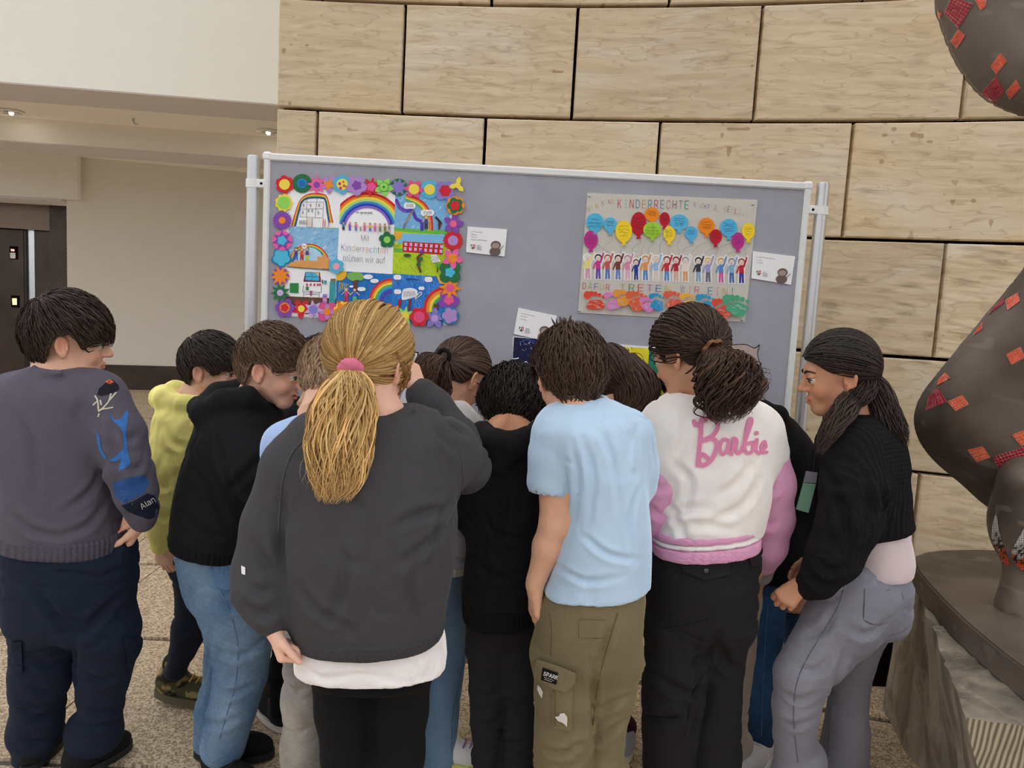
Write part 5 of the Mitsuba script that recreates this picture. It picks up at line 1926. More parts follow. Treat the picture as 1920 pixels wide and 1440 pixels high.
# --- balloon poster
Q = lambda x, y: (1060 + x / 3.84, 330 + y / 3.84)
BPo = thing('balloon_poster', 'grey paper poster with drawn balloons, children and coloured capital lettering', 'poster')
bq = to_board(sg.Polygon([Q(158, 122), Q(1383, 172), Q(1292, 1052), Q(90, 985)]))
YQ = FRONT - .004
solid_part(bq, YQ, .002, '#cdc8bd', 'sheet', BPo)
P = Print(YQ, bq)
CC = ['#c8952e', '#4a7a4a', '#b04a3a', '#3a6a9a', '#8a4a8a', '#c86a2a', '#3a8a8a', '#c03a4a']


def word(s, pts, cap, cols, bold=False):
    """letters along a line of crop pixels"""
    n = len(s)
    for i, ch in enumerate(s):
        if ch == ' ':
            continue
        u0, u1 = i / n, (i + .64) / n
        a = np.array(pts[0]) * (1 - u0) + np.array(pts[1]) * u0
        b = np.array(pts[0]) * (1 - u1) + np.array(pts[1]) * u1
        if ch in '.,!I':
            m_ = (a + b) / 2
            a, b = m_ - (b - a) * .12, m_ + (b - a) * .12
        P.text(ch, Q(*a), Q(*b), cap / 3.84, cols[i % len(cols)], bold)


word('MIR', [(160, 262), (252, 225)], 34, ['#9a8a4a', '#4a8a5a', '#c8a040'])
word('SIND', [(262, 216), (362, 198)], 34, ['#b09a5a', '#8a9a8a', '#c06a6a', '#c8a848'])
word('KINDERRECHTE', [(374, 232), (900, 242)], 62, ['#c23440', '#3f9a5a', '#b8444a', '#3a6a9a', '#c8a43a', '#4a8a9a', '#b0405a', '#6a8a9a', '#c86a6a', '#8a4a6a', '#8a7a8a', '#2f9a7a'])
word('WICHTIG,', [(918, 226), (1115, 256)], 36, ['#8a6a9a', '#4a7a9a', '#9a8a5a', '#6a5a8a', '#4a5a9a', '#8a6a4a', '#3a6a7a', '#55525a'])
word('WEIL...', [(1130, 255), (1320, 296)], 42, ['#c8a43a', '#4a7a6a', '#7a8a3a', '#b03a4a', '#55525a', '#55525a', '#55525a'])
word('DAFÜR', [(120, 812), (330, 826)], 46, ['#b0403a', '#6a8a4a', '#4a5aa0', '#c8a03a', '#b04a3a'])
word('TRETEN', [(388, 826), (775, 838)], 50, ['#a89a5a', '#3a8a5a', '#c0443a', '#b0408a', '#5a6a9a', '#c8b03a'])
word('WIR', [(822, 840), (975, 844)], 48, ['#3a5a9a', '#b0403a', '#c03a6a'])
word('EIN!', [(1018, 856), (1230, 862)], 56, ['#3a7a9a', '#c03a3a', '#c8a43a', '#2f7a9a'])
BL = [(212, 335, 62, 68, '#55b8de'), (322, 352, 48, 55, '#5fb6da'), (418, 400, 60, 82, '#f7d52e'), (525, 345, 55, 88, '#bd2430'), (620, 278, 52, 52, '#f58a22'), (622, 390, 65, 60, '#a4d43c'), (712, 312, 37, 52, '#bd2430'), (745, 418, 42, 60, '#f9d836'), (816, 335, 66, 58, '#5cb8e0'), (902, 412, 45, 50, '#56b4de'), (1012, 360, 58, 60, '#f58a22'), (1078, 438, 44, 55, '#be2431'), (1172, 375, 62, 66, '#56b4de'), (1238, 468, 46, 62, '#c0358e'), (1312, 398, 46, 62, '#f9d836'), (183, 460, 50, 68, '#c0358e')]
kidx = [160, 235, 303, 378, 447, 508, 575, 650, 728, 795, 862, 955, 1025, 1118, 1195, 1265]
top_x = [2, 1, 3, 4, 5, 6, 7, 8, 9, 9, 10, 11, 12, 13, 15, 0]
RK = np.random.RandomState(5)
for i, (cx, cy, rx, ry, col) in enumerate(BL):
    kx = kidx[top_x[i]]
    yb = cy + ry + 12
    mid = [(cx + 12, yb + (560 - yb) * .3), (cx - 8 + (kx - cx) * .4, yb + (560 - yb) * .6)]
    P.line([Q(cx, yb), Q(*mid[0]), Q(*mid[1]), Q(kx + 30, 565 + (kx - 160) * .03)], .55, ['#5a7a8a', '#b08a7a', '#8a8a8a'][i % 3])
for i, (x, t, l, h) in enumerate(zip(kidx, ('#e9d98a', '#c83a8a', '#c85a5a', '#7a3a32', '#d88aa8', '#2a3a8a', '#e09a5a', '#9ab8d8', '#c8323a', '#b02a3a', '#e8dcd0', '#3a3a42', '#a09ad0', '#5a8ac8', '#8ab0d0', '#c0283a'),
                                    ('#d0a0b0', '#6a4a9a', '#5a7ab8', '#6a8ac0', '#e0b0c0', '#2a3a8a', '#5a8ac0', '#d8d0c0', '#5a8ac8', '#d8b0a0', '#e0a070', '#8aa8c0', '#6a6a78', '#d05a9a', '#4a6aa8', '#3a3a90'),
                                    ('#e8e0c8', '#3a2a28', '#b05a4a', '#4a3028', '#b090a8', '#6a4a30', '#c8906a', '#d8c8b8', '#8a4038', '#7a3a30', '#9a9aa0', '#2a2a30', '#d8b85a', '#c89a4a', '#8a8aa0', '#9a4a3a'))):
    y = 738 + (x - 160) * .030
    H_ = 150 if i == 5 else 178
    px_, py_ = Q(x, y)
    hh = H_ / 3.84
    halo = unary_union([sg.box(px_ - .125 * hh, py_ - .74 * hh, px_ + .125 * hh, py_ + .01 * hh), sg.Point(px_, py_ - .85 * hh).buffer(.18 * hh), sg.LineString([(px_ + .1 * hh, py_ - .66 * hh), (px_ + .22 * hh, py_ - 1.04 * hh)]).buffer(.06 * hh)]).buffer(1.0)
    fig = solid_part(to_board(halo), YQ - .0016, .0008, '#ece9e4', 'paper_figure', BPo)
    P2 = Print(YQ - .0016)
    P2.line([(px_ + .1 * hh, py_ - .66 * hh), (px_ + .21 * hh, py_ - 1.02 * hh)], .07 * hh, t, False)
    stick(P2, px_, py_, hh, t, l, hair=h, arms=False, skin='#f0ddd0', slim=.72)
    P2.line([(px_ - .1 * hh, py_ - .66 * hh), (px_ - .19 * hh, py_ - .42 * hh)], .06 * hh, t, False)
    for sx in (-1, 1):
        P2.px(sg.Point(px_ + sx * .045 * hh, py_ - .85 * hh).buffer(.016 * hh, 3), '#4a4048')
    P2.line([(px_ - .03 * hh, py_ - .785 * hh), (px_ + .03 * hh, py_ - .785 * hh)], .022 * hh, '#b05a58', False)
    P2.done(fig, 'figure_drawing')
# painted foot prints
for i, (cx, cy, w, h, col) in enumerate(((215, 925, 62, 42, '#dd4a34'), (345, 925, 52, 40, '#da86c0'), (420, 900, 60, 34, '#e79a3a'), (515, 925, 64, 42, '#e0603f'), (590, 945, 44, 32, '#d97fc0'), (655, 930, 44, 40, '#2f92c8'), (780, 920, 60, 40, '#e0604a'), (880, 925, 52, 36, '#edb04a'), (1000, 940, 55, 40, '#3a98c0'), (1125, 985, 62, 46, '#df4f3a'), (1225, 960, 80, 44, '#52a880'))):
    t = np.linspace(0, 2 * np.pi, 26, endpoint=False)
    bl = [Q(cx + w * math.cos(a) * (1 + .16 * math.sin(3 * a + i)), cy + h * math.sin(a) * (1 + .18 * math.cos(2 * a + i))) for a in t]
    P.px(sg.Polygon(bl).buffer(0), col)
    for j in range(5):
        tx, ty = cx - w * .95 + j * w * .46, cy - h * (1.5 + .38 * math.sin(j * .85 + .3))
        P.px(affinity.scale(sg.Point(*Q(tx, ty)).buffer((19 - 2.2 * j if j else 24) / 3.84 * w / 58), 1, 1.1), col)
    c2 = np.clip(np.array([int(col[k:k + 2], 16) for k in (1, 3, 5)]) * .35 + 205 * .65, 0, 255)
    P.hatch(sg.Polygon(bl).buffer(-1), '#%02x%02x%02x' % tuple(int(v) for v in c2), 12, 9, 1.2, 20 * i, 40 + i, 14)
P.done(BPo)
for i, (cx, cy, rx, ry, col) in enumerate(BL):
    c = Q(cx, cy)
    e = affinity.scale(sg.Point(*c).buffer(1, 12), rx / 3.84, ry / 3.84 * .96)
    tail_ = sg.Polygon([Q(cx - 6, cy + ry * .9), Q(cx + 6, cy + ry * .9), Q(cx + 18, cy + ry + 20), Q(cx - 18, cy + ry + 20)])
    cone_ = sg.Polygon([Q(cx - rx * .75, cy + ry * .5), Q(cx + rx * .75, cy + ry * .5), Q(cx + 6, cy + ry + 6), Q(cx - 6, cy + ry + 6)])
    key = solid_part(to_board(unary_union([e, tail_, cone_])), YQ - .0055 - .0009 * (i % 3), .0009, col, 'paper_balloon', BPo)
    P = Print(YQ - .0055 - .0009 * (i % 3))
    dk = '#2a2a34' if col != '#bd2430' and col != '#be2431' else '#5a1018'
    if col == '#f9d836' or col == '#f7d52e':
        dk = '#8a7420'
    words = {0: ('Weil ich', 'ohne Angst', 'leben möchte'), 5: ('ich selbst', 'über mich be-', 'stimmen darf')}.get(i)
    for j, wd in enumerate(words or ()):
        hw = rx * (.48, .78, .80)[j]
        yy = cy - ry * .22 + j * ry * .36
        P.text(wd, Q(cx - hw, yy), Q(cx + hw, yy + hw * .1), ry * .22 / 3.84, dk)
    for r_ in range(0 if words else 4 if ry > 55 else 3):
        yy = cy - ry * .42 + r_ * ry * .26
        hw = rx * (.62 - .08 * abs(r_ - 1))
        xs_ = np.linspace(cx - hw, cx + hw, int(hw / 4.2))
        P.line([Q(x, yy + RK.uniform(-6, 6) + (x - cx) * .05) for x in xs_], .55, dk, False)
    P.done(key, 'handwriting')
for (x, y) in ((172, 145), (1347, 205), (98, 970), (1270, 1036)):
    pin = trimesh.creation.icosphere(subdivisions=1, radius=.005)
    X, Zz = bp(*Q(x, y))
    pin.apply_translation([X, YQ - .003, Zz])
    part('pin', pin, 'aluminium', BPo, smooth=True)


# --- three name cards
def shield(P, c, s):
    """a small coat of arms: green and red halves, white wave and horse"""
    x, y = c
    out = [(x - s, y - s), (x + s, y - s), (x + s, y + s * .4), (x, y + s * 1.25), (x - s, y + s * .4)]
    P.px(sg.Polygon(out), '#2f7a4a')
    P.px(sg.Polygon([(x + s * .05, y - s), (x + s, y - s), (x + s, y + s * .4), (x + s * .05, y + s * 1.2)]), '#b8303a')
    P.line([(x - s * .85, y + s * .3), (x - s * .45, y - s * .05), (x - s * .1, y - s * .7)], s * .42, '#f2f2f2')
    P.px(sg.Polygon(smooth_line([(x + s * .25, y + s * .5), (x + s * .35, y - s * .3), (x + s * .6, y - s * .7), (x + s * .8, y - s * .4), (x + s * .6, y - s * .1), (x + s * .75, y + s * .3), (x + s * .5, y + s * .2)], 3, True)).buffer(0), '#f2f2f2')


def name_card(corners, label, lines, seed):
    key = thing('name_card', label, 'card', 'white name cards on the pin board')
    pl = to_board(sg.Polygon(corners))
    solid_part(pl, FRONT - .006, .003, '#f2f1f0', 'paper', key)
    P = Print(FRONT - .006, pl)
    a, b, c, d = [np.array(q, float) for q in corners]
    uv = lambda u, v: tuple(a * (1 - u) * (1 - v) + b * u * (1 - v) + c * u * v + d * (1 - u) * v)
    R = np.random.RandomState(seed)
    for i, w in enumerate(lines):
        xs_ = np.linspace(.10, .10 + w, int(w * 60))
        P.line([uv(x, .19 + i * .10 + R.uniform(-.022, .022)) for x in xs_], .6, '#77767c', False)
    shield(P, uv(.17, .76), 4.2)
    for i in range(4):
        P.line([uv(.27, .70 + i * .05), uv(.27 + .12 - .03 * (i == 0), .70 + i * .05)], .7, '#6a6a70', False)
    # a plain brown figure stands in for the printed one
    body_ = unary_union([affinity.scale(sg.Point(*uv(.745, .86)).buffer(9), 1.15, .9), affinity.scale(sg.Point(*uv(.75, .62)).buffer(8.2), 1.15, .95)])
    P.px(body_, '#6f5c52')
    P.px(affinity.scale(sg.Point(*uv(.745, .64)).buffer(6.4), 1.1, .8), '#a4938a')
    P.line([uv(.86, .78), uv(.95, .62)], 1.0, '#4a4f5c', False)
    P.done(key, 'print')


name_card([(877, 425), (951, 430), (946, 481), (874, 473)], 'white name card right of the flower poster', (.30, .14, .17, .42), 1)
name_card([(972, 577), (1044, 592), (1036, 642), (963, 626)], 'tilted white name card above the dark blue print', (.34, .16, .15), 2)
name_card([(1411, 471), (1490, 481), (1482, 534), (1408, 522)], 'white name card right of the balloon poster', (.46, .12, .16), 3)

# --- art print sheet: coloured lino prints
AP = thing('art_poster', 'sheet of colourful lino prints pinned low on the board', 'poster')
N6 = lambda x, y: (940 + x / 5.142, 560 + y / 5.142)
solid_part(to_board(sg.Polygon([N6(112, 365), N6(1700, 480), N6(1690, 1560), N6(80, 1480)])), FRONT - .003, .002, '#e9e8e8', 'backing', AP)
R6 = np.random.RandomState(6)


def tile(corners, base):
    pl = to_board(sg.Polygon(corners))
    k = solid_part(pl, FRONT - .0045, .001, base, 'print_tile', AP)
    return k, Print(FRONT - .0045, pl), sg.Polygon(corners)


k, P, g = tile([N6(122, 372), N6(520, 400), N6(500, 790), N6(98, 760)], '#1f2140')
P.hatch(g, ['#3a4a90', '#c8c8e0', '#2a3470', '#8a90c8'], 130, 5, .8, 60, 20, 40)
P.line([N6(180, 420), N6(240, 395), N6(320, 410)], 1.6, '#3a55b0')
for pts in ([(130, 660), (150, 650), (175, 660), (205, 640), (235, 605), (255, 625), (250, 660), (210, 650)], [(110, 580), (150, 575), (165, 570)], [(120, 690), (180, 685), (250, 700)]):
    P.line([N6(*p) for p in pts], 2.0, '#ececf0')
P.done(k)
k, P, g = tile([N6(920, 440), N6(1160, 460), N6(1145, 840), N6(900, 820)], '#22406e')
P.hatch(sg.Polygon([N6(920, 440), N6(1100, 455), N6(1090, 520), N6(960, 590)]), ['#d8322c', '#e8872c', '#b02028'], 90, 5, 1.4, 30, 21, 60)
P.px(affinity.scale(sg.Point(*N6(960, 760)).buffer(36), 1.0, 1.0), '#f2efe6')
P.px(affinity.scale(sg.Point(*N6(955, 770)).buffer(31), 1.0, 1.0), '#3f7fb0')
P.px(sg.Polygon([N6(1095, 700), N6(1148, 720), N6(1145, 835), N6(1120, 830)]), '#e3d34a')
P.done(k)
k, P, g = tile([N6(1162, 462), N6(1422, 480), N6(1400, 850), N6(1148, 830)], '#ead92c')
P.hatch(g, ['#f3eb8a', '#d8c418'], 50, 10, 1.6, 60, 22, 30)
P.hatch(sg.Polygon([N6(1162, 462), N6(1270, 470), N6(1170, 560)]), ['#2a2a2e'], 26, 6, 1.6, 40, 23, 40)
for pts in ([(1225, 640), (1230, 580), (1270, 530), (1330, 530), (1370, 580), (1380, 660), (1350, 700)], [(1290, 620), (1320, 580), (1350, 600), (1340, 640), (1310, 640)], [(1205, 840), (1210, 760), (1230, 700)], [(1240, 780), (1270, 730), (1285, 790), (1300, 720), (1320, 780), (1345, 710), (1365, 830)], [(1165, 600), (1160, 680), (1165, 760)]):
    P.line([N6(*p) for p in pts], .9, '#3a3a2a')
P.done(k)
k, P, g = tile([N6(1424, 482), N6(1690, 500), N6(1680, 880), N6(1402, 850)], '#2f7f66')
P.hatch(sg.Polygon([N6(1420, 720), N6(1680, 740), N6(1680, 880), N6(1402, 850)]), ['#8a4a2a', '#7a3a26', '#a0582e'], 130, 7, 2.4, 30, 24, 50)
P.px(sg.Point(*N6(1525, 660)).buffer(5), '#e8ece8')
P.hatch(g, ['#58a58a', '#246a55'], 40, 6, 1.0, 50, 25, 40)
P.done(k)
k, P, g = tile([N6(1148, 838), N6(1398, 855), N6(1370, 1225), N6(1130, 1205)], '#20509c')
P.px(sg.Point(*N6(1275, 1010)).buffer(24), '#3a78c4')
P.hatch(sg.Point(*N6(1270, 1010)).buffer(22), ['#8ab4e4', '#c8dcf2', '#2a62b0'], 50, 6, 1.4, 30, 26, 40)
P.line([N6(1275 + 110 * math.cos(a), 1020 + 150 * math.sin(a)) for a in np.linspace(-2.4, 2.6, 14)], 1.4, '#c8424a')
for pts in ([(1215, 885), (1225, 925)], [(1300, 960), (1310, 1000)], [(1320, 1040), (1300, 1090)], [(1260, 900), (1240, 960)]):
    P.line([N6(*p) for p in pts], 2.0, '#cf3a3a', False)
P.done(k)
k, P, g = tile([N6(1400, 860), N6(1680, 885), N6(1660, 1250), N6(1372, 1228)], '#9aa82e')
P.hatch(g, ['#7a8a22', '#c2cc6a', '#8a9830'], 80, 8, 1.2, 75, 27, 25)
P.done(k)
k, P, g = tile([N6(1130, 1230), N6(1660, 1265), N6(1650, 1520), N6(1110, 1480)], '#27407c')
P.hatch(g, ['#3a5aa0', '#1a2c60'], 50, 8, 1.2, 30, 28, 40)
P.done(k)
k, P, g = tile([N6(1340, 865), N6(1420, 790), N6(1500, 865), N6(1420, 945)], '#ef9a80')
P.done(k)
e = affinity.scale(sg.Point(*N6(1420, 867)).buffer(16), 1, .98)
kk = solid_part(to_board(e), FRONT - .0065, .001, '#f09c84', 'round_print', AP)
P = Print(FRONT - .0065)
P.line([N6(1420 + 76 * math.cos(a), 867 + 74 * math.sin(a)) for a in np.linspace(0, 6.28, 20)], 1.6, '#2f4a8a', False)
P.line([N6(1360, 870), N6(1390, 915), N6(1430, 920), N6(1470, 880)], 1.3, '#2f4a8a')
for x in (1395, 1445):
    P.px(sg.Point(*N6(x, 840)).buffer(2), '#2f4a8a')
P.line([N6(1415, 840), N6(1425, 860), N6(1412, 870)], 1.0, '#c8402a')
P.done(kk)

# --- small framed sheet and cut-out
FS = thing('framed_sheet', 'small white sheet with thin black border, behind the raised hand', 'picture')
fq = sg.Polygon([(738, 656), (785, 660), (780, 768), (733, 764)])
solid_part(to_board(fq), FRONT - .003, .002, '#2a2a30', 'frame', FS)
solid_part(to_board(fq.buffer(-2.2)), FRONT - .0045, .0012, '#e4e4e6', 'paper', FS)
P = Print(FRONT - .0045)
for i in range(12):
    P.line([(743 + 3 * i, 664 + .3 * i), (741 + 3 * i, 700)], .5, '#a8a8ae', False)
P.done(FS, 'print')
CO = thing('paper_cutout', 'large pinkish-grey paper cut-out with dark outline, right behind the curly ponytail', 'cut-out')
co = sg.Polygon(smooth_line([(1330, 660), (1362, 648), (1396, 645), (1414, 652), (1424, 646), (1420, 664), (1427, 690), (1428, 716), (1424, 736), (1438, 752), (1450, 770), (1446, 800), (1400, 812), (1330, 805)], 5, True)).buffer(0)
solid_part(to_board(co), FRONT - .005, .003, '#2c2627', 'outline', CO)
solid_part(to_board(co.buffer(-1.5)), FRONT - .0065, .0012, '#b9a49c', 'paper', CO)
P = Print(FRONT - .0065)
P.px(affinity.scale(sg.Point(1392, 692).buffer(22), 1, 1.15), '#8a7c78')
P.px(affinity.scale(sg.Point(1390, 690).buffer(17), 1, 1.15), '#c9c8cc')
P.px(sg.Polygon([(1414, 722), (1426, 712), (1427, 728), (1418, 738)]), '#5a9a4a')
P.px(sg.Polygon([(1408, 730), (1418, 726), (1420, 742), (1410, 742)]), '#b03a30')
P.done(CO, 'print')
# ------------------------------------------------------------------ the bronze with mosaics on its stone block, at the right
PL = thing('stone_plinth', 'rough grey-brown stone block with sawn front, under the sculpture', 'plinth')
top = [(1.535, 2.85), (1.40, 2.50), (1.22, 2.06), (1.07, 1.66), (1.60, 1.50), (2.6, 1.40), (2.6, 3.05)]
bot = [(1.505, 2.84), (1.443, 2.46), (1.37, 2.06), (1.30, 1.70), (1.62, 1.60), (2.6, 1.45), (2.6, 3.05)]
RZ = np.random.RandomState(31)
rings, nn, N_lv = [], 12, 9
for lv in range(N_lv):
    w = lv / (N_lv - 1)
    ring = []
    for i in range(len(top)):
        a0, a1 = np.array(bot[i]) * (1 - w) + np.array(top[i]) * w, np.array(bot[(i + 1) % 7]) * (1 - w) + np.array(top[(i + 1) % 7]) * w
        for j in range(nn):
            p = a0 + (a1 - a0) * j / nn
            ring.append([p[0], p[1], .617 * w])
    rings.append(ring)
V = np.array(rings)
nz = meshkit.fbm(V.reshape(-1, 3) * np.array([11, 11, 5]), 3, 4).reshape(V.shape[:2]) - .5
cen = np.array([2.0, 2.3])
d = V[..., :2] - cen
d /= np.linalg.norm(d, axis=2, keepdims=True)
edge = np.zeros(N_lv)
edge[-1], edge[-2] = .022, .006
jag = (meshkit.noise(np.stack([np.arange(V.shape[1]) * .9, np.zeros(V.shape[1]), np.zeros(V.shape[1])], 1), 3) - .2)
V[..., :2] += d * (nz * .045)[..., None] - d * (edge[:, None] * np.clip(jag, 0, 1)[None])[..., None] * 1.6
V[-1, :, 2] -= .018 * np.clip(jag, 0, 1)
M_ = V.shape[1]
F_ = []
for lv in range(N_lv - 1):
    for i in range(M_):
        a, b = lv * M_ + i, lv * M_ + (i + 1) % M_
        F_ += [[a, b, b + M_], [a, b + M_, a + M_]]
Vv = np.vstack([V.reshape(-1, 3), [[2.0, 2.3, .617], [2.0, 2.3, 0]]])
for i in range(M_):
    F_ += [[(N_lv - 1) * M_ + i, (N_lv - 1) * M_ + (i + 1) % M_, len(Vv) - 2], [(i + 1) % M_, i, len(Vv) - 1]]
pm = trimesh.Trimesh(Vv, F_, process=False)
pm.fix_normals()
fn = pm.face_normals
fc = pm.triangles_center
front = (fn[:, 1] < -.6) & (fc[:, 0] > 1.09) & (fc[:, 1] < 1.72) & (np.abs(fn[:, 2]) < .5)
part('body', pm.submesh([np.nonzero(~front)[0]], append=True), 'slate', PL)
part('sawn_face', pm.submesh([np.nonzero(front)[0]], append=True), 'sawn_slate', PL)

SC = thing('sculpture', 'large dark bronze sculpture of curved plates with red mosaic diamonds', 'sculpture')
ZT = .616
pl = sg.Polygon(smooth_line([(1.29, 1.45), (1.265, 1.77), (1.285, 2.05), (1.335, 2.33), (1.39, 2.52), (1.47, 2.64), (1.62, 2.71), (1.85, 2.73), (2.1, 2.62), (2.25, 2.2), (2.25, 1.5), (1.7, 1.3)], 8, True))
m = trimesh.creation.extrude_polygon(pl, .068, engine='earcut')
m.apply_translation([0, 0, ZT])
part('base_plate', m, 'bronze', SC, smooth=40)
pl2 = pl.buffer(-.006)
m = trimesh.creation.extrude_polygon(pl2, .006, engine='earcut')
m.apply_translation([0, 0, ZT + .066])
part('base_top', m, 'bronze', SC, smooth=40)


def pillow(px_poly, Y, bulge, rim, back_shift=(0, 0, 0), lean=(0, 0), step=9):
    """a cushioned plate: outline in photo pixels at depth Y, domed to the front, with a thick rim"""
    v2, f = tri_grid(px_poly, step)
    ring = px_poly.exterior
    import shapely
    dist = shapely.distance(shapely.points(v2), ring)
    w = np.clip(dist / 70.0, 0, 1)
    dome = bulge * np.sqrt(np.clip(1 - (1 - w) ** 2, 0, 1))
    c = np.array(px_poly.centroid.coords[0])
    base = np.array([at(a, b, Y + lean[0] * (a - c[0]) / FOC * Y + lean[1] * (b - c[1]) / FOC * Y) for a, b in v2])
    fr = base + np.array([0, -1, 0]) * (dome + rim / 2)[:, None]
    bk = base + np.array([0, 1, 0]) * (dome * .5 + rim / 2)[:, None] + np.asarray(back_shift)
    e = np.sort(np.vstack([f[:, [0, 1]], f[:, [1, 2]], f[:, [2, 0]]]), 1)
    e0 = np.vstack([f[:, [0, 1]], f[:, [1, 2]], f[:, [2, 0]]])
    _, i0, cnt = np.unique(e, axis=0, return_index=True, return_counts=True)
    rimE = e0[i0[cnt == 1]]
    n = len(v2)
    F = np.vstack([f, f[:, ::-1] + n, np.stack([rimE[:, 0], rimE[:, 0] + n, rimE[:, 1]], 1), np.stack([rimE[:, 1], rimE[:, 0] + n, rimE[:, 1] + n], 1)])
    m = trimesh.Trimesh(np.vstack([fr, bk]), F, process=False)
    trimesh.repair.fix_normals(m)
    return m


t = np.radians(np.linspace(0, 360, 60, endpoint=False))
disc = sg.Polygon(smooth_line([(1747, -10), (1762, 60), (1790, 125), (1830, 180), (1878, 211), (1930, 226), (2000, 222), (2080, 190), (2140, 120), (2165, 20), (2150, -90), (2080, -180), (1980, -220), (1860, -190), (1780, -110)], 6, True))
disc_m = pillow(disc, 2.22, .10, .05, back_shift=(.02, 0, .015), lean=(-.25, 0))
part('upper_plate', disc_m, 'bronze', SC, smooth=50)
sail = sg.Polygon(smooth_line([(1990, 430), (1920, 512), (1850, 595), (1790, 668), (1748, 722), (1731, 768), (1740, 812), (1770, 853), (1820, 896), (1868, 938), (1925, 966), (1990, 975), (2060, 930), (2110, 800), (2110, 600), (2060, 450)], 6, True))
sail_m = pillow(sail, 2.20, .07, .05, back_shift=(-.012, 0, -.026), lean=(-.15, .25))
part('sail_plate', sail_m, 'bronze', SC, smooth=50)
foot = gnd(1900, 1150, ZT + .07)
Yf = foot[1]
F = Field(np.array([1.2, 1.7, .55]), np.array([2.2, 2.9, 1.75]), .012)
ves = at(1932, 975, Yf + .02)
F.ellipsoid(ves, (.105, .105, .150), k=0)
F.cone(at(1925, 905, Yf), ves, .075, .09, .03)
F.cone(ves - np.array([0, 0, .11]), np.array([ves[0], ves[1], ZT + .07]), .052, .056, .02)
F.cone(np.array([ves[0], ves[1], ZT + .095]), np.array([ves[0], ves[1], ZT + .04]), .058, .072, .015)
F.halfspace((0, 0, ZT + .066), (0, 0, -1))
st_m = relax(F.mesh(), 1)
jm = Field(at(1990, 200, 2.26) - .5, at(1990, 440, 2.26) + .5, .02)
jm.cone(at(1990, 460, 2.26), at(1990, 190, 2.26), .07, .06, 0)
part('joint', relax(jm.mesh(), 1), 'bronze', SC, smooth=True)
part('stem', st_m, 'bronze', SC, smooth=True)


def mosaic(target, corners, rows, cols, color, Y, seed, grout='#d9c8b0', label=None):
    """a diamond of little glazed tiles set in pale grout (corners in photo pixels)"""
    c = [np.array(q, float) for q in corners]
    R = np.random.RandomState(seed)
    to3 = lambda q: np.array([at(a, b, Y) for a, b in q])
    key = patch(SC_P, target, sg.Polygon(corners), to3, 'tile_glaze', grout, 'mosaic_patch', thick=.0015, lift=.0008, grid_px=9, parent=SC, label=label)
    pol, tint = [], []
    g = .07
    for i in range(rows):
        for j in range(cols):
            u0, u1, v0, v1 = (j + g) / cols, (j + 1 - g) / cols, (i + g) / rows, (i + 1 - g) / rows
            P_ = lambda u, v: tuple(c[0] * (1 - u) * (1 - v) + c[1] * u * (1 - v) + c[2] * u * v + c[3] * (1 - u) * v + R.uniform(-.25, .25, 2))
            pol.append(sg.Polygon([P_(u0, v0), P_(u1, v0), P_(u1, v1), P_(u0, v1)]))
    mp = sg.MultiPolygon(pol)
    col = srgb(color)

    def cols_(v2):
        i = np.floor(v2 / 5.0)
        n = meshkit.noise(np.stack([i[:, 0], i[:, 1], np.zeros(len(i))], 1) * 3.7 + seed, seed)
        return np.clip(col * (.72 + .55 * n[:, None]), 0, 1)
    patch(SC_P, target, mp, to3, 'tile_glaze', color, 'tiles', thick=.002, lift=.0024, grid_px=60, parent=key, colors=cols_)


class SC_P:
    key = SC


U = lambda x, y: (1640 + x / 5.54, y / 5.54)
S_ = lambda x, y: (1640 + x / 2.88, 500 + y / 2.88)
red, orr = '#a31f36', '#e0583a'
for i, (tg, cs, r_, c_, col) in enumerate((
        (disc_m, [U(800, -40), U(1020, 40), U(870, 290), U(720, 140)], 7, 6, red),
        (disc_m, [U(1035, -10), U(1160, 0), U(1150, 70), U(1100, 108)], 4, 4, orr),
        (disc_m, [U(868, 300), U(942, 370), U(856, 505), U(785, 430)], 5, 4, orr),
        (disc_m, [U(648, 100), U(705, 145), U(670, 200), U(655, 160)], 3, 2, orr),
        (disc_m, [U(1308, 550), U(1372, 635), U(1262, 775), U(1204, 690)], 5, 4, orr),
        (disc_m, [U(1262, 795), U(1350, 945), U(1232, 1090), U(1104, 970)], 8, 7, red),
        (disc_m, [U(1470, 825), U(1512, 915), U(1402, 1038), U(1362, 955)], 4, 4, orr),
        (sail_m, [S_(705, 180), S_(772, 140), S_(785, 185), S_(718, 234)], 4, 5, orr),
        (sail_m, [S_(640, 225), S_(700, 165), S_(698, 195), S_(610, 262)], 3, 5, red),
        (sail_m, [S_(545, 345), S_(583, 298), S_(582, 335), S_(530, 372)], 3, 4, orr),
        (sail_m, [S_(708, 475), S_(785, 432), S_(812, 490), S_(738, 530)], 5, 5, orr),
        (sail_m, [S_(345, 605), S_(380, 572), S_(408, 602), S_(335, 642)], 3, 4, orr),
        (sail_m, [S_(292, 700), S_(342, 650), S_(388, 730), S_(275, 776)], 6, 6, red),
        (sail_m, [S_(392, 728), S_(472, 694), S_(508, 742), S_(436, 780)], 4, 5, orr),
        (sail_m, [S_(500, 990), S_(582, 970), S_(625, 1030), S_(552, 1055)], 4, 5, orr),
        (sail_m, [S_(636, 1028), S_(800, 975), S_(880, 1115), S_(715, 1162)], 9, 9, red),
        (sail_m, [S_(740, 908), S_(835, 870), S_(870, 930), S_(790, 968)], 4, 5, orr),
        (sail_m, [S_(655, 1182), S_(722, 1165), S_(775, 1245), S_(725, 1250)], 4, 4, orr))):
    mosaic(tg, cs, r_, c_, col, 2.1, 50 + i)
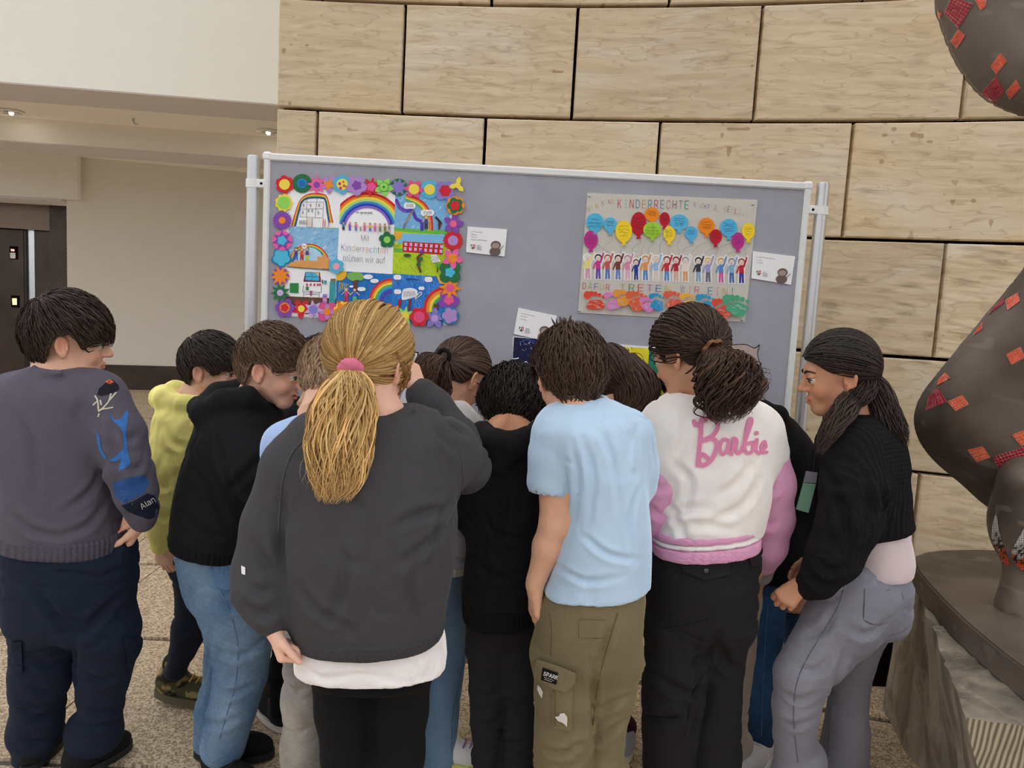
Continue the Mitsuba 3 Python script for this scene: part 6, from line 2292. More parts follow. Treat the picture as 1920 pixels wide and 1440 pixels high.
# mirror and glass tiles on the round foot
L_ = lambda x, y: (1820 + x / 6.0, 880 + y / 6.0)
for j, outline in enumerate(([L_(285, 500), L_(320, 700), L_(380, 900), L_(440, 1080), L_(330, 1020), L_(255, 880), L_(235, 700)], [L_(640, 640), L_(560, 740), L_(490, 860), L_(460, 960), L_(500, 1060), L_(590, 1140), L_(700, 1150), L_(760, 900)])):
    ol_ = sg.Polygon(smooth_line(outline, 4, True)).buffer(0)
    x0_, y0_, x1_, y1_ = ol_.bounds
    RT = np.random.RandomState(70 + j)
    cells, cl = [], []
    for gx in np.arange(x0_, x1_, 4.6):
        for gy in np.arange(y0_, y1_, 4.6):
            c_ = sg.box(gx, gy, gx + 4.1, gy + 4.1).intersection(ol_)
            if c_.area > 2:
                cells.append(c_)
    key = patch(SC_P, st_m, ol_, lambda q: np.array([at(a, b, Yf) for a, b in q]), 'tile_glaze', '#3a332d', 'mosaic_patch', thick=.001, lift=.001, grid_px=8, parent=SC)

    def cfn(v2, y0_=y0_, y1_=y1_):
        gx, gy = np.floor((v2[:, 0]) / 4.6), np.floor((v2[:, 1]) / 4.6)
        n = meshkit.noise(np.stack([gx, gy, np.zeros(len(gx))], 1) * 2.3 + 9, 3)
        h = (v2[:, 1] - y0_) / (y1_ - y0_) + (n - .5) * .5
        return np.where((h < .55)[:, None], srgb('#b9b6b0'), np.where((h < .78)[:, None], srgb('#26221f'), srgb('#d4552f')))
    patch(SC_P, st_m, sg.MultiPolygon([g for c_ in cells for g in getattr(c_, 'geoms', [c_]) if g.geom_type == 'Polygon']), lambda q: np.array([at(a, b, Yf) for a, b in q]), 'tile_glaze', '#b9b6b0', 'tiles', thick=.0015, lift=.0022, grid_px=60, parent=key, colors=cfn)

# black folder standing behind the stone block
fo = thing('black_case', 'black flat case with brown edge standing between wall and stone block', 'case')
c_ = at(1640, 1240, 3.05)
part('panel', bevel_box([1.545, 3.02, .0], [1.80, 3.07, .47], .006), 'dark_gap', fo)
part('edge', bevel_box([1.53, 3.015, .0], [1.547, 3.075, .475], .004), 'wood_edge', fo)
# ------------------------------------------------------------------ the girl with the blond ponytail, nearest the camera
def build_blond_girl():
    P = Person('person with long blond ponytail, oversized dark grey sweatshirt and black leggings', '#e8b9a0', '#a8834f')
    P.head((694, 676, 1.74), 22, 14, s=1.06, neck=(712, 790, 1.70))
    P.arm((575, 845, 1.72), (507, 1020, 1.69), (509, 1166, 1.62), (.30, -.05, -.9), (.85, .35, .4), (.1, -1, 0), curl=78, s=.9)
    P.arm((815, 835, 1.76), (872, 885, 1.88), (790, 738, 1.95), (-.45, .15, .85), (-.75, .5, -.2), (-.6, -.6, .1), curl=38, spread=10, s=.92, thumb=50)
    P.leg((645, 1250, 1.74), below(650, 1.76, .42), below(649, 1.80, .08), (0, 1, 0))
    P.leg((745, 1250, 1.74), below(746, 1.76, .42), below(747, 1.80, .08), (0, 1, 0))
    P.body()
    # hair
    S = P.scalp(thick=.012, top=.004, line=[(-.12, -.055), (-.085, -.060), (-.055, -.050), (-.03, -.045), (-.018, -.010), (0, .02), (.03, .03), (.055, .05), (.085, .058), (.12, .06)])
    tie = at(660, 690, 1.63)
    tl = (tie - P.O) @ P.M.T / P.s
    base = swept_hair(S, tl, '#a07a46', n=650, seed=4, color2='#c9a468', width=.0042, lift=.005)
    t2 = tie + np.array([0, -.012, 0])
    tail = tail_hair([t2, at(656, 715, 1.605), at(645, 770, 1.585), at(634, 840, 1.575), at(630, 905, 1.57), at(622, 945, 1.575)], [.020, .040, .060, .062, .048, .022], 420, '#b98f52', seed=5, width=.0042, color2='#e2c183', wav=.013, uneven=.22, flat=.45, seg=18)
    wisps = tail_hair([t2, at(645, 735, 1.60), at(625, 800, 1.585), at(600, 880, 1.58), at(590, 925, 1.58)], [.012, .03, .04, .035, .02], 60, '#c09a60', seed=6, width=.0022, color2='#e6c98f', wav=.010, uneven=.4, flat=.5, seg=16)
    side = tail_hair([at(735, 660, 1.66), at(752, 700, 1.72), at(742, 735, 1.78), at(735, 765, 1.80)], [.012, .016, .012, .006], 40, '#a88350', seed=8, width=.003, wav=.006, uneven=.4)
    P.hair_part(join_colored(base + [tail, wisps, side]), label='long blond ponytail')
    # scrunchie
    a = np.linspace(0, 2 * np.pi, 60, endpoint=False)
    ax = unit(at(656, 715, 1.605) - tie)
    u = unit(np.cross(ax, [0, 1, 0]))
    w = np.cross(ax, u)
    F = Field(tie - .05, tie + .05, .0028)
    for i in range(60):
        j = (i + 1) % 60
        rr = .011 + .002 * math.sin(7 * a[i])
        r2 = .011 + .002 * math.sin(7 * a[j])
        F.cone(tie + rr * 1.15 * math.cos(a[i]) * u + rr * math.sin(a[i]) * w + np.array([0, -.008, 0]), tie + r2 * 1.15 * math.cos(a[j]) * u + r2 * math.sin(a[j]) * w + np.array([0, -.008, 0]), .0120 + .0022 * math.sin(13 * a[i]), .0120 + .0022 * math.sin(13 * a[j]), .002)
    P.cloth('scrunchie', F, '#d4758d', amp=.003, scale=.009, stretch=(1, 1, 1), label='pink scrunchie')
    # white shirt below the sweatshirt
    tee = [(572, 822, 1110, 1.72, .128), (562, 832, 1180, 1.72, .135), (556, 842, 1240, 1.72, .140)]
    F = sweater_field(tee, n=2.6, cap=.008)
    P.cloth('shirt', F, '#ece7e4', amp=.006, scale=.06, stretch=(1.2, 1.2, .8), seed=3, label='white shirt hem')
    # sweatshirt
    st = [(640, 770, 765, 1.715, .060), (596, 812, 788, 1.715, .095), (556, 850, 840, 1.715, .125), (540, 858, 920, 1.71, .145), (532, 855, 1020, 1.71, .155), (533, 845, 1100, 1.715, .158), (540, 838, 1152, 1.715, .152), (554, 832, 1186, 1.715, .143)]
    sl = [[(592, 828, 1.715, .070), (560, 880, 1.705, .086), (524, 985, 1.695, .082), (502, 1072, 1.68, .076), (494, 1105, 1.655, .064), (502, 1138, 1.635, .047), (509, 1160, 1.62, .037)],
          [(790, 828, 1.73, .075), (838, 850, 1.80, .082), (872, 876, 1.875, .066), (850, 820, 1.925, .060), (812, 765, 1.945, .050), (792, 741, 1.95, .042)]]

    def ext(F):
        # neck opening and ribbed hem
        F.cone(at(705, 735, 1.69), at(706, 772, 1.70), .062, .050, .012, cut=True)
        F.chain([at(650, 770, 1.66), at(672, 786, 1.645), at(706, 792, 1.64), at(742, 786, 1.65), at(768, 768, 1.67)], [.010] * 5, .012)
    F = sweater_field(st, sl, k=.055, extra=ext)
    m = P.cloth('sweatshirt', F, '#454446', amp=.0075, scale=.085, stretch=(.9, .9, 1.3), seed=1)
    hem = [(550, 836, 1156, 1.715, .152), (560, 828, 1190, 1.715, .147)]
    F = sweater_field(hem, n=2.4, cap=.012, grow=.003)
    P.cloth('waistband', F, '#424143', bsdf='knit', amp=.002, scale=.05, seed=5)
    decal(P, m, [(452, 1060), (460, 1064), (460, 1078), (453, 1076)], 1.6, 'cloth', '#e6e4e2', 'sleeve_print', thick=.0012, lift=.0006)
    seam(P, m, [(522, 1000), (524, 960), (530, 900), (548, 850), (580, 815)], 1.6, r=.0022, color='#4e4d50')
    seam(P, m, [(865, 850), (868, 905), (852, 950), (835, 985)], 1.6, r=.0022, color='#4e4d50')
    # leggings
    F = Field(*bounds_of([(590, 800, 1200, 1.74, .1), (590, 800, 1440, 1.74, .1)], [below(640, 1.75, .06), below(760, 1.85, .06)]), .008)
    px_loft(F, [(580, 812, 1160, 1.735, .12), (585, 806, 1270, 1.735, .110)], k=0)
    for xs, kx in ((((586, 694, 1270), (594, 696, 1330), (606, 697, 1420)), 650), (((698, 808, 1270), (699, 800, 1330), (699, 793, 1420)), 746)):
        C = [(a, b, y, 1.74, (b - a) / 2 * 1.74 / FOC * 1.08) for a, b, y in xs]
        cs = [(at(a, y, Y) + at(b, y, Y)) / 2 for a, b, y, Y, bb in C]
        rs = [q[4] for q in C]
        F.chain(cs + [below(kx, 1.755, .42), below(kx, 1.785, .28), below(kx, 1.80, .10)], rs + [.056, .054, .040], .02)
    P.cloth('leggings', F, '#151516', amp=.0015, scale=.05, label='black leggings')
    for x in (649, 747):
        shoe(P.key, below(x, 1.80, .08), (0, 1, 0), '#2a2a2c')


build_blond_girl()
# ------------------------------------------------------------------ the boys at the left
def boy_dark_sweatshirt():
    P = Person('person in a slate-grey printed sweatshirt and navy cargo trousers, at the far left', '#dfae92', '#2e241f')
    P.head((132, 638, 2.15), 64, 7, s=1.0, neck=(105, 700, 2.12))
    P.arm((198, 745, 2.10), (240, 880, 2.08), (268, 972, 2.12), (-.45, .25, -.75), (-.5, -.3, .6), (-.6, .1, -.5), curl=32, spread=10, s=.9, thumb=30)
    P.arm((20, 745, 2.2), (-22, 870, 2.2), (-20, 985, 2.16), (.1, .1, -1), (1, 0, 0), (0, 1, 0), s=.9, fine=.005)
    P.leg((70, 1120, 2.17), (72, 1290, 2.2), gnd(65, 1425, .0) + [0, 0, .08], (-.1, 1, 0))
    P.leg((185, 1120, 2.13), (195, 1270, 2.18), gnd(160, 1440, 0) + [0, -.02, .08], (.5, 1, 0))
    P.body()
    S = P.scalp(thick=.017, top=.010, line=[(-.12, -.078), (-.085, -.082), (-.058, -.068), (-.044, -.040), (-.034, .012), (.000, .026), (.018, .012), (.030, -.006), (.042, .012), (.060, .024), (.085, .026), (.12, .026)])
    P.hair_part(short_hair(S, '#372a24', n=1000, length=.07, seed=11, crown=(0.01, -.05, .115), lift=.009, width=.0034, fringe=.4, messy=.16), label='thick dark brown hair')
    st = [(72, 148, 682, 2.125, .055), (30, 190, 706, 2.125, .095), (4, 212, 745, 2.125, .120), (2, 206, 820, 2.125, .130), (10, 208, 900, 2.125, .130), (12, 220, 970, 2.13, .130), (14, 228, 1016, 2.135, .125)]
    sl = [[(188, 742, 2.12, .068), (222, 815, 2.10, .070), (240, 880, 2.08, .064), (254, 925, 2.09, .058), (266, 958, 2.11, .046), (268, 975, 2.115, .036)],
          [(22, 745, 2.14, .070), (-14, 850, 2.2, .070), (-22, 940, 2.2, .06), (-20, 985, 2.17, .042)]]

    def ext(F):
        F.cone(at(112, 640, 2.10), at(108, 690, 2.12), .066, .052, .01, cut=True)
        F.chain([at(62, 690, 2.07), at(85, 700, 2.045), at(112, 700, 2.04)], [.010] * 3, .012)
    m = P.cloth('sweatshirt', sweater_field(st, sl, extra=ext), '#5a5661', amp=.009, scale=.09, stretch=(.8, .8, 1.3), seed=1)
    F = sweater_field([(10, 232, 990, 2.135, .128), (16, 226, 1028, 2.135, .124)], n=2.4, cap=.012, grow=.004)
    P.cloth('waistband', F, '#524e59', bsdf='knit', amp=.002, scale=.05, seed=5)
    # printed sleeve: dark shoulder patch, branches, blue stream, lettering
    blue, lite, dark = '#3f6fb0', '#cfc8b4', '#26242c'
    Yp = 2.03
    patch_px = lambda pts, c, nm, th=.0012, lab=None: decal(P, m, pts, Yp, 'cloth', c, nm, thick=th, lift=.0006, label=lab, grid=.008)
    patch_px([(186, 728), (200, 716), (212, 712), (222, 722), (224, 730), (208, 738), (192, 742), (182, 740)], dark, 'print_patch')
    patch_px([(196, 716), (205, 711), (214, 716), (206, 720)], '#d8643c', 'print_patch')
    patch_px([(204, 772), (216, 788), (228, 784), (238, 766), (241, 776), (236, 810), (240, 850), (246, 868), (238, 876), (222, 884), (222, 880), (228, 860), (216, 866), (204, 864), (220, 852), (232, 840), (230, 812), (224, 800), (212, 790)], blue, 'print_patch', lab='blue printed stream on the sleeve')
    patch_px([(181, 806), (187, 820), (190, 842), (200, 858), (196, 862), (188, 850), (182, 830)], blue, 'print_patch')
    patch_px([(212, 905), (240, 896), (272, 890), (280, 905), (270, 925), (250, 935), (232, 945), (215, 930)], '#33568c', 'print_patch')
    patch_px([(228, 948), (250, 940), (276, 925), (290, 930), (298, 950), (296, 968), (280, 974), (255, 966), (238, 958)], '#1f2436', 'print_patch')
    patch_px([(219, 992), (226, 990), (229, 1006), (223, 1010)], '#cf5230', 'print_patch')
    for pts in ([(185, 772), (183, 752), (178, 742)], [(185, 772), (196, 762), (204, 752), (208, 738)], [(204, 752), (218, 736)], [(185, 772), (190, 768), (212, 764)], [(183, 752), (174, 760)], [(186, 775), (184, 782)], [(190, 760), (188, 750)]):
        seam(P, m, pts, Yp, r=.0022, color=lite, name='print_branch')
    polys = text_poly('Alan', 11.0)
    polys = affinity.translate(affinity.rotate(affinity.scale(polys, 1, -1, origin=(0, 0)), -32, origin=(0, 0)), 266, 956)
    patch(P, m, polys, lambda q: np.array([at(a, b, Yp) for a, b in q]), 'cloth', '#e4e0d6', 'sleeve_lettering', thick=.0012, lift=.002, grid_px=6, label='white lettering on the cuff')
    # trousers
    t = trousers(P, [(8, 246, 970, 2.14, .12), (6, 250, 1040, 2.14, .132), (14, 250, 1140, 2.15, .14), (24, 252, 1190, 2.15, .12)],
                 [[(22, 140, 1190, 2.16), (24, 132, 1260, 2.18), (22, 122, 1320, 2.2), (20, 112, 1370, 2.22), (28, 92, 1418, 2.24), (gnd(62, 1432) + [0, 0, .075], .045)],
                  [(144, 254, 1190, 2.14), (150, 256, 1215, 2.16), (146, 240, 1270, 2.18), (146, 232, 1325, 2.2), (126, 226, 1368, 2.22), (134, 196, 1385, 2.23), (134, 190, 1412, 2.24), (gnd(160, 1440) + [0, -.02, .09], .045)]],
                 '#1c2433', name='cargo_trousers', amp=.011, scale=.075, step=.0075)
    decal(P, t, [(22, 1205), (40, 1203), (42, 1262), (24, 1262)], 2.08, 'cloth', '#1b2231', 'cargo_pocket', thick=.012)
    decal(P, t, [(232, 1195), (258, 1198), (260, 1250), (240, 1262)], 2.08, 'cloth', '#1b2231', 'cargo_pocket', thick=.012)
    shoe(P.key, gnd(65, 1432) + [0, 0, .08], (-.1, 1, 0), '#1d1d20', sole='#232325', accent='#2c8a6a')
    shoe(P.key, gnd(160, 1440) + [0, -.02, .08], (.5, 1, 0), '#1d1d20', sole='#232325', accent='#2c8a6a')


def boy_yellow():
    P = Person('person in a pale yellow hoodie and dark navy jeans, head turned right', '#e0b097', '#2f2622')
    P.head((399, 692, 2.64), 94, 8, s=.97, neck=(368, 745, 2.64))
    P.arm((330, 790, 2.52), (306, 900, 2.5), (303, 1014, 2.5), (.05, .1, -1), (.2, 1, 0), (1, .2, 0), curl=26, s=.88, thumb=20)
    P.arm((360, 790, 2.78), (365, 900, 2.8), (380, 1000, 2.78), (.1, 0, -1), (-1, 0, 0), (0, 1, 0), s=.88, fine=.006)
    P.leg((360, 1040, 2.58), (358, 1150, 2.56), gnd(322, 1312) + [0, 0, .10], (1, .05, 0))
    P.leg((390, 1040, 2.68), (430, 1160, 2.68), W3(-.86, 2.68, .08), (1, .05, 0))
    P.body()
    S = P.scalp(thick=.016, top=.008, line=[(-.12, -.072), (-.085, -.078), (-.055, -.060), (-.044, -.036), (-.034, .012), (.000, .026), (.018, .012), (.028, -.010), (.040, .014), (.060, .036), (.085, .038), (.12, .038)])
    P.hair_part(short_hair(S, '#332924', n=800, length=.07, seed=21, crown=(0.0, -.05, .11), lift=.006, width=.0034, fringe=.6, messy=.14), label='dark brown fringe cut')
    st = [(318, 398, 736, 2.64, .07), (300, 405, 765, 2.64, .10), (292, 412, 820, 2.64, .12), (292, 420, 900, 2.64, .125), (300, 428, 980, 2.64, .125), (306, 425, 1026, 2.64, .12)]
    sl = [[(332, 800, 2.54, .075), (316, 870, 2.51, .070), (306, 940, 2.50, .060), (303, 990, 2.5, .050), (303, 1022, 2.5, .036)], [(370, 800, 2.76, .07), (368, 900, 2.8, .06), (380, 990, 2.78, .04)]]

    def ext(F):
        F.chain([at(312, 748, 2.55), at(306, 748, 2.66), at(330, 735, 2.74), at(365, 735, 2.74)], [.038, .044, .038, .03], .02)
        F.chain([at(312, 748, 2.55), at(340, 755, 2.52), at(372, 752, 2.54)], [.034, .030, .022], .02)
        F.cone(at(372, 700, 2.64), at(362, 735, 2.64), .07, .05, .01, cut=True)
    P.cloth('hoodie', sweater_field(st, sl, extra=ext), '#e9df86', amp=.009, scale=.075, seed=1, label='pale yellow hoodie')
    trousers(P, [(306, 428, 1010, 2.64, .11), (312, 425, 1070, 2.64, .11)],
             [[(322, 396, 1060, 2.58), (330, 392, 1140, 2.56), (322, 388, 1175, 2.56), (318, 366, 1220, 2.56), (312, 348, 1258, 2.56), (gnd(322, 1312) + [0, 0, .11], .040)],
              [(360, 430, 1060, 2.66), (400, 470, 1160, 2.68), (W3(-.86, 2.68, .10), .05)]], '#20242f', name='jeans', amp=.008, scale=.06)
    shoe(P.key, gnd(316, 1316) + [.02, 0, .095], (1, .05, 0), '#4a4632', sole='#57523f', size=.255, accent='#c2a15e', tilt=6, high=True, label='camouflage sneaker')
    shoe(P.key, W3(-.86, 2.68, .08), (1, .05, 0), '#4a4632', sole='#57523f', size=.23, accent='#c2a15e')


def boy_smiling():
    global DY
    DY = 0.0
    P = Person('person in a black hoodie and faded blue jeans, smiling and leaning to the right', '#e3b096', '#5a4433')
    P.head((513, 690, 2.25), 93, 15, s=.98, neck=(470, 765, 2.25), smile=True)
    P.arm((438, 805, 2.14), (494, 905, 2.16), (525, 875, 2.36), (.4, .9, .2), (0, .4, 1), (0, 1, 0), s=.88, fine=.0045)
    P.arm((470, 810, 2.36), (490, 900, 2.38), (505, 985, 2.34), (.3, .3, -.9), (0, -.4, 1), (0, -1, 0), s=.88, fine=.006)
    P.leg((395, 1060, 2.30), (412, 1220, 2.31), gnd(384, 1432) + [0, .03, .085], (.9, .1, 0))
    P.leg((420, 1060, 2.20), (450, 1225, 2.19), below(414, 2.19, .085), (.9, -.4, 0))
    P.body()
    S = P.scalp(thick=.012, top=.012, line=[(-.12, -.060), (-.085, -.066), (-.055, -.055), (-.044, -.032), (-.034, .012), (.000, .026), (.014, .014), (.024, -.006), (.036, .022), (.055, .040), (.085, .046), (.12, .046)])
    P.hair_part(short_hair(S, '#5c4736', n=800, length=.05, seed=31, crown=(0.0, -.05, .11), lift=.008, width=.003, fringe=.9, messy=.18, fade='#8a6c56'), label='short light brown hair with faded sides')
    st = [(418, 512, 736, 2.25, .06), (388, 530, 768, 2.25, .10), (368, 536, 815, 2.25, .125), (350, 530, 880, 2.25, .135), (336, 508, 940, 2.25, .135), (327, 484, 1000, 2.25, .13), (327, 468, 1027, 2.25, .125)]
    sl = [[(440, 812, 2.16, .085), (470, 865, 2.12, .082), (496, 905, 2.15, .068), (510, 890, 2.25, .056), (524, 876, 2.35, .042)], [(480, 812, 2.34, .075), (492, 900, 2.37, .062), (504, 980, 2.34, .042)]]

    def ext(F):
        F.chain([at(384, 772, 2.16), at(378, 768, 2.28), at(410, 738, 2.36), at(455, 726, 2.35)], [.040, .044, .036, .03], .02)
        F.chain([at(384, 772, 2.16), at(420, 752, 2.13), at(462, 745, 2.15), at(492, 760, 2.18)], [.036, .034, .030, .018], .02)
        F.cone(at(486, 705, 2.25), at(462, 750, 2.25), .072, .056, .01, cut=True)
    m = P.cloth('hoodie', sweater_field(st, sl, extra=ext), '#1b1b1d', amp=.009, scale=.085, seed=1, label='black hoodie')
    F = sweater_field([(326, 478, 1004, 2.25, .130), (329, 464, 1031, 2.25, .126)], n=2.4, cap=.012, grow=.004)
    P.cloth('waistband', F, '#19191b', bsdf='knit', amp=.002, scale=.05, seed=5)
    t = trousers(P, [(330, 462, 1000, 2.25, .112), (340, 468, 1070, 2.25, .122), (362, 480, 1130, 2.25, .12)],
                 [[(362, 470, 1120, 2.30), (385, 462, 1200, 2.31), (384, 440, 1270, 2.31), (366, 426, 1340, 2.29), (362, 410, 1392, 2.28)],
                  [(372, 492, 1130, 2.20), (398, 505, 1215, 2.19), (402, 500, 1270, 2.19), (392, 480, 1330, 2.19), (376, 458, 1398, 2.19)]],
                 '#56728f', name='jeans', bsdf='denim', amp=.008, scale=.07, colors=denim_colors('#4a6583', '#8ba0b2', 3), label='faded blue jeans')
    decal(P, t, [(398, 1050), (448, 1042), (450, 1090), (426, 1108), (402, 1100)], 2.12, 'denim', '#587492', 'back_pocket', thick=.003, lift=.001)
    seam(P, t, [(396, 1062), (412, 1100), (432, 1150), (446, 1210), (442, 1280), (425, 1340), (412, 1385)], 2.12, r=.0010, color="#4a6480")
    shoe(P.key, gnd(384, 1432) + [0.02, .03, .085], (1, .1, 0), '#1b1a1c', sole='#1e1c1e', size=.235, high=True, accent='#2a2a2c', label='black boot')
    shoe(P.key, below(410, 2.19, .085), (.8, -.5, 0), '#1b1a1c', sole='#1e1c1e', size=.235, high=True, accent='#2a2a2c', label='black boot')
    DY = 0.0


def kid_black_jacket():
    global DY
    DY = 0.0
    P = Person('person with black hair in a black jacket, mostly hidden behind the smiling boy', '#dcae90', '#1c1817')
    P.head((604, 695, 2.62), -20, 22, s=.97, neck=(598, 760, 2.60))
    P.arm((548, 790, 2.6), (505, 800, 2.72), (560, 760, 2.82), (.6, .5, .3), (0, 1, 0), (0, 0, 1), s=.86, fine=.006)
    P.arm((640, 790, 2.6), (665, 900, 2.62), (640, 960, 2.75), (-.3, .8, 0), (0, .3, -1), (-1, 0, 0), s=.86, fine=.006)
    P.leg((560, 1060, 2.58), (535, 1200, 2.52), gnd(525, 1362) + [0, 0, .08], (-.5, .6, 0))
    P.leg((615, 1060, 2.60), (625, 1200, 2.6), W3(-.60, 2.62, .08), (.2, 1, 0))
    P.body()
    S = P.scalp(thick=.014, top=.006)
    P.hair_part(short_hair(S, '#1f1a19', n=420, length=.06, seed=41, lift=.006), label='short black hair')
    st = [(560, 640, 762, 2.60, .06), (530, 662, 785, 2.60, .09), (520, 668, 850, 2.60, .11), (522, 668, 950, 2.60, .12), (530, 662, 1050, 2.60, .12)]
    sl = [[(545, 800, 2.60, .075), (508, 805, 2.70, .066), (535, 780, 2.77, .055), (558, 762, 2.81, .04)], [(645, 800, 2.6, .075), (667, 900, 2.62, .06), (642, 955, 2.74, .04)]]
    P.cloth('jacket', sweater_field(st, sl, step=.009), '#171719', amp=.007, seed=1, label='black jacket')
    trousers(P, [(532, 660, 1030, 2.59, .11), (532, 655, 1100, 2.59, .11)],
             [[(535, 590, 1110, 2.56), (512, 560, 1200, 2.52), (504, 548, 1270, 2.49), (506, 544, 1330, 2.46), (gnd(525, 1362) + [0, 0, .11], .040)], [(590, 650, 1110, 2.6), (600, 650, 1220, 2.62), (W3(-.60, 2.62, .1), .045)]], '#141416', step=.009, amp=.004)
    shoe(P.key, gnd(525, 1362) + [0, 0, .08], (-.5, .6, 0), '#232326', sole='#d9d4cd', accent='#b8392c', label='black sneaker with red trim and white sole')
    shoe(P.key, W3(-.60, 2.62, .08), (.2, 1, 0), '#232326', sole='#d9d4cd', accent='#b8392c')
    DY = 0.0


def kid_light_blue():
    global DY
    DY = -0.05
    P = Person('person with short fair hair in a light blue top, hidden behind the blond ponytail girl', '#e4b598', '#9a7d5c')
    P.head((622, 712, 2.13), 12, 30, s=.97, neck=(600, 790, 2.05))
    P.arm((540, 835, 2.02), (534, 940, 2.06), (600, 960, 2.18), (.5, .8, 0), (0, 0, -1), (1, 0, 0), s=.86, fine=.006)
    P.arm((660, 835, 2.1), (690, 940, 2.16), (650, 960, 2.2), (-.4, .8, 0), (0, 0, -1), (-1, 0, 0), s=.86, fine=.006)
    P.leg((568, 1130, 2.1), (572, 1260, 2.12), below(566, 2.16, .08), (0, 1, 0))
    P.leg((640, 1130, 2.1), (650, 1260, 2.14), below(650, 2.18, .08), (.2, 1, 0))
    P.body()
    S = P.scalp(thick=.012, top=.005)
    P.hair_part(short_hair(S, '#9c8060', n=520, length=.04, seed=43, lift=.005, width=.0034, fade='#b89a7c'), label='short fair hair')
    st = [(560, 640, 788, 2.03, .06), (524, 676, 810, 2.03, .095), (512, 690, 860, 2.03, .105), (516, 692, 960, 2.03, .108), (522, 688, 1060, 2.03, .108), (526, 684, 1130, 2.03, .108)]
    sl = [[(545, 838, 2.03, .072), (534, 930, 2.06, .06), (596, 958, 2.17, .042)], [(660, 838, 2.1, .075), (690, 935, 2.15, .06), (652, 958, 2.19, .042)]]
    P.cloth('sweater', sweater_field(st, sl, step=.009), '#a3bce0', amp=.007, seed=1, label='light blue top')
    trousers(P, [(526, 684, 1110, 2.1, .108), (528, 682, 1170, 2.1, .108)],
             [[(528, 608, 1190, 2.10), (530, 606, 1260, 2.11), (530, 612, 1320, 2.13), (528, 606, 1400, 2.15), (below(566, 2.16, .09), .058)], [(604, 684, 1190, 2.1), (612, 684, 1290, 2.12), (below(650, 2.18, .1), .058)]],
             '#8c8782', name='jeans', bsdf='denim', amp=.011, scale=.06, colors=denim_colors('#77736f', '#b9b2a8', 7), label='grey acid-washed jeans')
    for q in (below(566, 2.16, 0), below(650, 2.18, 0)):
        shoe(P.key, q + np.array([0, 0, .08]), (0.1, 1, 0), '#6a6a70', sole='#d8d4ce')
    DY = 0.0


boy_dark_sweatshirt()
boy_yellow()
boy_smiling()
kid_black_jacket()
kid_light_blue()
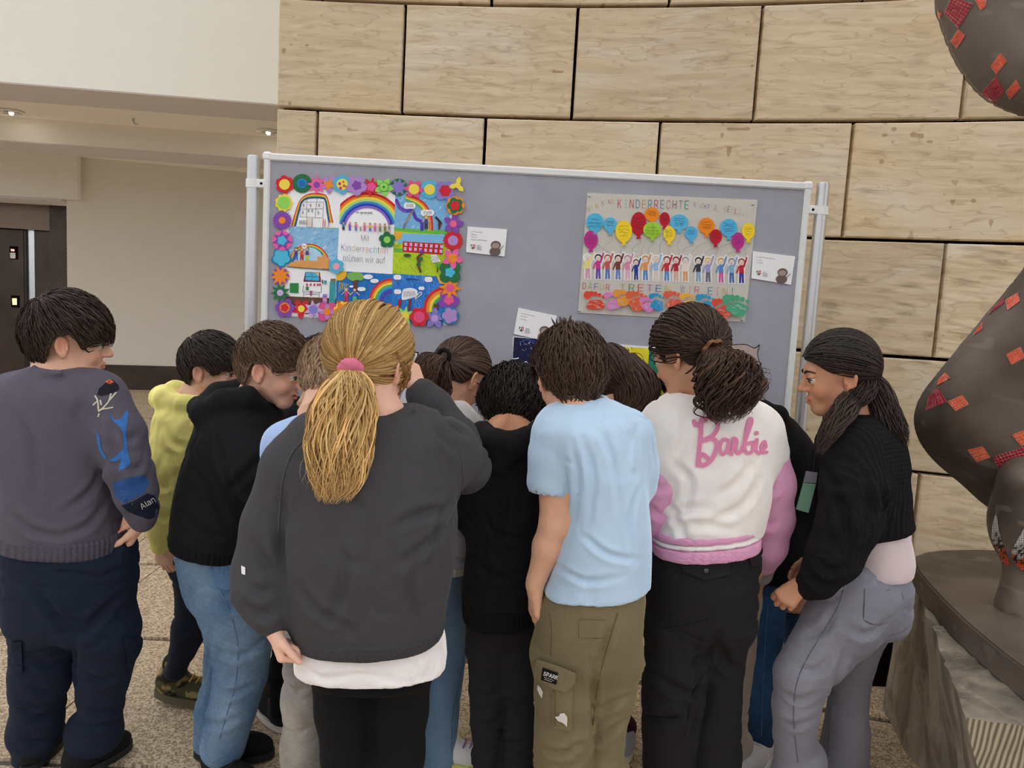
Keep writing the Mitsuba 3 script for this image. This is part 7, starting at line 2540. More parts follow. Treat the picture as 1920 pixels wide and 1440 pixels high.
# ------------------------------------------------------------------ the group in front of the board, middle and right
def girl_white_sweater():
    global DY
    DY = 0.08
    P = Person('person with brown ponytail, pale grey sweatshirt and light blue jeans, looking down to the right', '#d9a585', '#3c2a22')
    P.head((864, 706, 2.38), 42, 34, s=.99, neck=(830, 785, 2.32))
    P.arm((785, 820, 2.3), (775, 940, 2.34), (830, 960, 2.48), (.4, .9, 0), (0, 0, -1), (1, 0, 0), s=.86, fine=.006)
    P.arm((882, 830, 2.3), (890, 930, 2.36), (870, 930, 2.52), (-.2, 1, .1), (0, 0, -1), (-1, 0, 0), s=.86, fine=.006)
    P.leg((800, 1110, 2.3), (800, 1250, 2.32), below(806, 2.28, .08), (.5, 1, 0))
    P.leg((850, 1110, 2.3), (848, 1250, 2.31), gnd(838, 1440) + [0, .02, .08], (1, -.1, 0))
    P.body()
    S = P.scalp(thick=.012, top=.004, line=[(-.12, -.055), (-.085, -.060), (-.055, -.050), (-.03, -.040), (-.018, .0), (0, .022), (.03, .03), (.055, .05), (.085, .055), (.12, .056)])
    tie = at(832, 668, 2.26)
    tl = (tie - P.O) @ P.M.T / P.s
    base = swept_hair(S, tl, '#3f2d24', n=520, seed=14, color2='#5a4334', width=.004, lift=.003)
    tail = tail_hair([tie, at(815, 668, 2.22), at(800, 690, 2.20), at(796, 730, 2.20), at(800, 770, 2.21)], [.016, .030, .036, .034, .016], 220, '#3f2c23', seed=15, width=.004, color2='#5a4030', flat=.6)
    t2 = tail_hair([tie, at(825, 690, 2.23), at(830, 730, 2.23), at(822, 765, 2.22)], [.012, .025, .026, .012], 120, '#3a2921', seed=16, width=.004, color2='#523b2c', flat=.6)
    side = tail_hair([S.world(np.array([.06, .055, .045])), S.world(np.array([.078, .050, .0])), S.world(np.array([.076, .048, -.04]))], [.008, .016, .006], 60, '#33241d', seed=17, width=.0032, uneven=.4)
    P.hair_part(join_colored(base + [tail, t2, side]), label='brown ponytail')
    F = Field(tie - .05, tie + .05, .0035)
    ax = unit(at(815, 668, 2.22) - tie)
    u = unit(np.cross(ax, [0, 0, 1]))
    w = np.cross(ax, u)
    a = np.linspace(0, 2 * np.pi, 25)
    F.chain([tie + .020 * (math.cos(q) * u + math.sin(q) * w) for q in a], [.0065] * 25, .002)
    P.cloth('scrunchie', F, '#1a1718', amp=0, label='black hair tie')
    st = [(808, 872, 752, 2.31, .06), (786, 894, 785, 2.31, .095), (776, 900, 840, 2.31, .115), (776, 896, 920, 2.31, .12), (778, 895, 990, 2.31, .12), (782, 890, 1054, 2.31, .115)]
    sl = [[(790, 825, 2.30, .075), (778, 935, 2.34, .062), (826, 958, 2.46, .042)], [(878, 830, 2.30, .075), (888, 928, 2.36, .06), (872, 932, 2.50, .042)]]

    def cols(v):
        c = np.tile(srgb('#dcd9d6'), (len(v), 1))
        h = np.clip((np.array([1.05]) - v[:, 2]) / .02, 0, 1)[:, None]
        return (c * (1 - h) + srgb('#c4c3c6') * h) * (.95 + .1 * meshkit.noise(v * 140, 3))[:, None]
    P.cloth('sweatshirt', sweater_field(st, sl), '#dcd9d6', amp=.007, scale=.08, seed=1, colors=cols, label='pale grey sweatshirt')
    F = sweater_field([(782, 892, 1040, 2.31, .118), (784, 888, 1061, 2.31, .114)], n=2.4, cap=.010, grow=.003)
    P.cloth('waistband', F, '#dedcd9', bsdf='knit', amp=.002, scale=.05, seed=5)
    t = trousers(P, [(782, 890, 1030, 2.31, .105), (784, 888, 1110, 2.31, .115), (786, 884, 1160, 2.31, .10)],
                 [[(786, 838, 1170, 2.31), (782, 838, 1270, 2.32), (780, 830, 1380, 2.29), (below(806, 2.28, .1), .055)],
                  [(826, 884, 1150, 2.31), (820, 880, 1210, 2.31), (804, 866, 1290, 2.27), (796, 858, 1360, 2.25), (790, 856, 1418, 2.24)]],
                 '#6f8ba6', name='jeans', bsdf='denim', amp=.007, scale=.08, colors=denim_colors('#64809b', '#86a0b6', 5), label='light blue jeans')
    seam(P, t, [(870, 1100), (876, 1170), (866, 1260), (850, 1330), (846, 1410)], 2.2, r=.0014, color='#4f6a85')
    shoe(P.key, gnd(840, 1440) + [0, .02, .08], (1, -.1, 0), '#e6e2dd', sole='#c9cf74', accent='#8c6cab', size=.225, label='white sneaker with purple and lime trim')
    shoe(P.key, below(806, 2.28, .08), (.5, 1, 0), '#e6e2dd', sole='#c9cf74', accent='#8c6cab', size=.225)
    DY = 0.0


def boy_black_hoodie():
    global DY
    DY = -0.11
    P = Person('person with tousled black hair in a plain black hoodie, head bent low, seen from behind', '#c98f6c', '#1d1817')
    P.head((960, 770, 2.34), 8, 42, s=.97, neck=(955, 815, 2.24))
    P.arm((895, 840, 2.24), (880, 960, 2.28), (925, 980, 2.42), (.4, .9, .1), (0, 0, -1), (1, 0, 0), s=.86, fine=.006)
    P.arm((1005, 840, 2.24), (1010, 960, 2.3), (975, 980, 2.44), (-.4, .9, .1), (0, 0, -1), (-1, 0, 0), s=.86, fine=.006)
    P.leg((910, 1190, 2.26), (912, 1300, 2.28), below(912, 2.34, .08), (0, 1, 0))
    P.leg((970, 1190, 2.26), (970, 1300, 2.28), below(970, 2.34, .08), (.1, 1, 0))
    P.body()
    S = P.scalp(thick=.018, top=.008, line=[(-.12, -.070), (-.085, -.074), (-.055, -.060), (-.044, -.036), (-.034, .012), (.000, .026), (.02, .014), (.040, .02), (.055, .040), (.085, .040), (.12, .04)])
    tips = [((-.07, -.03, .05), (-1, -.1, .25), .04), ((-.075, -.01, .03), (-1, .2, .1), .035), ((.06, 0, .07), (1, .3, .5), .03), ((-.03, .03, .10), (-.3, .6, 1), .03), ((.02, .03, .1), (.2, .7, 1), .03)]
    P.hair_part(short_hair(S, '#241c19', n=900, length=.07, seed=51, crown=(0.0, -.03, .115), lift=.014, width=.0034, messy=.22, tips=tips), label='tousled black hair')
    st = [(918, 996, 800, 2.24, .055), (896, 1016, 822, 2.24, .095), (884, 1024, 870, 2.24, .115), (880, 1022, 950, 2.24, .122), (872, 1016, 1050, 2.245, .125), (866, 1008, 1100, 2.25, .125), (868, 1002, 1150, 2.255, .12)]
    sl = [[(900, 850, 2.24, .078), (886, 955, 2.28, .066), (922, 978, 2.40, .042)], [(1004, 850, 2.24, .075), (1010, 955, 2.3, .064), (978, 978, 2.42, .042)]]

    def ext(F):
        F.chain([at(908, 808, 2.28), at(900, 812, 2.20), at(925, 826, 2.13), at(958, 832, 2.115), at(990, 822, 2.14), at(1004, 806, 2.22)], [.026, .030, .032, .032, .03, .024], .018)
        F.cone(at(930, 832, 2.125), at(934, 872, 2.12), .030, .018, .022)
        F.cone(at(965, 838, 2.12), at(936, 880, 2.12), .026, .014, .022)
        F.cone(at(958, 770, 2.25), at(956, 812, 2.24), .062, .054, .01, cut=True)
    m = P.cloth('hoodie', sweater_field(st, sl, extra=ext, step=.0065), '#1c1b1d', amp=.007, scale=.085, seed=1, label='black hoodie')
    F = sweater_field([(868, 1004, 1114, 2.252, .124), (870, 1002, 1155, 2.255, .122)], n=2.4, cap=.010, grow=.003)
    P.cloth('waistband', F, '#1a191b', bsdf='knit', amp=.002, scale=.05, seed=5)
    trousers(P, [(872, 1004, 1130, 2.26, .105), (876, 1004, 1210, 2.26, .105)],
             [[(876, 946, 1230, 2.26), (880, 944, 1290, 2.27), (884, 942, 1350, 2.28), (884, 938, 1430, 2.31), (below(912, 2.34, .10), .050)], [(942, 1006, 1230, 2.26), (944, 1004, 1290, 2.27), (942, 1004, 1350, 2.28), (938, 1000, 1430, 2.31), (below(970, 2.34, .10), .050)]],
             '#2b2a2c', amp=.010, scale=.055)
    shoe(P.key, below(912, 2.34, .08), (0, 1, 0), '#2b2b2e')
    shoe(P.key, below(970, 2.34, .08), (.1, 1, 0), '#2b2b2e')
    DY = 0.0


def boy_light_blue_tee():
    global DY
    DY = -0.03
    P = Person('person in a light blue short-sleeved T-shirt and olive cargo trousers, wearing glasses', '#e0ab8c', '#4d392b')
    P.head((1067, 706, 1.98), -14, 20, s=1.0, neck=(1082, 785, 1.94))
    P.arm((1040, 850, 1.93), (1040, 985, 1.92), (1003, 1096, 1.93), (.06, .05, -1), (1, .3, 0), (.2, 1, 0), curl=20, spread=4, s=.93, thumb=18, r=(.045, .037, .0235))
    P.bare.append((at(1042, 880, 1.93), at(1003, 1100, 1.93), .075))
    P.arm((1172, 850, 1.95), (1180, 955, 1.99), (1140, 960, 2.12), (-.7, .7, .1), (0, 0, -1), (-1, 0, 0), s=.9, fine=.006)
    P.leg((1060, 1150, 1.95), (1055, 1310, 1.96), below(1055, 2.03, .08), (0, 1, 0))
    P.leg((1150, 1150, 1.95), (1150, 1310, 1.96), below(1135, 2.02, .08), (.1, 1, 0))
    P.body()
    S = P.scalp(thick=.014, top=.010, line=[(-.12, -.066), (-.085, -.072), (-.060, -.064), (-.048, -.050), (-.040, -.010), (-.034, .014), (.000, .026), (.020, .012), (.032, -.004), (.042, .020), (.055, .040), (.085, .040), (.12, .04)])
    rr = np.random.RandomState(4)
    tips = [((rr.uniform(-.025, .02), rr.uniform(-.02, .02), .12), (rr.uniform(-.7, .6), .2, 1.0), rr.uniform(.02, .034)) for _ in range(26)]
    P.hair_part(short_hair(S, '#4b382b', n=900, length=.058, seed=61, crown=(-.005, -.035, .118), lift=.009, width=.0032, messy=.2, tips=tips), label='short brown hair with tufts on top')
    # glasses
    hinge = [S.world(np.array([sx * .066, .082, .004])) for sx in (-1, 1)]
    gl = [tube(smooth_line([hinge[i], S.world(np.array([sx * .078, .03, .008])), S.world(np.array([sx * .079, -.012, .010])), S.world(np.array([sx * .078, -.03, -.008]))], 6), .0022, 6) for i, sx in enumerate((-1, 1))]
    for sx in (-1, 1):
        a = np.linspace(0, 2 * np.pi, 24)
        gl.append(tube([S.world(np.array([sx * .034 + .026 * math.cos(q), .099 - .006 * abs(math.cos(q)), -.002 + .020 * math.sin(q)])) for q in a], .0022, 6, cap=False))
    gl.append(tube([S.world(np.array([x, .103, .004])) for x in (-.009, 0, .009)], .002, 6))
    m = cat(gl)
    part('glasses', m, 'gloss', P.key, smooth=True, color=np.tile(srgb('#19191d'), (len(m.vertices), 1)), label='black glasses')
    st = [(1046, 1140, 742, 1.96, .055), (1030, 1168, 766, 1.95, .090), (1020, 1192, 805, 1.94, .118), (1044, 1206, 870, 1.94, .128), (1062, 1214, 950, 1.94, .130), (1046, 1219, 1010, 1.945, .137), (1028, 1219, 1075, 1.95, .138), (1016, 1218, 1104, 1.95, .140)]
    sl = [[(1046, 812, 1.935, .072), (1040, 855, 1.93, .066), (1034, 902, 1.93, .062)], [(1176, 815, 1.95, .07), (1186, 875, 1.96, .064), (1188, 905, 1.97, .058)]]

    def ext(F):
        F.cone(at(1034, 893, 1.93), at(1032, 925, 1.93), .045, .052, .006, cut=True)
        F.cone(at(1084, 700, 1.95), at(1088, 756, 1.955), .060, .050, .010, cut=True)
        F.chain([at(1046, 752, 1.92), at(1066, 764, 1.89), at(1096, 764, 1.885), at(1118, 757, 1.90)], [.007] * 4, .010)
    m = P.cloth('tee_shirt', sweater_field(st, sl, extra=ext, k=.035, step=.0065), '#bcd5ea', amp=.0065, scale=.07, stretch=(.7, .7, 1.7), seed=1, label='light blue T-shirt')
    seam(P, m, [(1018, 1130), (1080, 1134), (1150, 1136), (1216, 1132)], 1.8, r=.0012, color='#adc7de')
    t = trousers(P, [(1012, 1214, 1070, 1.95, .118), (1006, 1210, 1140, 1.95, .132), (1002, 1206, 1210, 1.95, .13), (1003, 1200, 1250, 1.95, .115)],
                 [[(1004, 1116, 1240, 1.95), (1000, 1116, 1300, 1.95), (1002, 1114, 1360, 1.96), (1006, 1106, 1430, 1.97), (below(1055, 2.01, .22), .07), (below(1055, 2.03, .1), .06)],
                  [(1102, 1202, 1240, 1.96), (1108, 1194, 1300, 1.97), (1108, 1176, 1360, 1.98), (1100, 1166, 1420, 1.99), (below(1136, 2.01, .22), .07), (below(1135, 2.02, .1), .06)]],
                 '#7b6f55', name='cargo_trousers', amp=.009, scale=.075, step=.0065, label='olive cargo trousers')
    olive = '#786c52'
    decal(P, t, [(1003, 1262), (1020, 1270), (1074, 1282), (1072, 1372), (1040, 1366), (1006, 1346)], 1.86, 'cloth', olive, 'cargo_pocket', thick=.016, lift=.002)
    fl = decal(P, t, [(1007, 1236), (1040, 1246), (1080, 1262), (1078, 1282), (1062, 1299), (1034, 1290), (996, 1268)], 1.84, 'cloth', '#7d7157', 'pocket_flap', thick=.024, lift=.003)
    decal(P, t, [(1034, 1296), (1040, 1298), (1040, 1362), (1032, 1358)], 1.85, 'cloth', '#6f644b', 'pocket_pleat', thick=.020, lift=.003)
    tag = decal(P, t, [(1017, 1252), (1046, 1262), (1043, 1284), (1014, 1275)], 1.83, 'cloth', '#17171a', 'pocket_label', thick=.004, lift=.028, label='black woven label')
    to3 = lambda q: np.array([at(a, b, 1.83) for a, b in q])
    sparks = affinity.translate(affinity.rotate(affinity.scale(text_poly('SPARK', 7.5, bold=True), .86, -1, origin=(0, 0)), 18, origin=(0, 0)), 1017.5, 1266)
    patch(P, t, sparks, to3, 'cloth', '#e6e6e6', 'label_lettering', thick=.001, lift=.0335, grid_px=9, parent=tag)
    for dy, wd in ((6, 20), (9.5, 16)):
        ln = affinity.translate(affinity.rotate(sg.box(0, -.7, wd, .7), 18, origin=(0, 0)), 1020, 1264 + dy)
        patch(P, t, ln, to3, 'cloth', '#9a9a9a', 'label_lettering', thick=.001, lift=.0335, grid_px=9, parent=tag)
    decal(P, t, [(1008, 1284), (1014, 1290), (1018, 1298), (1016, 1310), (1011, 1302), (1007, 1292)], 1.84, 'cloth', '#dad7d0', 'pocket_print', thick=.0015, lift=.022)
    decal(P, t, [(1040, 1344), (1048, 1343), (1050, 1338), (1058, 1337), (1064, 1345), (1063, 1363), (1056, 1356), (1046, 1352)], 1.84, 'cloth', '#dad7d0', 'pocket_print', thick=.0015, lift=.022)
    decal(P, t, [(1086, 1162), (1136, 1164), (1132, 1196), (1086, 1196)], 1.84, 'cloth', olive, 'back_pocket', thick=.003, lift=.001)
    for pts in ([(1084, 1190), (1110, 1196), (1134, 1196)], [(1158, 1150), (1140, 1210), (1122, 1280), (1112, 1360)], [(1030, 1150), (1034, 1180), (1032, 1230)]):
        seam(P, t, pts, 1.84, r=.0014, color='#63593f')
    for q in (below(1055, 2.03, .08), below(1135, 2.02, .08)):
        shoe(P.key, q, (0, 1, 0), '#8a7466', sole='#cfc8bf')
    DY = 0.0


def girl_long_hair():
    P = Person('person with long straight dark brown hair, hidden behind the boy in the light blue T-shirt', '#d8a585', '#38261f')
    P.head((1136, 716, 2.46), -25, 24, s=.98, neck=(1140, 785, 2.42))
    P.arm((1080, 850, 2.4), (1070, 960, 2.44), (1110, 970, 2.56), (.3, .9, 0), (0, 0, -1), (1, 0, 0), s=.85, fine=.006)
    P.arm((1190, 850, 2.42), (1196, 960, 2.44), (1150, 970, 2.56), (-.3, .9, 0), (0, 0, -1), (-1, 0, 0), s=.85, fine=.006)
    P.leg((1110, 1090, 2.40), (1108, 1240, 2.41), below(1108, 2.44, .08), (0, 1, 0))
    P.leg((1165, 1090, 2.40), (1164, 1240, 2.41), below(1166, 2.44, .08), (0, 1, 0))
    P.body()
    S = P.scalp(thick=.012, top=.003, line=[(-.12, -.08), (-.085, -.09), (-.03, -.07), (0, -.03), (.03, .02), (.055, .05), (.085, .056), (.12, .056)])
    part_top = np.array([.0, .03, .11])
    base = swept_hair(S, np.array([.01, -.09, -.06]), '#3a2820', n=420, seed=71, color2='#4f382b', width=.0045, lift=.003)
    c = [S.world(np.array([.02, -.07, .07])), S.world(np.array([.035, -.10, -.01])), S.world(np.array([.045, -.10, -.08])), at(1178, 790, 2.36), at(1190, 860, 2.35)]
    tail = tail_hair(c, [.05, .075, .070, .06, .035], 420, '#3a2820', seed=72, width=.0042, color2='#553d2e', flat=.35, wav=.003, uneven=.15)
    P.hair_part(join_colored(base + [tail]), label='long straight dark brown hair')
    st = [(1104, 1180, 775, 2.42, .055), (1078, 1198, 800, 2.41, .085), (1070, 1206, 850, 2.41, .10), (1072, 1204, 950, 2.40, .105), (1074, 1200, 1060, 2.40, .105)]
    sl = [[(1086, 850, 2.41, .07), (1072, 950, 2.44, .056), (1108, 968, 2.55, .04)], [(1188, 850, 2.41, .07), (1194, 950, 2.44, .056), (1154, 968, 2.55, .04)]]
    P.cloth('sweater', sweater_field(st, sl, step=.009), '#5c2f3a', amp=.006, seed=1)
    trousers(P, [(1076, 1198, 1040, 2.40, .10), (1078, 1196, 1110, 2.40, .10)],
             [[(1080, 1140, 1130, 2.40), (1086, 1138, 1250, 2.41), (1090, 1134, 1350, 2.42), (below(1108, 2.44, .1), .042)], [(1136, 1196, 1130, 2.40), (1140, 1192, 1250, 2.41), (1144, 1184, 1350, 2.42), (below(1166, 2.44, .1), .042)]], '#4a2430', step=.009, amp=.004)
    shoe(P.key, below(1108, 2.44, .08), (0, 1, 0), '#b9b9bf')
    shoe(P.key, below(1166, 2.44, .08), (0, 1, 0), '#b9b9bf')


girl_white_sweater()
boy_black_hoodie()
boy_light_blue_tee()
girl_long_hair()
# ------------------------------------------------------------------ right: white-pink jacket, two hidden ones, the girl in the black cardigan
def ribbon(pts, w, n=6):
    """a pen stroke of width w as a flat outline"""
    return sg.LineString(smooth_line(pts, n)).buffer(w / 2)


def girl_pink_white():
    global DY
    DY = 0.04
    P = Person('person in white and pink college jacket with pink script lettering, curly dark ponytail', '#cf9a78', '#2f211b')
    P.head((1290, 664, 2.04), -43, 24, s=1.02, neck=(1322, 750, 2.05))
    P.arm((1238, 830, 2.04), (1236, 950, 2.06), (1262, 1010, 2.12), (.4, .3, -.9), (1, 0, 0), (0, 1, 0), s=.88, fine=.006)
    P.arm((1418, 830, 2.1), (1440, 960, 2.12), (1434, 1045, 2.14), (-.3, .2, -.9), (-1, 0, 0), (0, 1, 0), s=.88, fine=.0045)
    P.leg((1270, 1120, 2.05), (1262, 1280, 2.06), below(1252, 2.12, .08), (0, 1, 0))
    P.leg((1370, 1120, 2.07), (1362, 1280, 2.08), below(1345, 2.14, .08), (.1, 1, 0))
    P.body()
    S = P.scalp(thick=.014, top=.005, line=[(-.12, -.055), (-.085, -.058), (-.055, -.050), (-.03, -.042), (-.020, .0), (0, .022), (.022, .012), (.034, -.02), (.045, .03), (.06, .05), (.085, .055), (.12, .056)])
    tie = at(1336, 652, 1.93)
    tl = (tie - P.O) @ P.M.T / P.s
    base = swept_hair(S, tl, '#30221b', n=620, seed=84, color2='#4a3527', width=.0038, lift=.007, wav=.0016)
    tail = tail_hair([tie, at(1358, 680, 1.89), at(1368, 720, 1.875), at(1366, 760, 1.88), at(1362, 795, 1.90)], [.022, .060, .078, .068, .030], 230, '#2f211a', seed=85, width=.0062, color2='#4c3425', flat=.6, curl=.015, turns=2.3, uneven=.3, seg=26, thick=.6, wav=.010)
    frizz = tail_hair([tie, at(1352, 690, 1.87), at(1390, 730, 1.885), at(1395, 775, 1.9)], [.02, .06, .06, .03], 120, '#37271e', seed=86, width=.0034, color2='#553c2b', flat=.6, curl=.018, turns=4, uneven=.4, seg=26, thick=.6)
    P.hair_part(join_colored(base + [tail, frizz]), label='curly dark brown ponytail')
    a = np.linspace(0, 2 * np.pi * 4, 90)
    ax = unit(at(1358, 680, 1.89) - tie)
    u = unit(np.cross(ax, [0, 1, 0]))
    w = np.cross(ax, u)
    co = tube([tie + ax * .004 * math.sin(q * 2.3) + (.024 + .004 * math.sin(q * 5.0)) * (math.cos(q) * u + math.sin(q) * w) for q in a], .0026, 6)
    part('hair_tie', co, 'gloss', P.key, smooth=True, color=np.tile(srgb('#7a4a2c'), (len(co.vertices), 1)), label='brown spiral hair tie')
    white, pink = '#ece6df', '#dd9fc0'
    st = [(1264, 1388, 726, 2.05, .06), (1240, 1414, 752, 2.05, .095), (1222, 1432, 800, 2.05, .120), (1224, 1440, 870, 2.05, .130), (1230, 1440, 925, 2.05, .132), (1224, 1432, 970, 2.05, .134), (1222, 1424, 1000, 2.05, .130)]
    sh = [[(1248, 810, 2.04, .085), (1228, 850, 2.03, .078)], [(1412, 815, 2.08, .085), (1428, 850, 2.09, .075)]]

    def ext(F):
        F.cone(at(1296, 680, 2.04), at(1318, 744, 2.04), .064, .054, .01, cut=True)
    m = P.cloth('jacket', sweater_field(st, sh, extra=ext, step=.0065), white, amp=.0085, scale=.08, seed=1, label='white sweat jacket with pink script lettering')
    # pink sleeves, a little wider than the white shoulder so that the seam shows
    for i, s_ in enumerate(([(1236, 845, 2.032, .074), (1234, 905, 2.035, .073), (1238, 965, 2.05, .064), (1258, 1005, 2.13, .042)], [(1424, 838, 2.088, .076), (1440, 905, 2.10, .070), (1444, 970, 2.12, .066), (1438, 1025, 2.13, .056), (1432, 1052, 2.15, .040)])):
        pts = sleeve_pts(s_)
        lo = np.min([p for p, r in pts], 0) - .13
        hi = np.max([p for p, r in pts], 0) + .13
        F = Field(lo, hi, .007)
        F.chain([p for p, r in pts], [r for p, r in pts], .02)
        d = unit(pts[1][0] - pts[0][0] + np.array([(.05 if i == 0 else -.03), 0, 0]))
        F.halfspace(pts[0][0] + d * .002, -d + np.array([.45 if i == 0 else -.35, 0, 0]), .006)
        P.cloth('sleeve', F, pink, amp=.007, scale=.06, seed=7 + i, label='pink sleeve')
    for (ya, yb, col, nm, g) in ((979, 993, pink, 'hem_band', .008), (993, 1002, '#f1ebe6', 'hem_stripe', .0085), (1002, 1027, pink, 'hem_band', .008)):
        sl_ = [(1222 - (y - 1030) * .04, 1425 - (y - 1000) * .14, y, 2.05, .130) for y in (ya, yb)]
        # the band runs lower at the left, as the jacket hangs
        C = []
        lo, hi = bounds_of(sl_, m=.17)
        F = Field(lo, hi, .007)
        p0, p1 = at(1320, ya, 2.05), at(1320, yb, 2.05)
        rt = unit(at(1420, 1020, 2.05) - at(1220, 1036, 2.05))
        A = (1424 - 1222) / 2 * 2.05 / FOC
        upv = np.cross(rt, [0, 1, 0])
        upv = -upv if upv[2] < 0 else upv
        L = (yb - ya) * 2.05 / FOC
        c0 = at(1320, ya + 2, 2.05)
        F.loft([c0, c0 - upv * L], rt, [A + .005, A * .985 + .005], [.139, .137], n=2.4, cap=.006, k=0, grow=g - .006)
        P.cloth(nm, F, col, bsdf='knit', amp=0, label='pink and white striped hem' if nm == 'hem_stripe' else None)
    # the script lettering, stroke by stroke (photo pixels on the jacket's back)
    B = [[(1301, 790), (1304, 797), (1312, 793), (1318, 784), (1314, 790), (1314, 810), (1311, 840), (1308, 872)],
         [(1314, 792), (1328, 783), (1342, 786), (1346, 800), (1338, 815), (1320, 826)],
         [(1320, 826), (1336, 822), (1344, 832), (1340, 852), (1328, 868), (1314, 872), (1310, 860), (1318, 852), (1326, 858)]]
    A_ = [[(1366, 826), (1356, 824), (1350, 838), (1354, 852), (1362, 846), (1368, 828), (1366, 846), (1372, 852)]]
    R_ = [[(1372, 852), (1376, 830), (1375, 822), (1382, 826), (1380, 842), (1384, 850), (1390, 846)]]
    b_ = [[(1390, 846), (1400, 820), (1410, 790), (1406, 786), (1400, 806), (1396, 836), (1402, 850), (1412, 844), (1412, 830), (1402, 832)]]
    I_ = [[(1412, 842), (1420, 824), (1418, 842), (1424, 850), (1430, 844)]]
    E_ = [[(1428, 846), (1436, 838), (1434, 828), (1428, 836), (1430, 848), (1438, 848)]]
    for strokes, wd in ((B, 8.2), (A_, 6.2), (R_, 6.2), (b_, 6.4), (I_, 6.0), (E_, 6.0)):
        pl = unary_union([ribbon(s_, wd) for s_ in strokes])
        patch(P, m, pl, lambda q: np.array([at(a_, b_c, 1.92) for a_, b_c in q]), 'cloth', '#d987a8', 'script_letter', thick=.003, lift=.0015, grid_px=7)
    patch(P, m, sg.Point(1419, 812).buffer(4.0), lambda q: np.array([at(a_, b_c, 1.92) for a_, b_c in q]), 'cloth', '#d987a8', 'script_letter', thick=.003, lift=.0015, grid_px=7)
    # black lanyard at the neck
    ln = tube(smooth_line([at(1284, 722, 2.03), at(1297, 714, 1.985), at(1320, 718, 1.96), at(1350, 722, 1.965)], 6), .0045, 6)
    part('lanyard', ln, 'cloth', P.key, smooth=True, color=np.tile(srgb('#1a1a1e'), (len(ln.vertices), 1)), label='black lanyard')
    t = trousers(P, [(1220, 1420, 985, 2.06, .120), (1216, 1424, 1050, 2.06, .130), (1212, 1420, 1130, 2.06, .135), (1208, 1408, 1190, 2.06, .12)],
                 [[(1208, 1322, 1190, 2.06), (1202, 1322, 1250, 2.06), (1200, 1318, 1310, 2.07), (1204, 1308, 1370, 2.09), (1206, 1300, 1440, 2.10), (below(1252, 2.11, .2), .072), (below(1252, 2.12, .09), .06)],
                  [(1310, 1408, 1190, 2.07), (1318, 1396, 1250, 2.08), (1312, 1388, 1310, 2.09), (1300, 1388, 1370, 2.10), (1296, 1384, 1440, 2.12), (below(1344, 2.13, .2), .072), (below(1345, 2.14, .09), .06)]],
                 '#242324', name='trousers', amp=.011, scale=.085, step=.0065, label='baggy black trousers')
    decal(P, t, [(1276, 1058), (1370, 1052), (1368, 1078), (1322, 1088), (1282, 1072)], 1.94, 'cloth', '#262526', 'pocket_flap', thick=.006, lift=.002, label='black pocket flap')
    decal(P, t, [(1404, 1042), (1422, 1034), (1427, 1060), (1410, 1062)], 1.96, 'cloth', '#262526', 'pocket_flap', thick=.006, lift=.002)
    bt = at(1324, 1070, 1.94)
    d = unit(bt - EYE)
    hit, ri, ti = t.ray.intersects_location([bt - d * .6], [d], multiple_hits=False)
    if len(hit):
        bm = trimesh.creation.icosphere(subdivisions=2, radius=.007)
        bm.apply_scale([1, .5, 1])
        bm.apply_translation(hit[0] - d * .010)
        part('button', bm, 'gloss', P.key, smooth=True, color=np.tile(srgb('#4a4a4e'), (len(bm.vertices), 1)), label='dark metal button')
    for pts in ([(1216, 1170), (1260, 1176), (1330, 1160)], [(1330, 1250), (1300, 1300), (1285, 1380)], [(1205, 1340), (1250, 1346), (1284, 1342)]):
        seam(P, t, pts, 1.94, r=.0014, color='#1b1a1b')
    shoe(P.key, below(1252, 2.12, .08), (0, 1, 0), '#d9d7d4')
    shoe(P.key, below(1345, 2.14, .08), (.1, 1, 0), '#d9d7d4')
    DY = 0.0


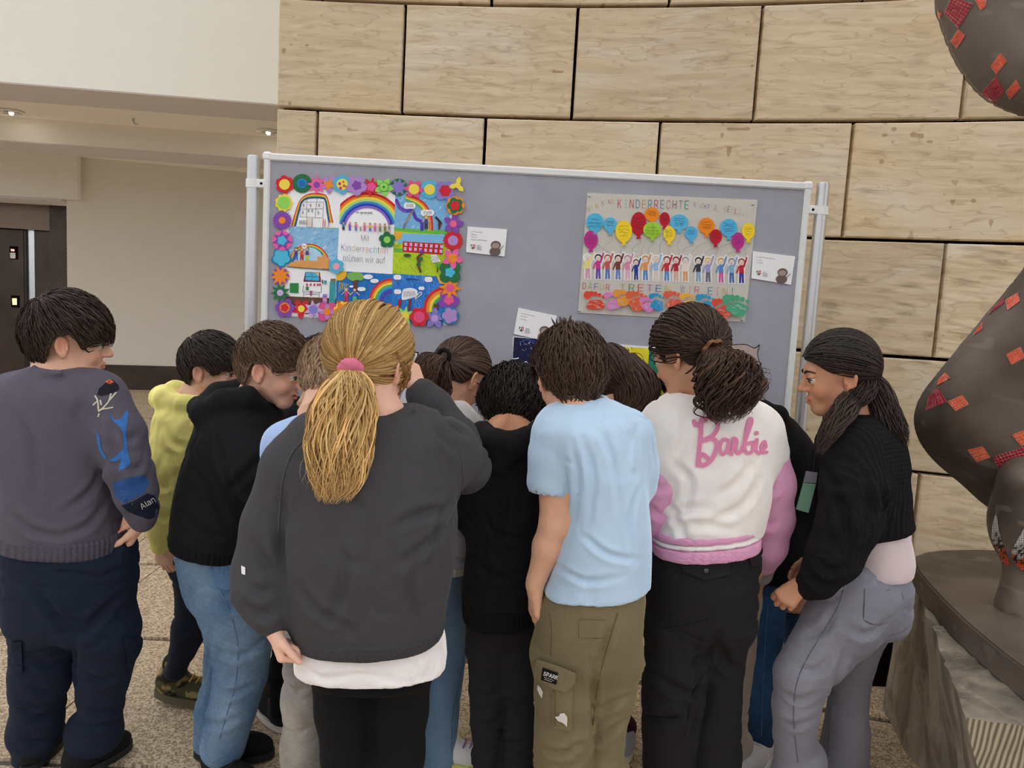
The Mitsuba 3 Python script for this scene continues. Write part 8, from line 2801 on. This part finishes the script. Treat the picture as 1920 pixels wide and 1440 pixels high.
def kid_black_right():
    global DY
    DY = 0.10
    P = Person('person in black hoodie, skinny dark blue jeans and white sneakers, behind the cardigan girl', '#c99876', '#241a16')
    P.head((1352, 728, 2.60), -30, 34, s=.97, neck=(1425, 790, 2.54))
    P.arm((1400, 840, 2.54), (1392, 950, 2.56), (1402, 990, 2.62), (.2, .3, -.9), (1, 0, 0), (0, 0, 1), s=.86, fine=.006)
    P.arm((1488, 850, 2.50), (1506, 970, 2.5), (1498, 1052, 2.52), (-.1, .2, -1), (-1, 0, 0), (0, 1, 0), s=.86, fine=.0045)
    P.leg((1438, 1090, 2.52), (1432, 1240, 2.43), gnd(1430, 1432) + [0, .02, .085], (-.6, -.75, 0))
    P.leg((1480, 1090, 2.58), (1490, 1240, 2.6), W3(.98, 2.66, .08), (-.4, .8, 0))
    P.body()
    S = P.scalp(thick=.014, top=.006)
    P.hair_part(short_hair(S, '#251b17', n=420, length=.06, seed=91, lift=.006), label='short black hair')
    st = [(1398, 1464, 775, 2.54, .06), (1386, 1490, 800, 2.53, .09), (1378, 1508, 850, 2.52, .105), (1384, 1512, 930, 2.52, .11), (1394, 1510, 1010, 2.52, .11), (1402, 1506, 1084, 2.53, .105)]
    sl = [[(1402, 845, 2.54, .075), (1392, 940, 2.56, .06), (1402, 985, 2.61, .042)], [(1482, 852, 2.50, .075), (1502, 930, 2.49, .068), (1506, 1000, 2.5, .058), (1498, 1055, 2.52, .042)]]

    def ext(F):
        F.chain([at(1400, 780, 2.50), at(1430, 768, 2.44), at(1458, 778, 2.46), at(1474, 800, 2.50)], [.024, .03, .03, .024], .02)
    P.cloth('hoodie', sweater_field(st, sl, extra=ext), '#141415', amp=.007, scale=.08, seed=1, label='black hoodie')
    t = trousers(P, [(1408, 1500, 1060, 2.54, .095), (1412, 1496, 1120, 2.54, .09)],
                 [[(1414, 1476, 1120, 2.50), (1410, 1468, 1190, 2.45), (1404, 1456, 1270, 2.40), (1402, 1452, 1340, 2.36), (1404, 1450, 1385, 2.34)], [(1464, 1500, 1130, 2.58), (1474, 1506, 1240, 2.6), (W3(.98, 2.66, .1), .042)]],
                 '#24405f', name='jeans', bsdf='denim', amp=.005, scale=.05, colors=denim_colors('#1d3654', '#3d6188', 9), label='skinny dark blue jeans')
    seam(P, t, [(1440, 1130), (1434, 1220), (1430, 1300), (1428, 1380)], 2.4, r=.0014, color='#46688c')
    shoe(P.key, gnd(1432, 1430) + [0, .02, .085], (-.6, -.75, 0), '#d6d3d2', sole='#e2e0de', accent='#b9b6b8', size=.235, label='white lace-up sneaker')
    shoe(P.key, W3(.98, 2.66, .08), (-.4, .8, 0), '#d6d3d2', sole='#e2e0de', accent='#b9b6b8', size=.23)
    DY = 0.0


def kid_grey_knit():
    global DY
    DY = 0.0
    P = Person('person in light grey knit and beige trousers, almost hidden behind the pink and white jacket', '#d5a384', '#2b211c')
    P.head((1290, 730, 2.44), -10, 40, s=.96, neck=(1330, 800, 2.36))
    P.arm((1290, 850, 2.34), (1284, 960, 2.36), (1310, 1000, 2.40), (.3, .2, -.9), (0, 0, -1), (1, 0, 0), s=.85, fine=.006)
    P.arm((1418, 860, 2.32), (1436, 990, 2.32), (1424, 1082, 2.34), (-.1, .3, -1), (-1, 0, 0), (0, 1, 0), s=.85, fine=.006)
    P.leg((1330, 1100, 2.35), (1330, 1250, 2.36), below(1325, 2.40, .08), (0, 1, 0))
    P.leg((1388, 1100, 2.35), (1384, 1250, 2.35), below(1378, 2.38, .08), (-.2, 1, 0))
    P.body()
    S = P.scalp(thick=.014, top=.006)
    P.hair_part(short_hair(S, '#2b211c', n=420, length=.06, seed=95, lift=.006), label='short dark hair')
    st = [(1296, 1372, 795, 2.36, .06), (1280, 1404, 820, 2.35, .09), (1274, 1424, 870, 2.36, .088), (1278, 1430, 950, 2.36, .088), (1284, 1430, 1030, 2.36, .088), (1290, 1428, 1084, 2.365, .088)]
    sl = [[(1296, 855, 2.34, .07), (1284, 955, 2.36, .056), (1308, 994, 2.40, .04)], [(1412, 862, 2.31, .075), (1430, 940, 2.30, .066), (1437, 1010, 2.31, .056), (1426, 1076, 2.34, .04)]]
    P.cloth('cardigan', sweater_field(st, sl), '#b5b0aa', bsdf='knit', amp=.006, scale=.07, seed=1, label='light grey knit')
    trousers(P, [(1290, 1426, 1060, 2.365, .088), (1292, 1424, 1130, 2.365, .088)],
             [[(1292, 1362, 1140, 2.35), (1294, 1360, 1260, 2.36), (below(1325, 2.39, .2), .056), (below(1325, 2.40, .1), .05)], [(1354, 1424, 1140, 2.35), (1350, 1416, 1230, 2.35), (1346, 1404, 1310, 2.36), (1342, 1400, 1430, 2.37), (below(1378, 2.38, .1), .055)]], '#b9ab9c', amp=.006, label='beige trousers')
    shoe(P.key, below(1325, 2.40, .08), (0, 1, 0), '#d9d7d4')
    shoe(P.key, below(1378, 2.38, .08), (-.2, 1, 0), '#d9d7d4')
    DY = 0.0


def girl_black_cardigan():
    P = Person('person in black rib-knit cardigan and flared grey jeans, dark ponytail with pink tie', '#c58f6e', '#1f1815')
    P.head((1571, 702, 2.15), -80, 13, s=1.0, neck=(1604, 780, 2.15), chub=.98)
    P.arm((1604, 850, 2.05), (1586, 985, 2.0), (1512, 1092, 2.04), (-.75, .1, -.75), (.5, .8, -.5), (-.5, .3, .6), curl=58, spread=4, s=.9, thumb=20)
    P.arm((1600, 850, 2.24), (1570, 970, 2.3), (1540, 1040, 2.34), (-.6, .1, -.7), (0, -1, 0), (-.5, 0, .5), s=.88, fine=.006)
    P.leg((1640, 1130, 2.10), (1492, 1275, 2.08), below(1500, 2.10, .08), (-1, .1, 0))
    P.leg((1660, 1130, 2.22), (1600, 1285, 2.26), below(1580, 2.28, .08), (-.9, .4, 0))
    P.body()
    S = P.scalp(thick=.012, top=.006, line=[(-.12, -.05), (-.085, -.058), (-.055, -.048), (-.03, -.035), (-.022, .000), (0, .010), (.025, .010), (.04, .020), (.055, .034), (.070, .048), (.085, .054), (.12, .058)])
    tie = at(1626, 694, 2.13)
    tl = (tie - P.O) @ P.M.T / P.s
    base = swept_hair(S, tl, '#1d1614', n=620, seed=104, color2='#342822', width=.0036, lift=.002)
    tail = tail_hair([tie, at(1646, 730, 2.11), at(1662, 775, 2.085), at(1676, 815, 2.07), at(1690, 848, 2.07)], [.016, .030, .038, .040, .018], 280, '#221a17', seed=105, width=.0036, color2='#43322a', flat=.7, wav=.006)
    front = tail_hair([at(1600, 745, 2.06), at(1585, 765, 2.03), at(1565, 795, 2.01), at(1545, 825, 2.0), at(1534, 852, 2.0)], [.030, .030, .024, .016, .008], 130, '#261c18', seed=106, width=.0034, color2='#46342b', flat=.5, wav=.007, uneven=.3)
    mid = tail_hair([tie, at(1628, 725, 2.07), at(1606, 748, 2.05), at(1590, 765, 2.03)], [.014, .022, .026, .02], 120, '#221a17', seed=107, width=.0036, color2='#3c2d26', flat=.5)
    P.hair_part(join_colored(base + [tail, front, mid]), label='dark ponytail over the shoulder')
    a = np.linspace(0, 2 * np.pi * 3, 70)
    ax = unit(at(1646, 730, 2.11) - tie)
    u = unit(np.cross(ax, [0, 1, 0]))
    w = np.cross(ax, u)
    co = tube([tie + ax * (.004 + .006 * math.sin(q * .7)) + .019 * (math.cos(q) * u + math.sin(q) * w) for q in a], .0048, 7)
    part('hair_tie', co, 'cloth', P.key, smooth=True, color=np.tile(srgb('#e9a3a8'), (len(co.vertices), 1)), label='pink hair tie')
    # pale top
    top = [(1590, 1690, 960, 2.15, .10), (1586, 1700, 1020, 2.15, .11), (1584, 1702, 1048, 2.15, .115), (1590, 1696, 1074, 2.15, .112)]
    F = sweater_field(top, n=2.3, cap=.012)
    P.cloth('shirt', F, '#d9c7c6', amp=.005, scale=.06, seed=3, label='pale pink top')
    st = [(1556, 1648, 770, 2.15, .065), (1540, 1676, 800, 2.15, .10), (1530, 1694, 850, 2.15, .125), (1530, 1702, 910, 2.15, .13), (1540, 1706, 960, 2.15, .125), (1566, 1706, 993, 2.15, .12)]
    sl = [[(1606, 842, 2.06, .085), (1602, 915, 2.02, .085), (1590, 980, 1.995, .080), (1562, 1040, 2.0, .072), (1530, 1085, 2.02, .052), (1514, 1100, 2.04, .038)], [(1600, 850, 2.24, .08), (1572, 960, 2.29, .066), (1542, 1036, 2.33, .045)]]

    def ext(F):
        F.cone(at(1585, 720, 2.13), at(1600, 768, 2.14), .058, .054, .01, cut=True)
    m = P.cloth('cardigan', sweater_field(st, sl, extra=ext, step=.0065), '#1a191b', bsdf='knit', amp=.008, scale=.08, seed=1, label='black rib-knit cardigan')
    t = trousers(P, [(1590, 1698, 1035, 2.15, .102), (1562, 1706, 1095, 2.15, .12), (1534, 1702, 1140, 2.15, .12), (1520, 1672, 1180, 2.15, .10)],
                 [[(1530, 1680, 1120, 2.10), (1508, 1650, 1165, 2.09), (1484, 1600, 1215, 2.08), (1450, 1556, 1270, 2.07), (1448, 1536, 1320, 2.075), (1450, 1528, 1375, 2.085), (1458, 1536, 1440, 2.10), (below(1500, 2.10, .22), .072), (below(1498, 2.10, .07), .088)],
                  [(1590, 1680, 1150, 2.21), (1572, 1650, 1210, 2.23), (1556, 1630, 1280, 2.25), (1550, 1624, 1350, 2.26), (1544, 1620, 1430, 2.27), (below(1582, 2.28, .22), .068), (below(1580, 2.28, .07), .086)]],
                 '#82818a', name='jeans', bsdf='denim', amp=.006, scale=.08, step=.0065, k=.025, colors=denim_colors('#7b7a82', '#92919a', 13), label='flared grey jeans')
    decal(P, t, [(1622, 1104), (1690, 1100), (1692, 1145), (1668, 1166), (1642, 1172), (1620, 1162)], 2.0, 'denim', '#7e7d86', 'back_pocket', thick=.003, lift=.001, label='grey back pocket')
    for pts in ([(1584, 1098), (1570, 1140), (1540, 1190), (1508, 1245), (1492, 1290), (1488, 1350), (1496, 1430)], [(1622, 1106), (1656, 1108), (1690, 1101)], [(1622, 1110), (1620, 1160), (1642, 1171), (1668, 1165)], [(1560, 1290), (1556, 1350), (1552, 1420)]):
        seam(P, t, pts, 2.0, r=.0015, color='#64636b')
    shoe(P.key, below(1500, 2.10, .08), (-1, .1, 0), '#cfcdd0', size=.23)
    shoe(P.key, below(1580, 2.28, .08), (-.9, .4, 0), '#cfcdd0', size=.23)
    # lanyard with a green card in a clear pocket
    ln = tube(smooth_line([at(1560, 790, 2.10), at(1534, 840, 2.06), at(1528, 865, 2.10), at(1526, 884, 2.12)], 6), .0035, 6)
    L = part('lanyard', ln, 'cloth', P.key, smooth=True, color=np.tile(srgb('#2a2a30'), (len(ln.vertices), 1)), label='lanyard with green card')
    c = [at(1507, 905, 2.12), at(1530, 908, 2.12), at(1516, 962, 2.12), at(1493, 955, 2.12)]
    b = [q + np.array([0, .004, 0]) for q in c]
    cm = hexa(c + b)
    part('card', cm, 'paper', L, color=np.tile(srgb('#7fae92'), (8, 1)), label='green card')
    c2 = [at(1512, 884, 2.117), at(1533, 886, 2.117), at(1530, 906, 2.117), at(1507, 904, 2.117)]
    part('card_holder', hexa(c2 + [q + np.array([0, .004, 0]) for q in c2]), 'gloss', L, color=np.tile(srgb('#8b8b96'), (8, 1)), label='clear grey card holder top')


girl_pink_white()
kid_black_right()
kid_grey_knit()
girl_black_cardigan()
for _P in PEOPLE:
    _P.finish()
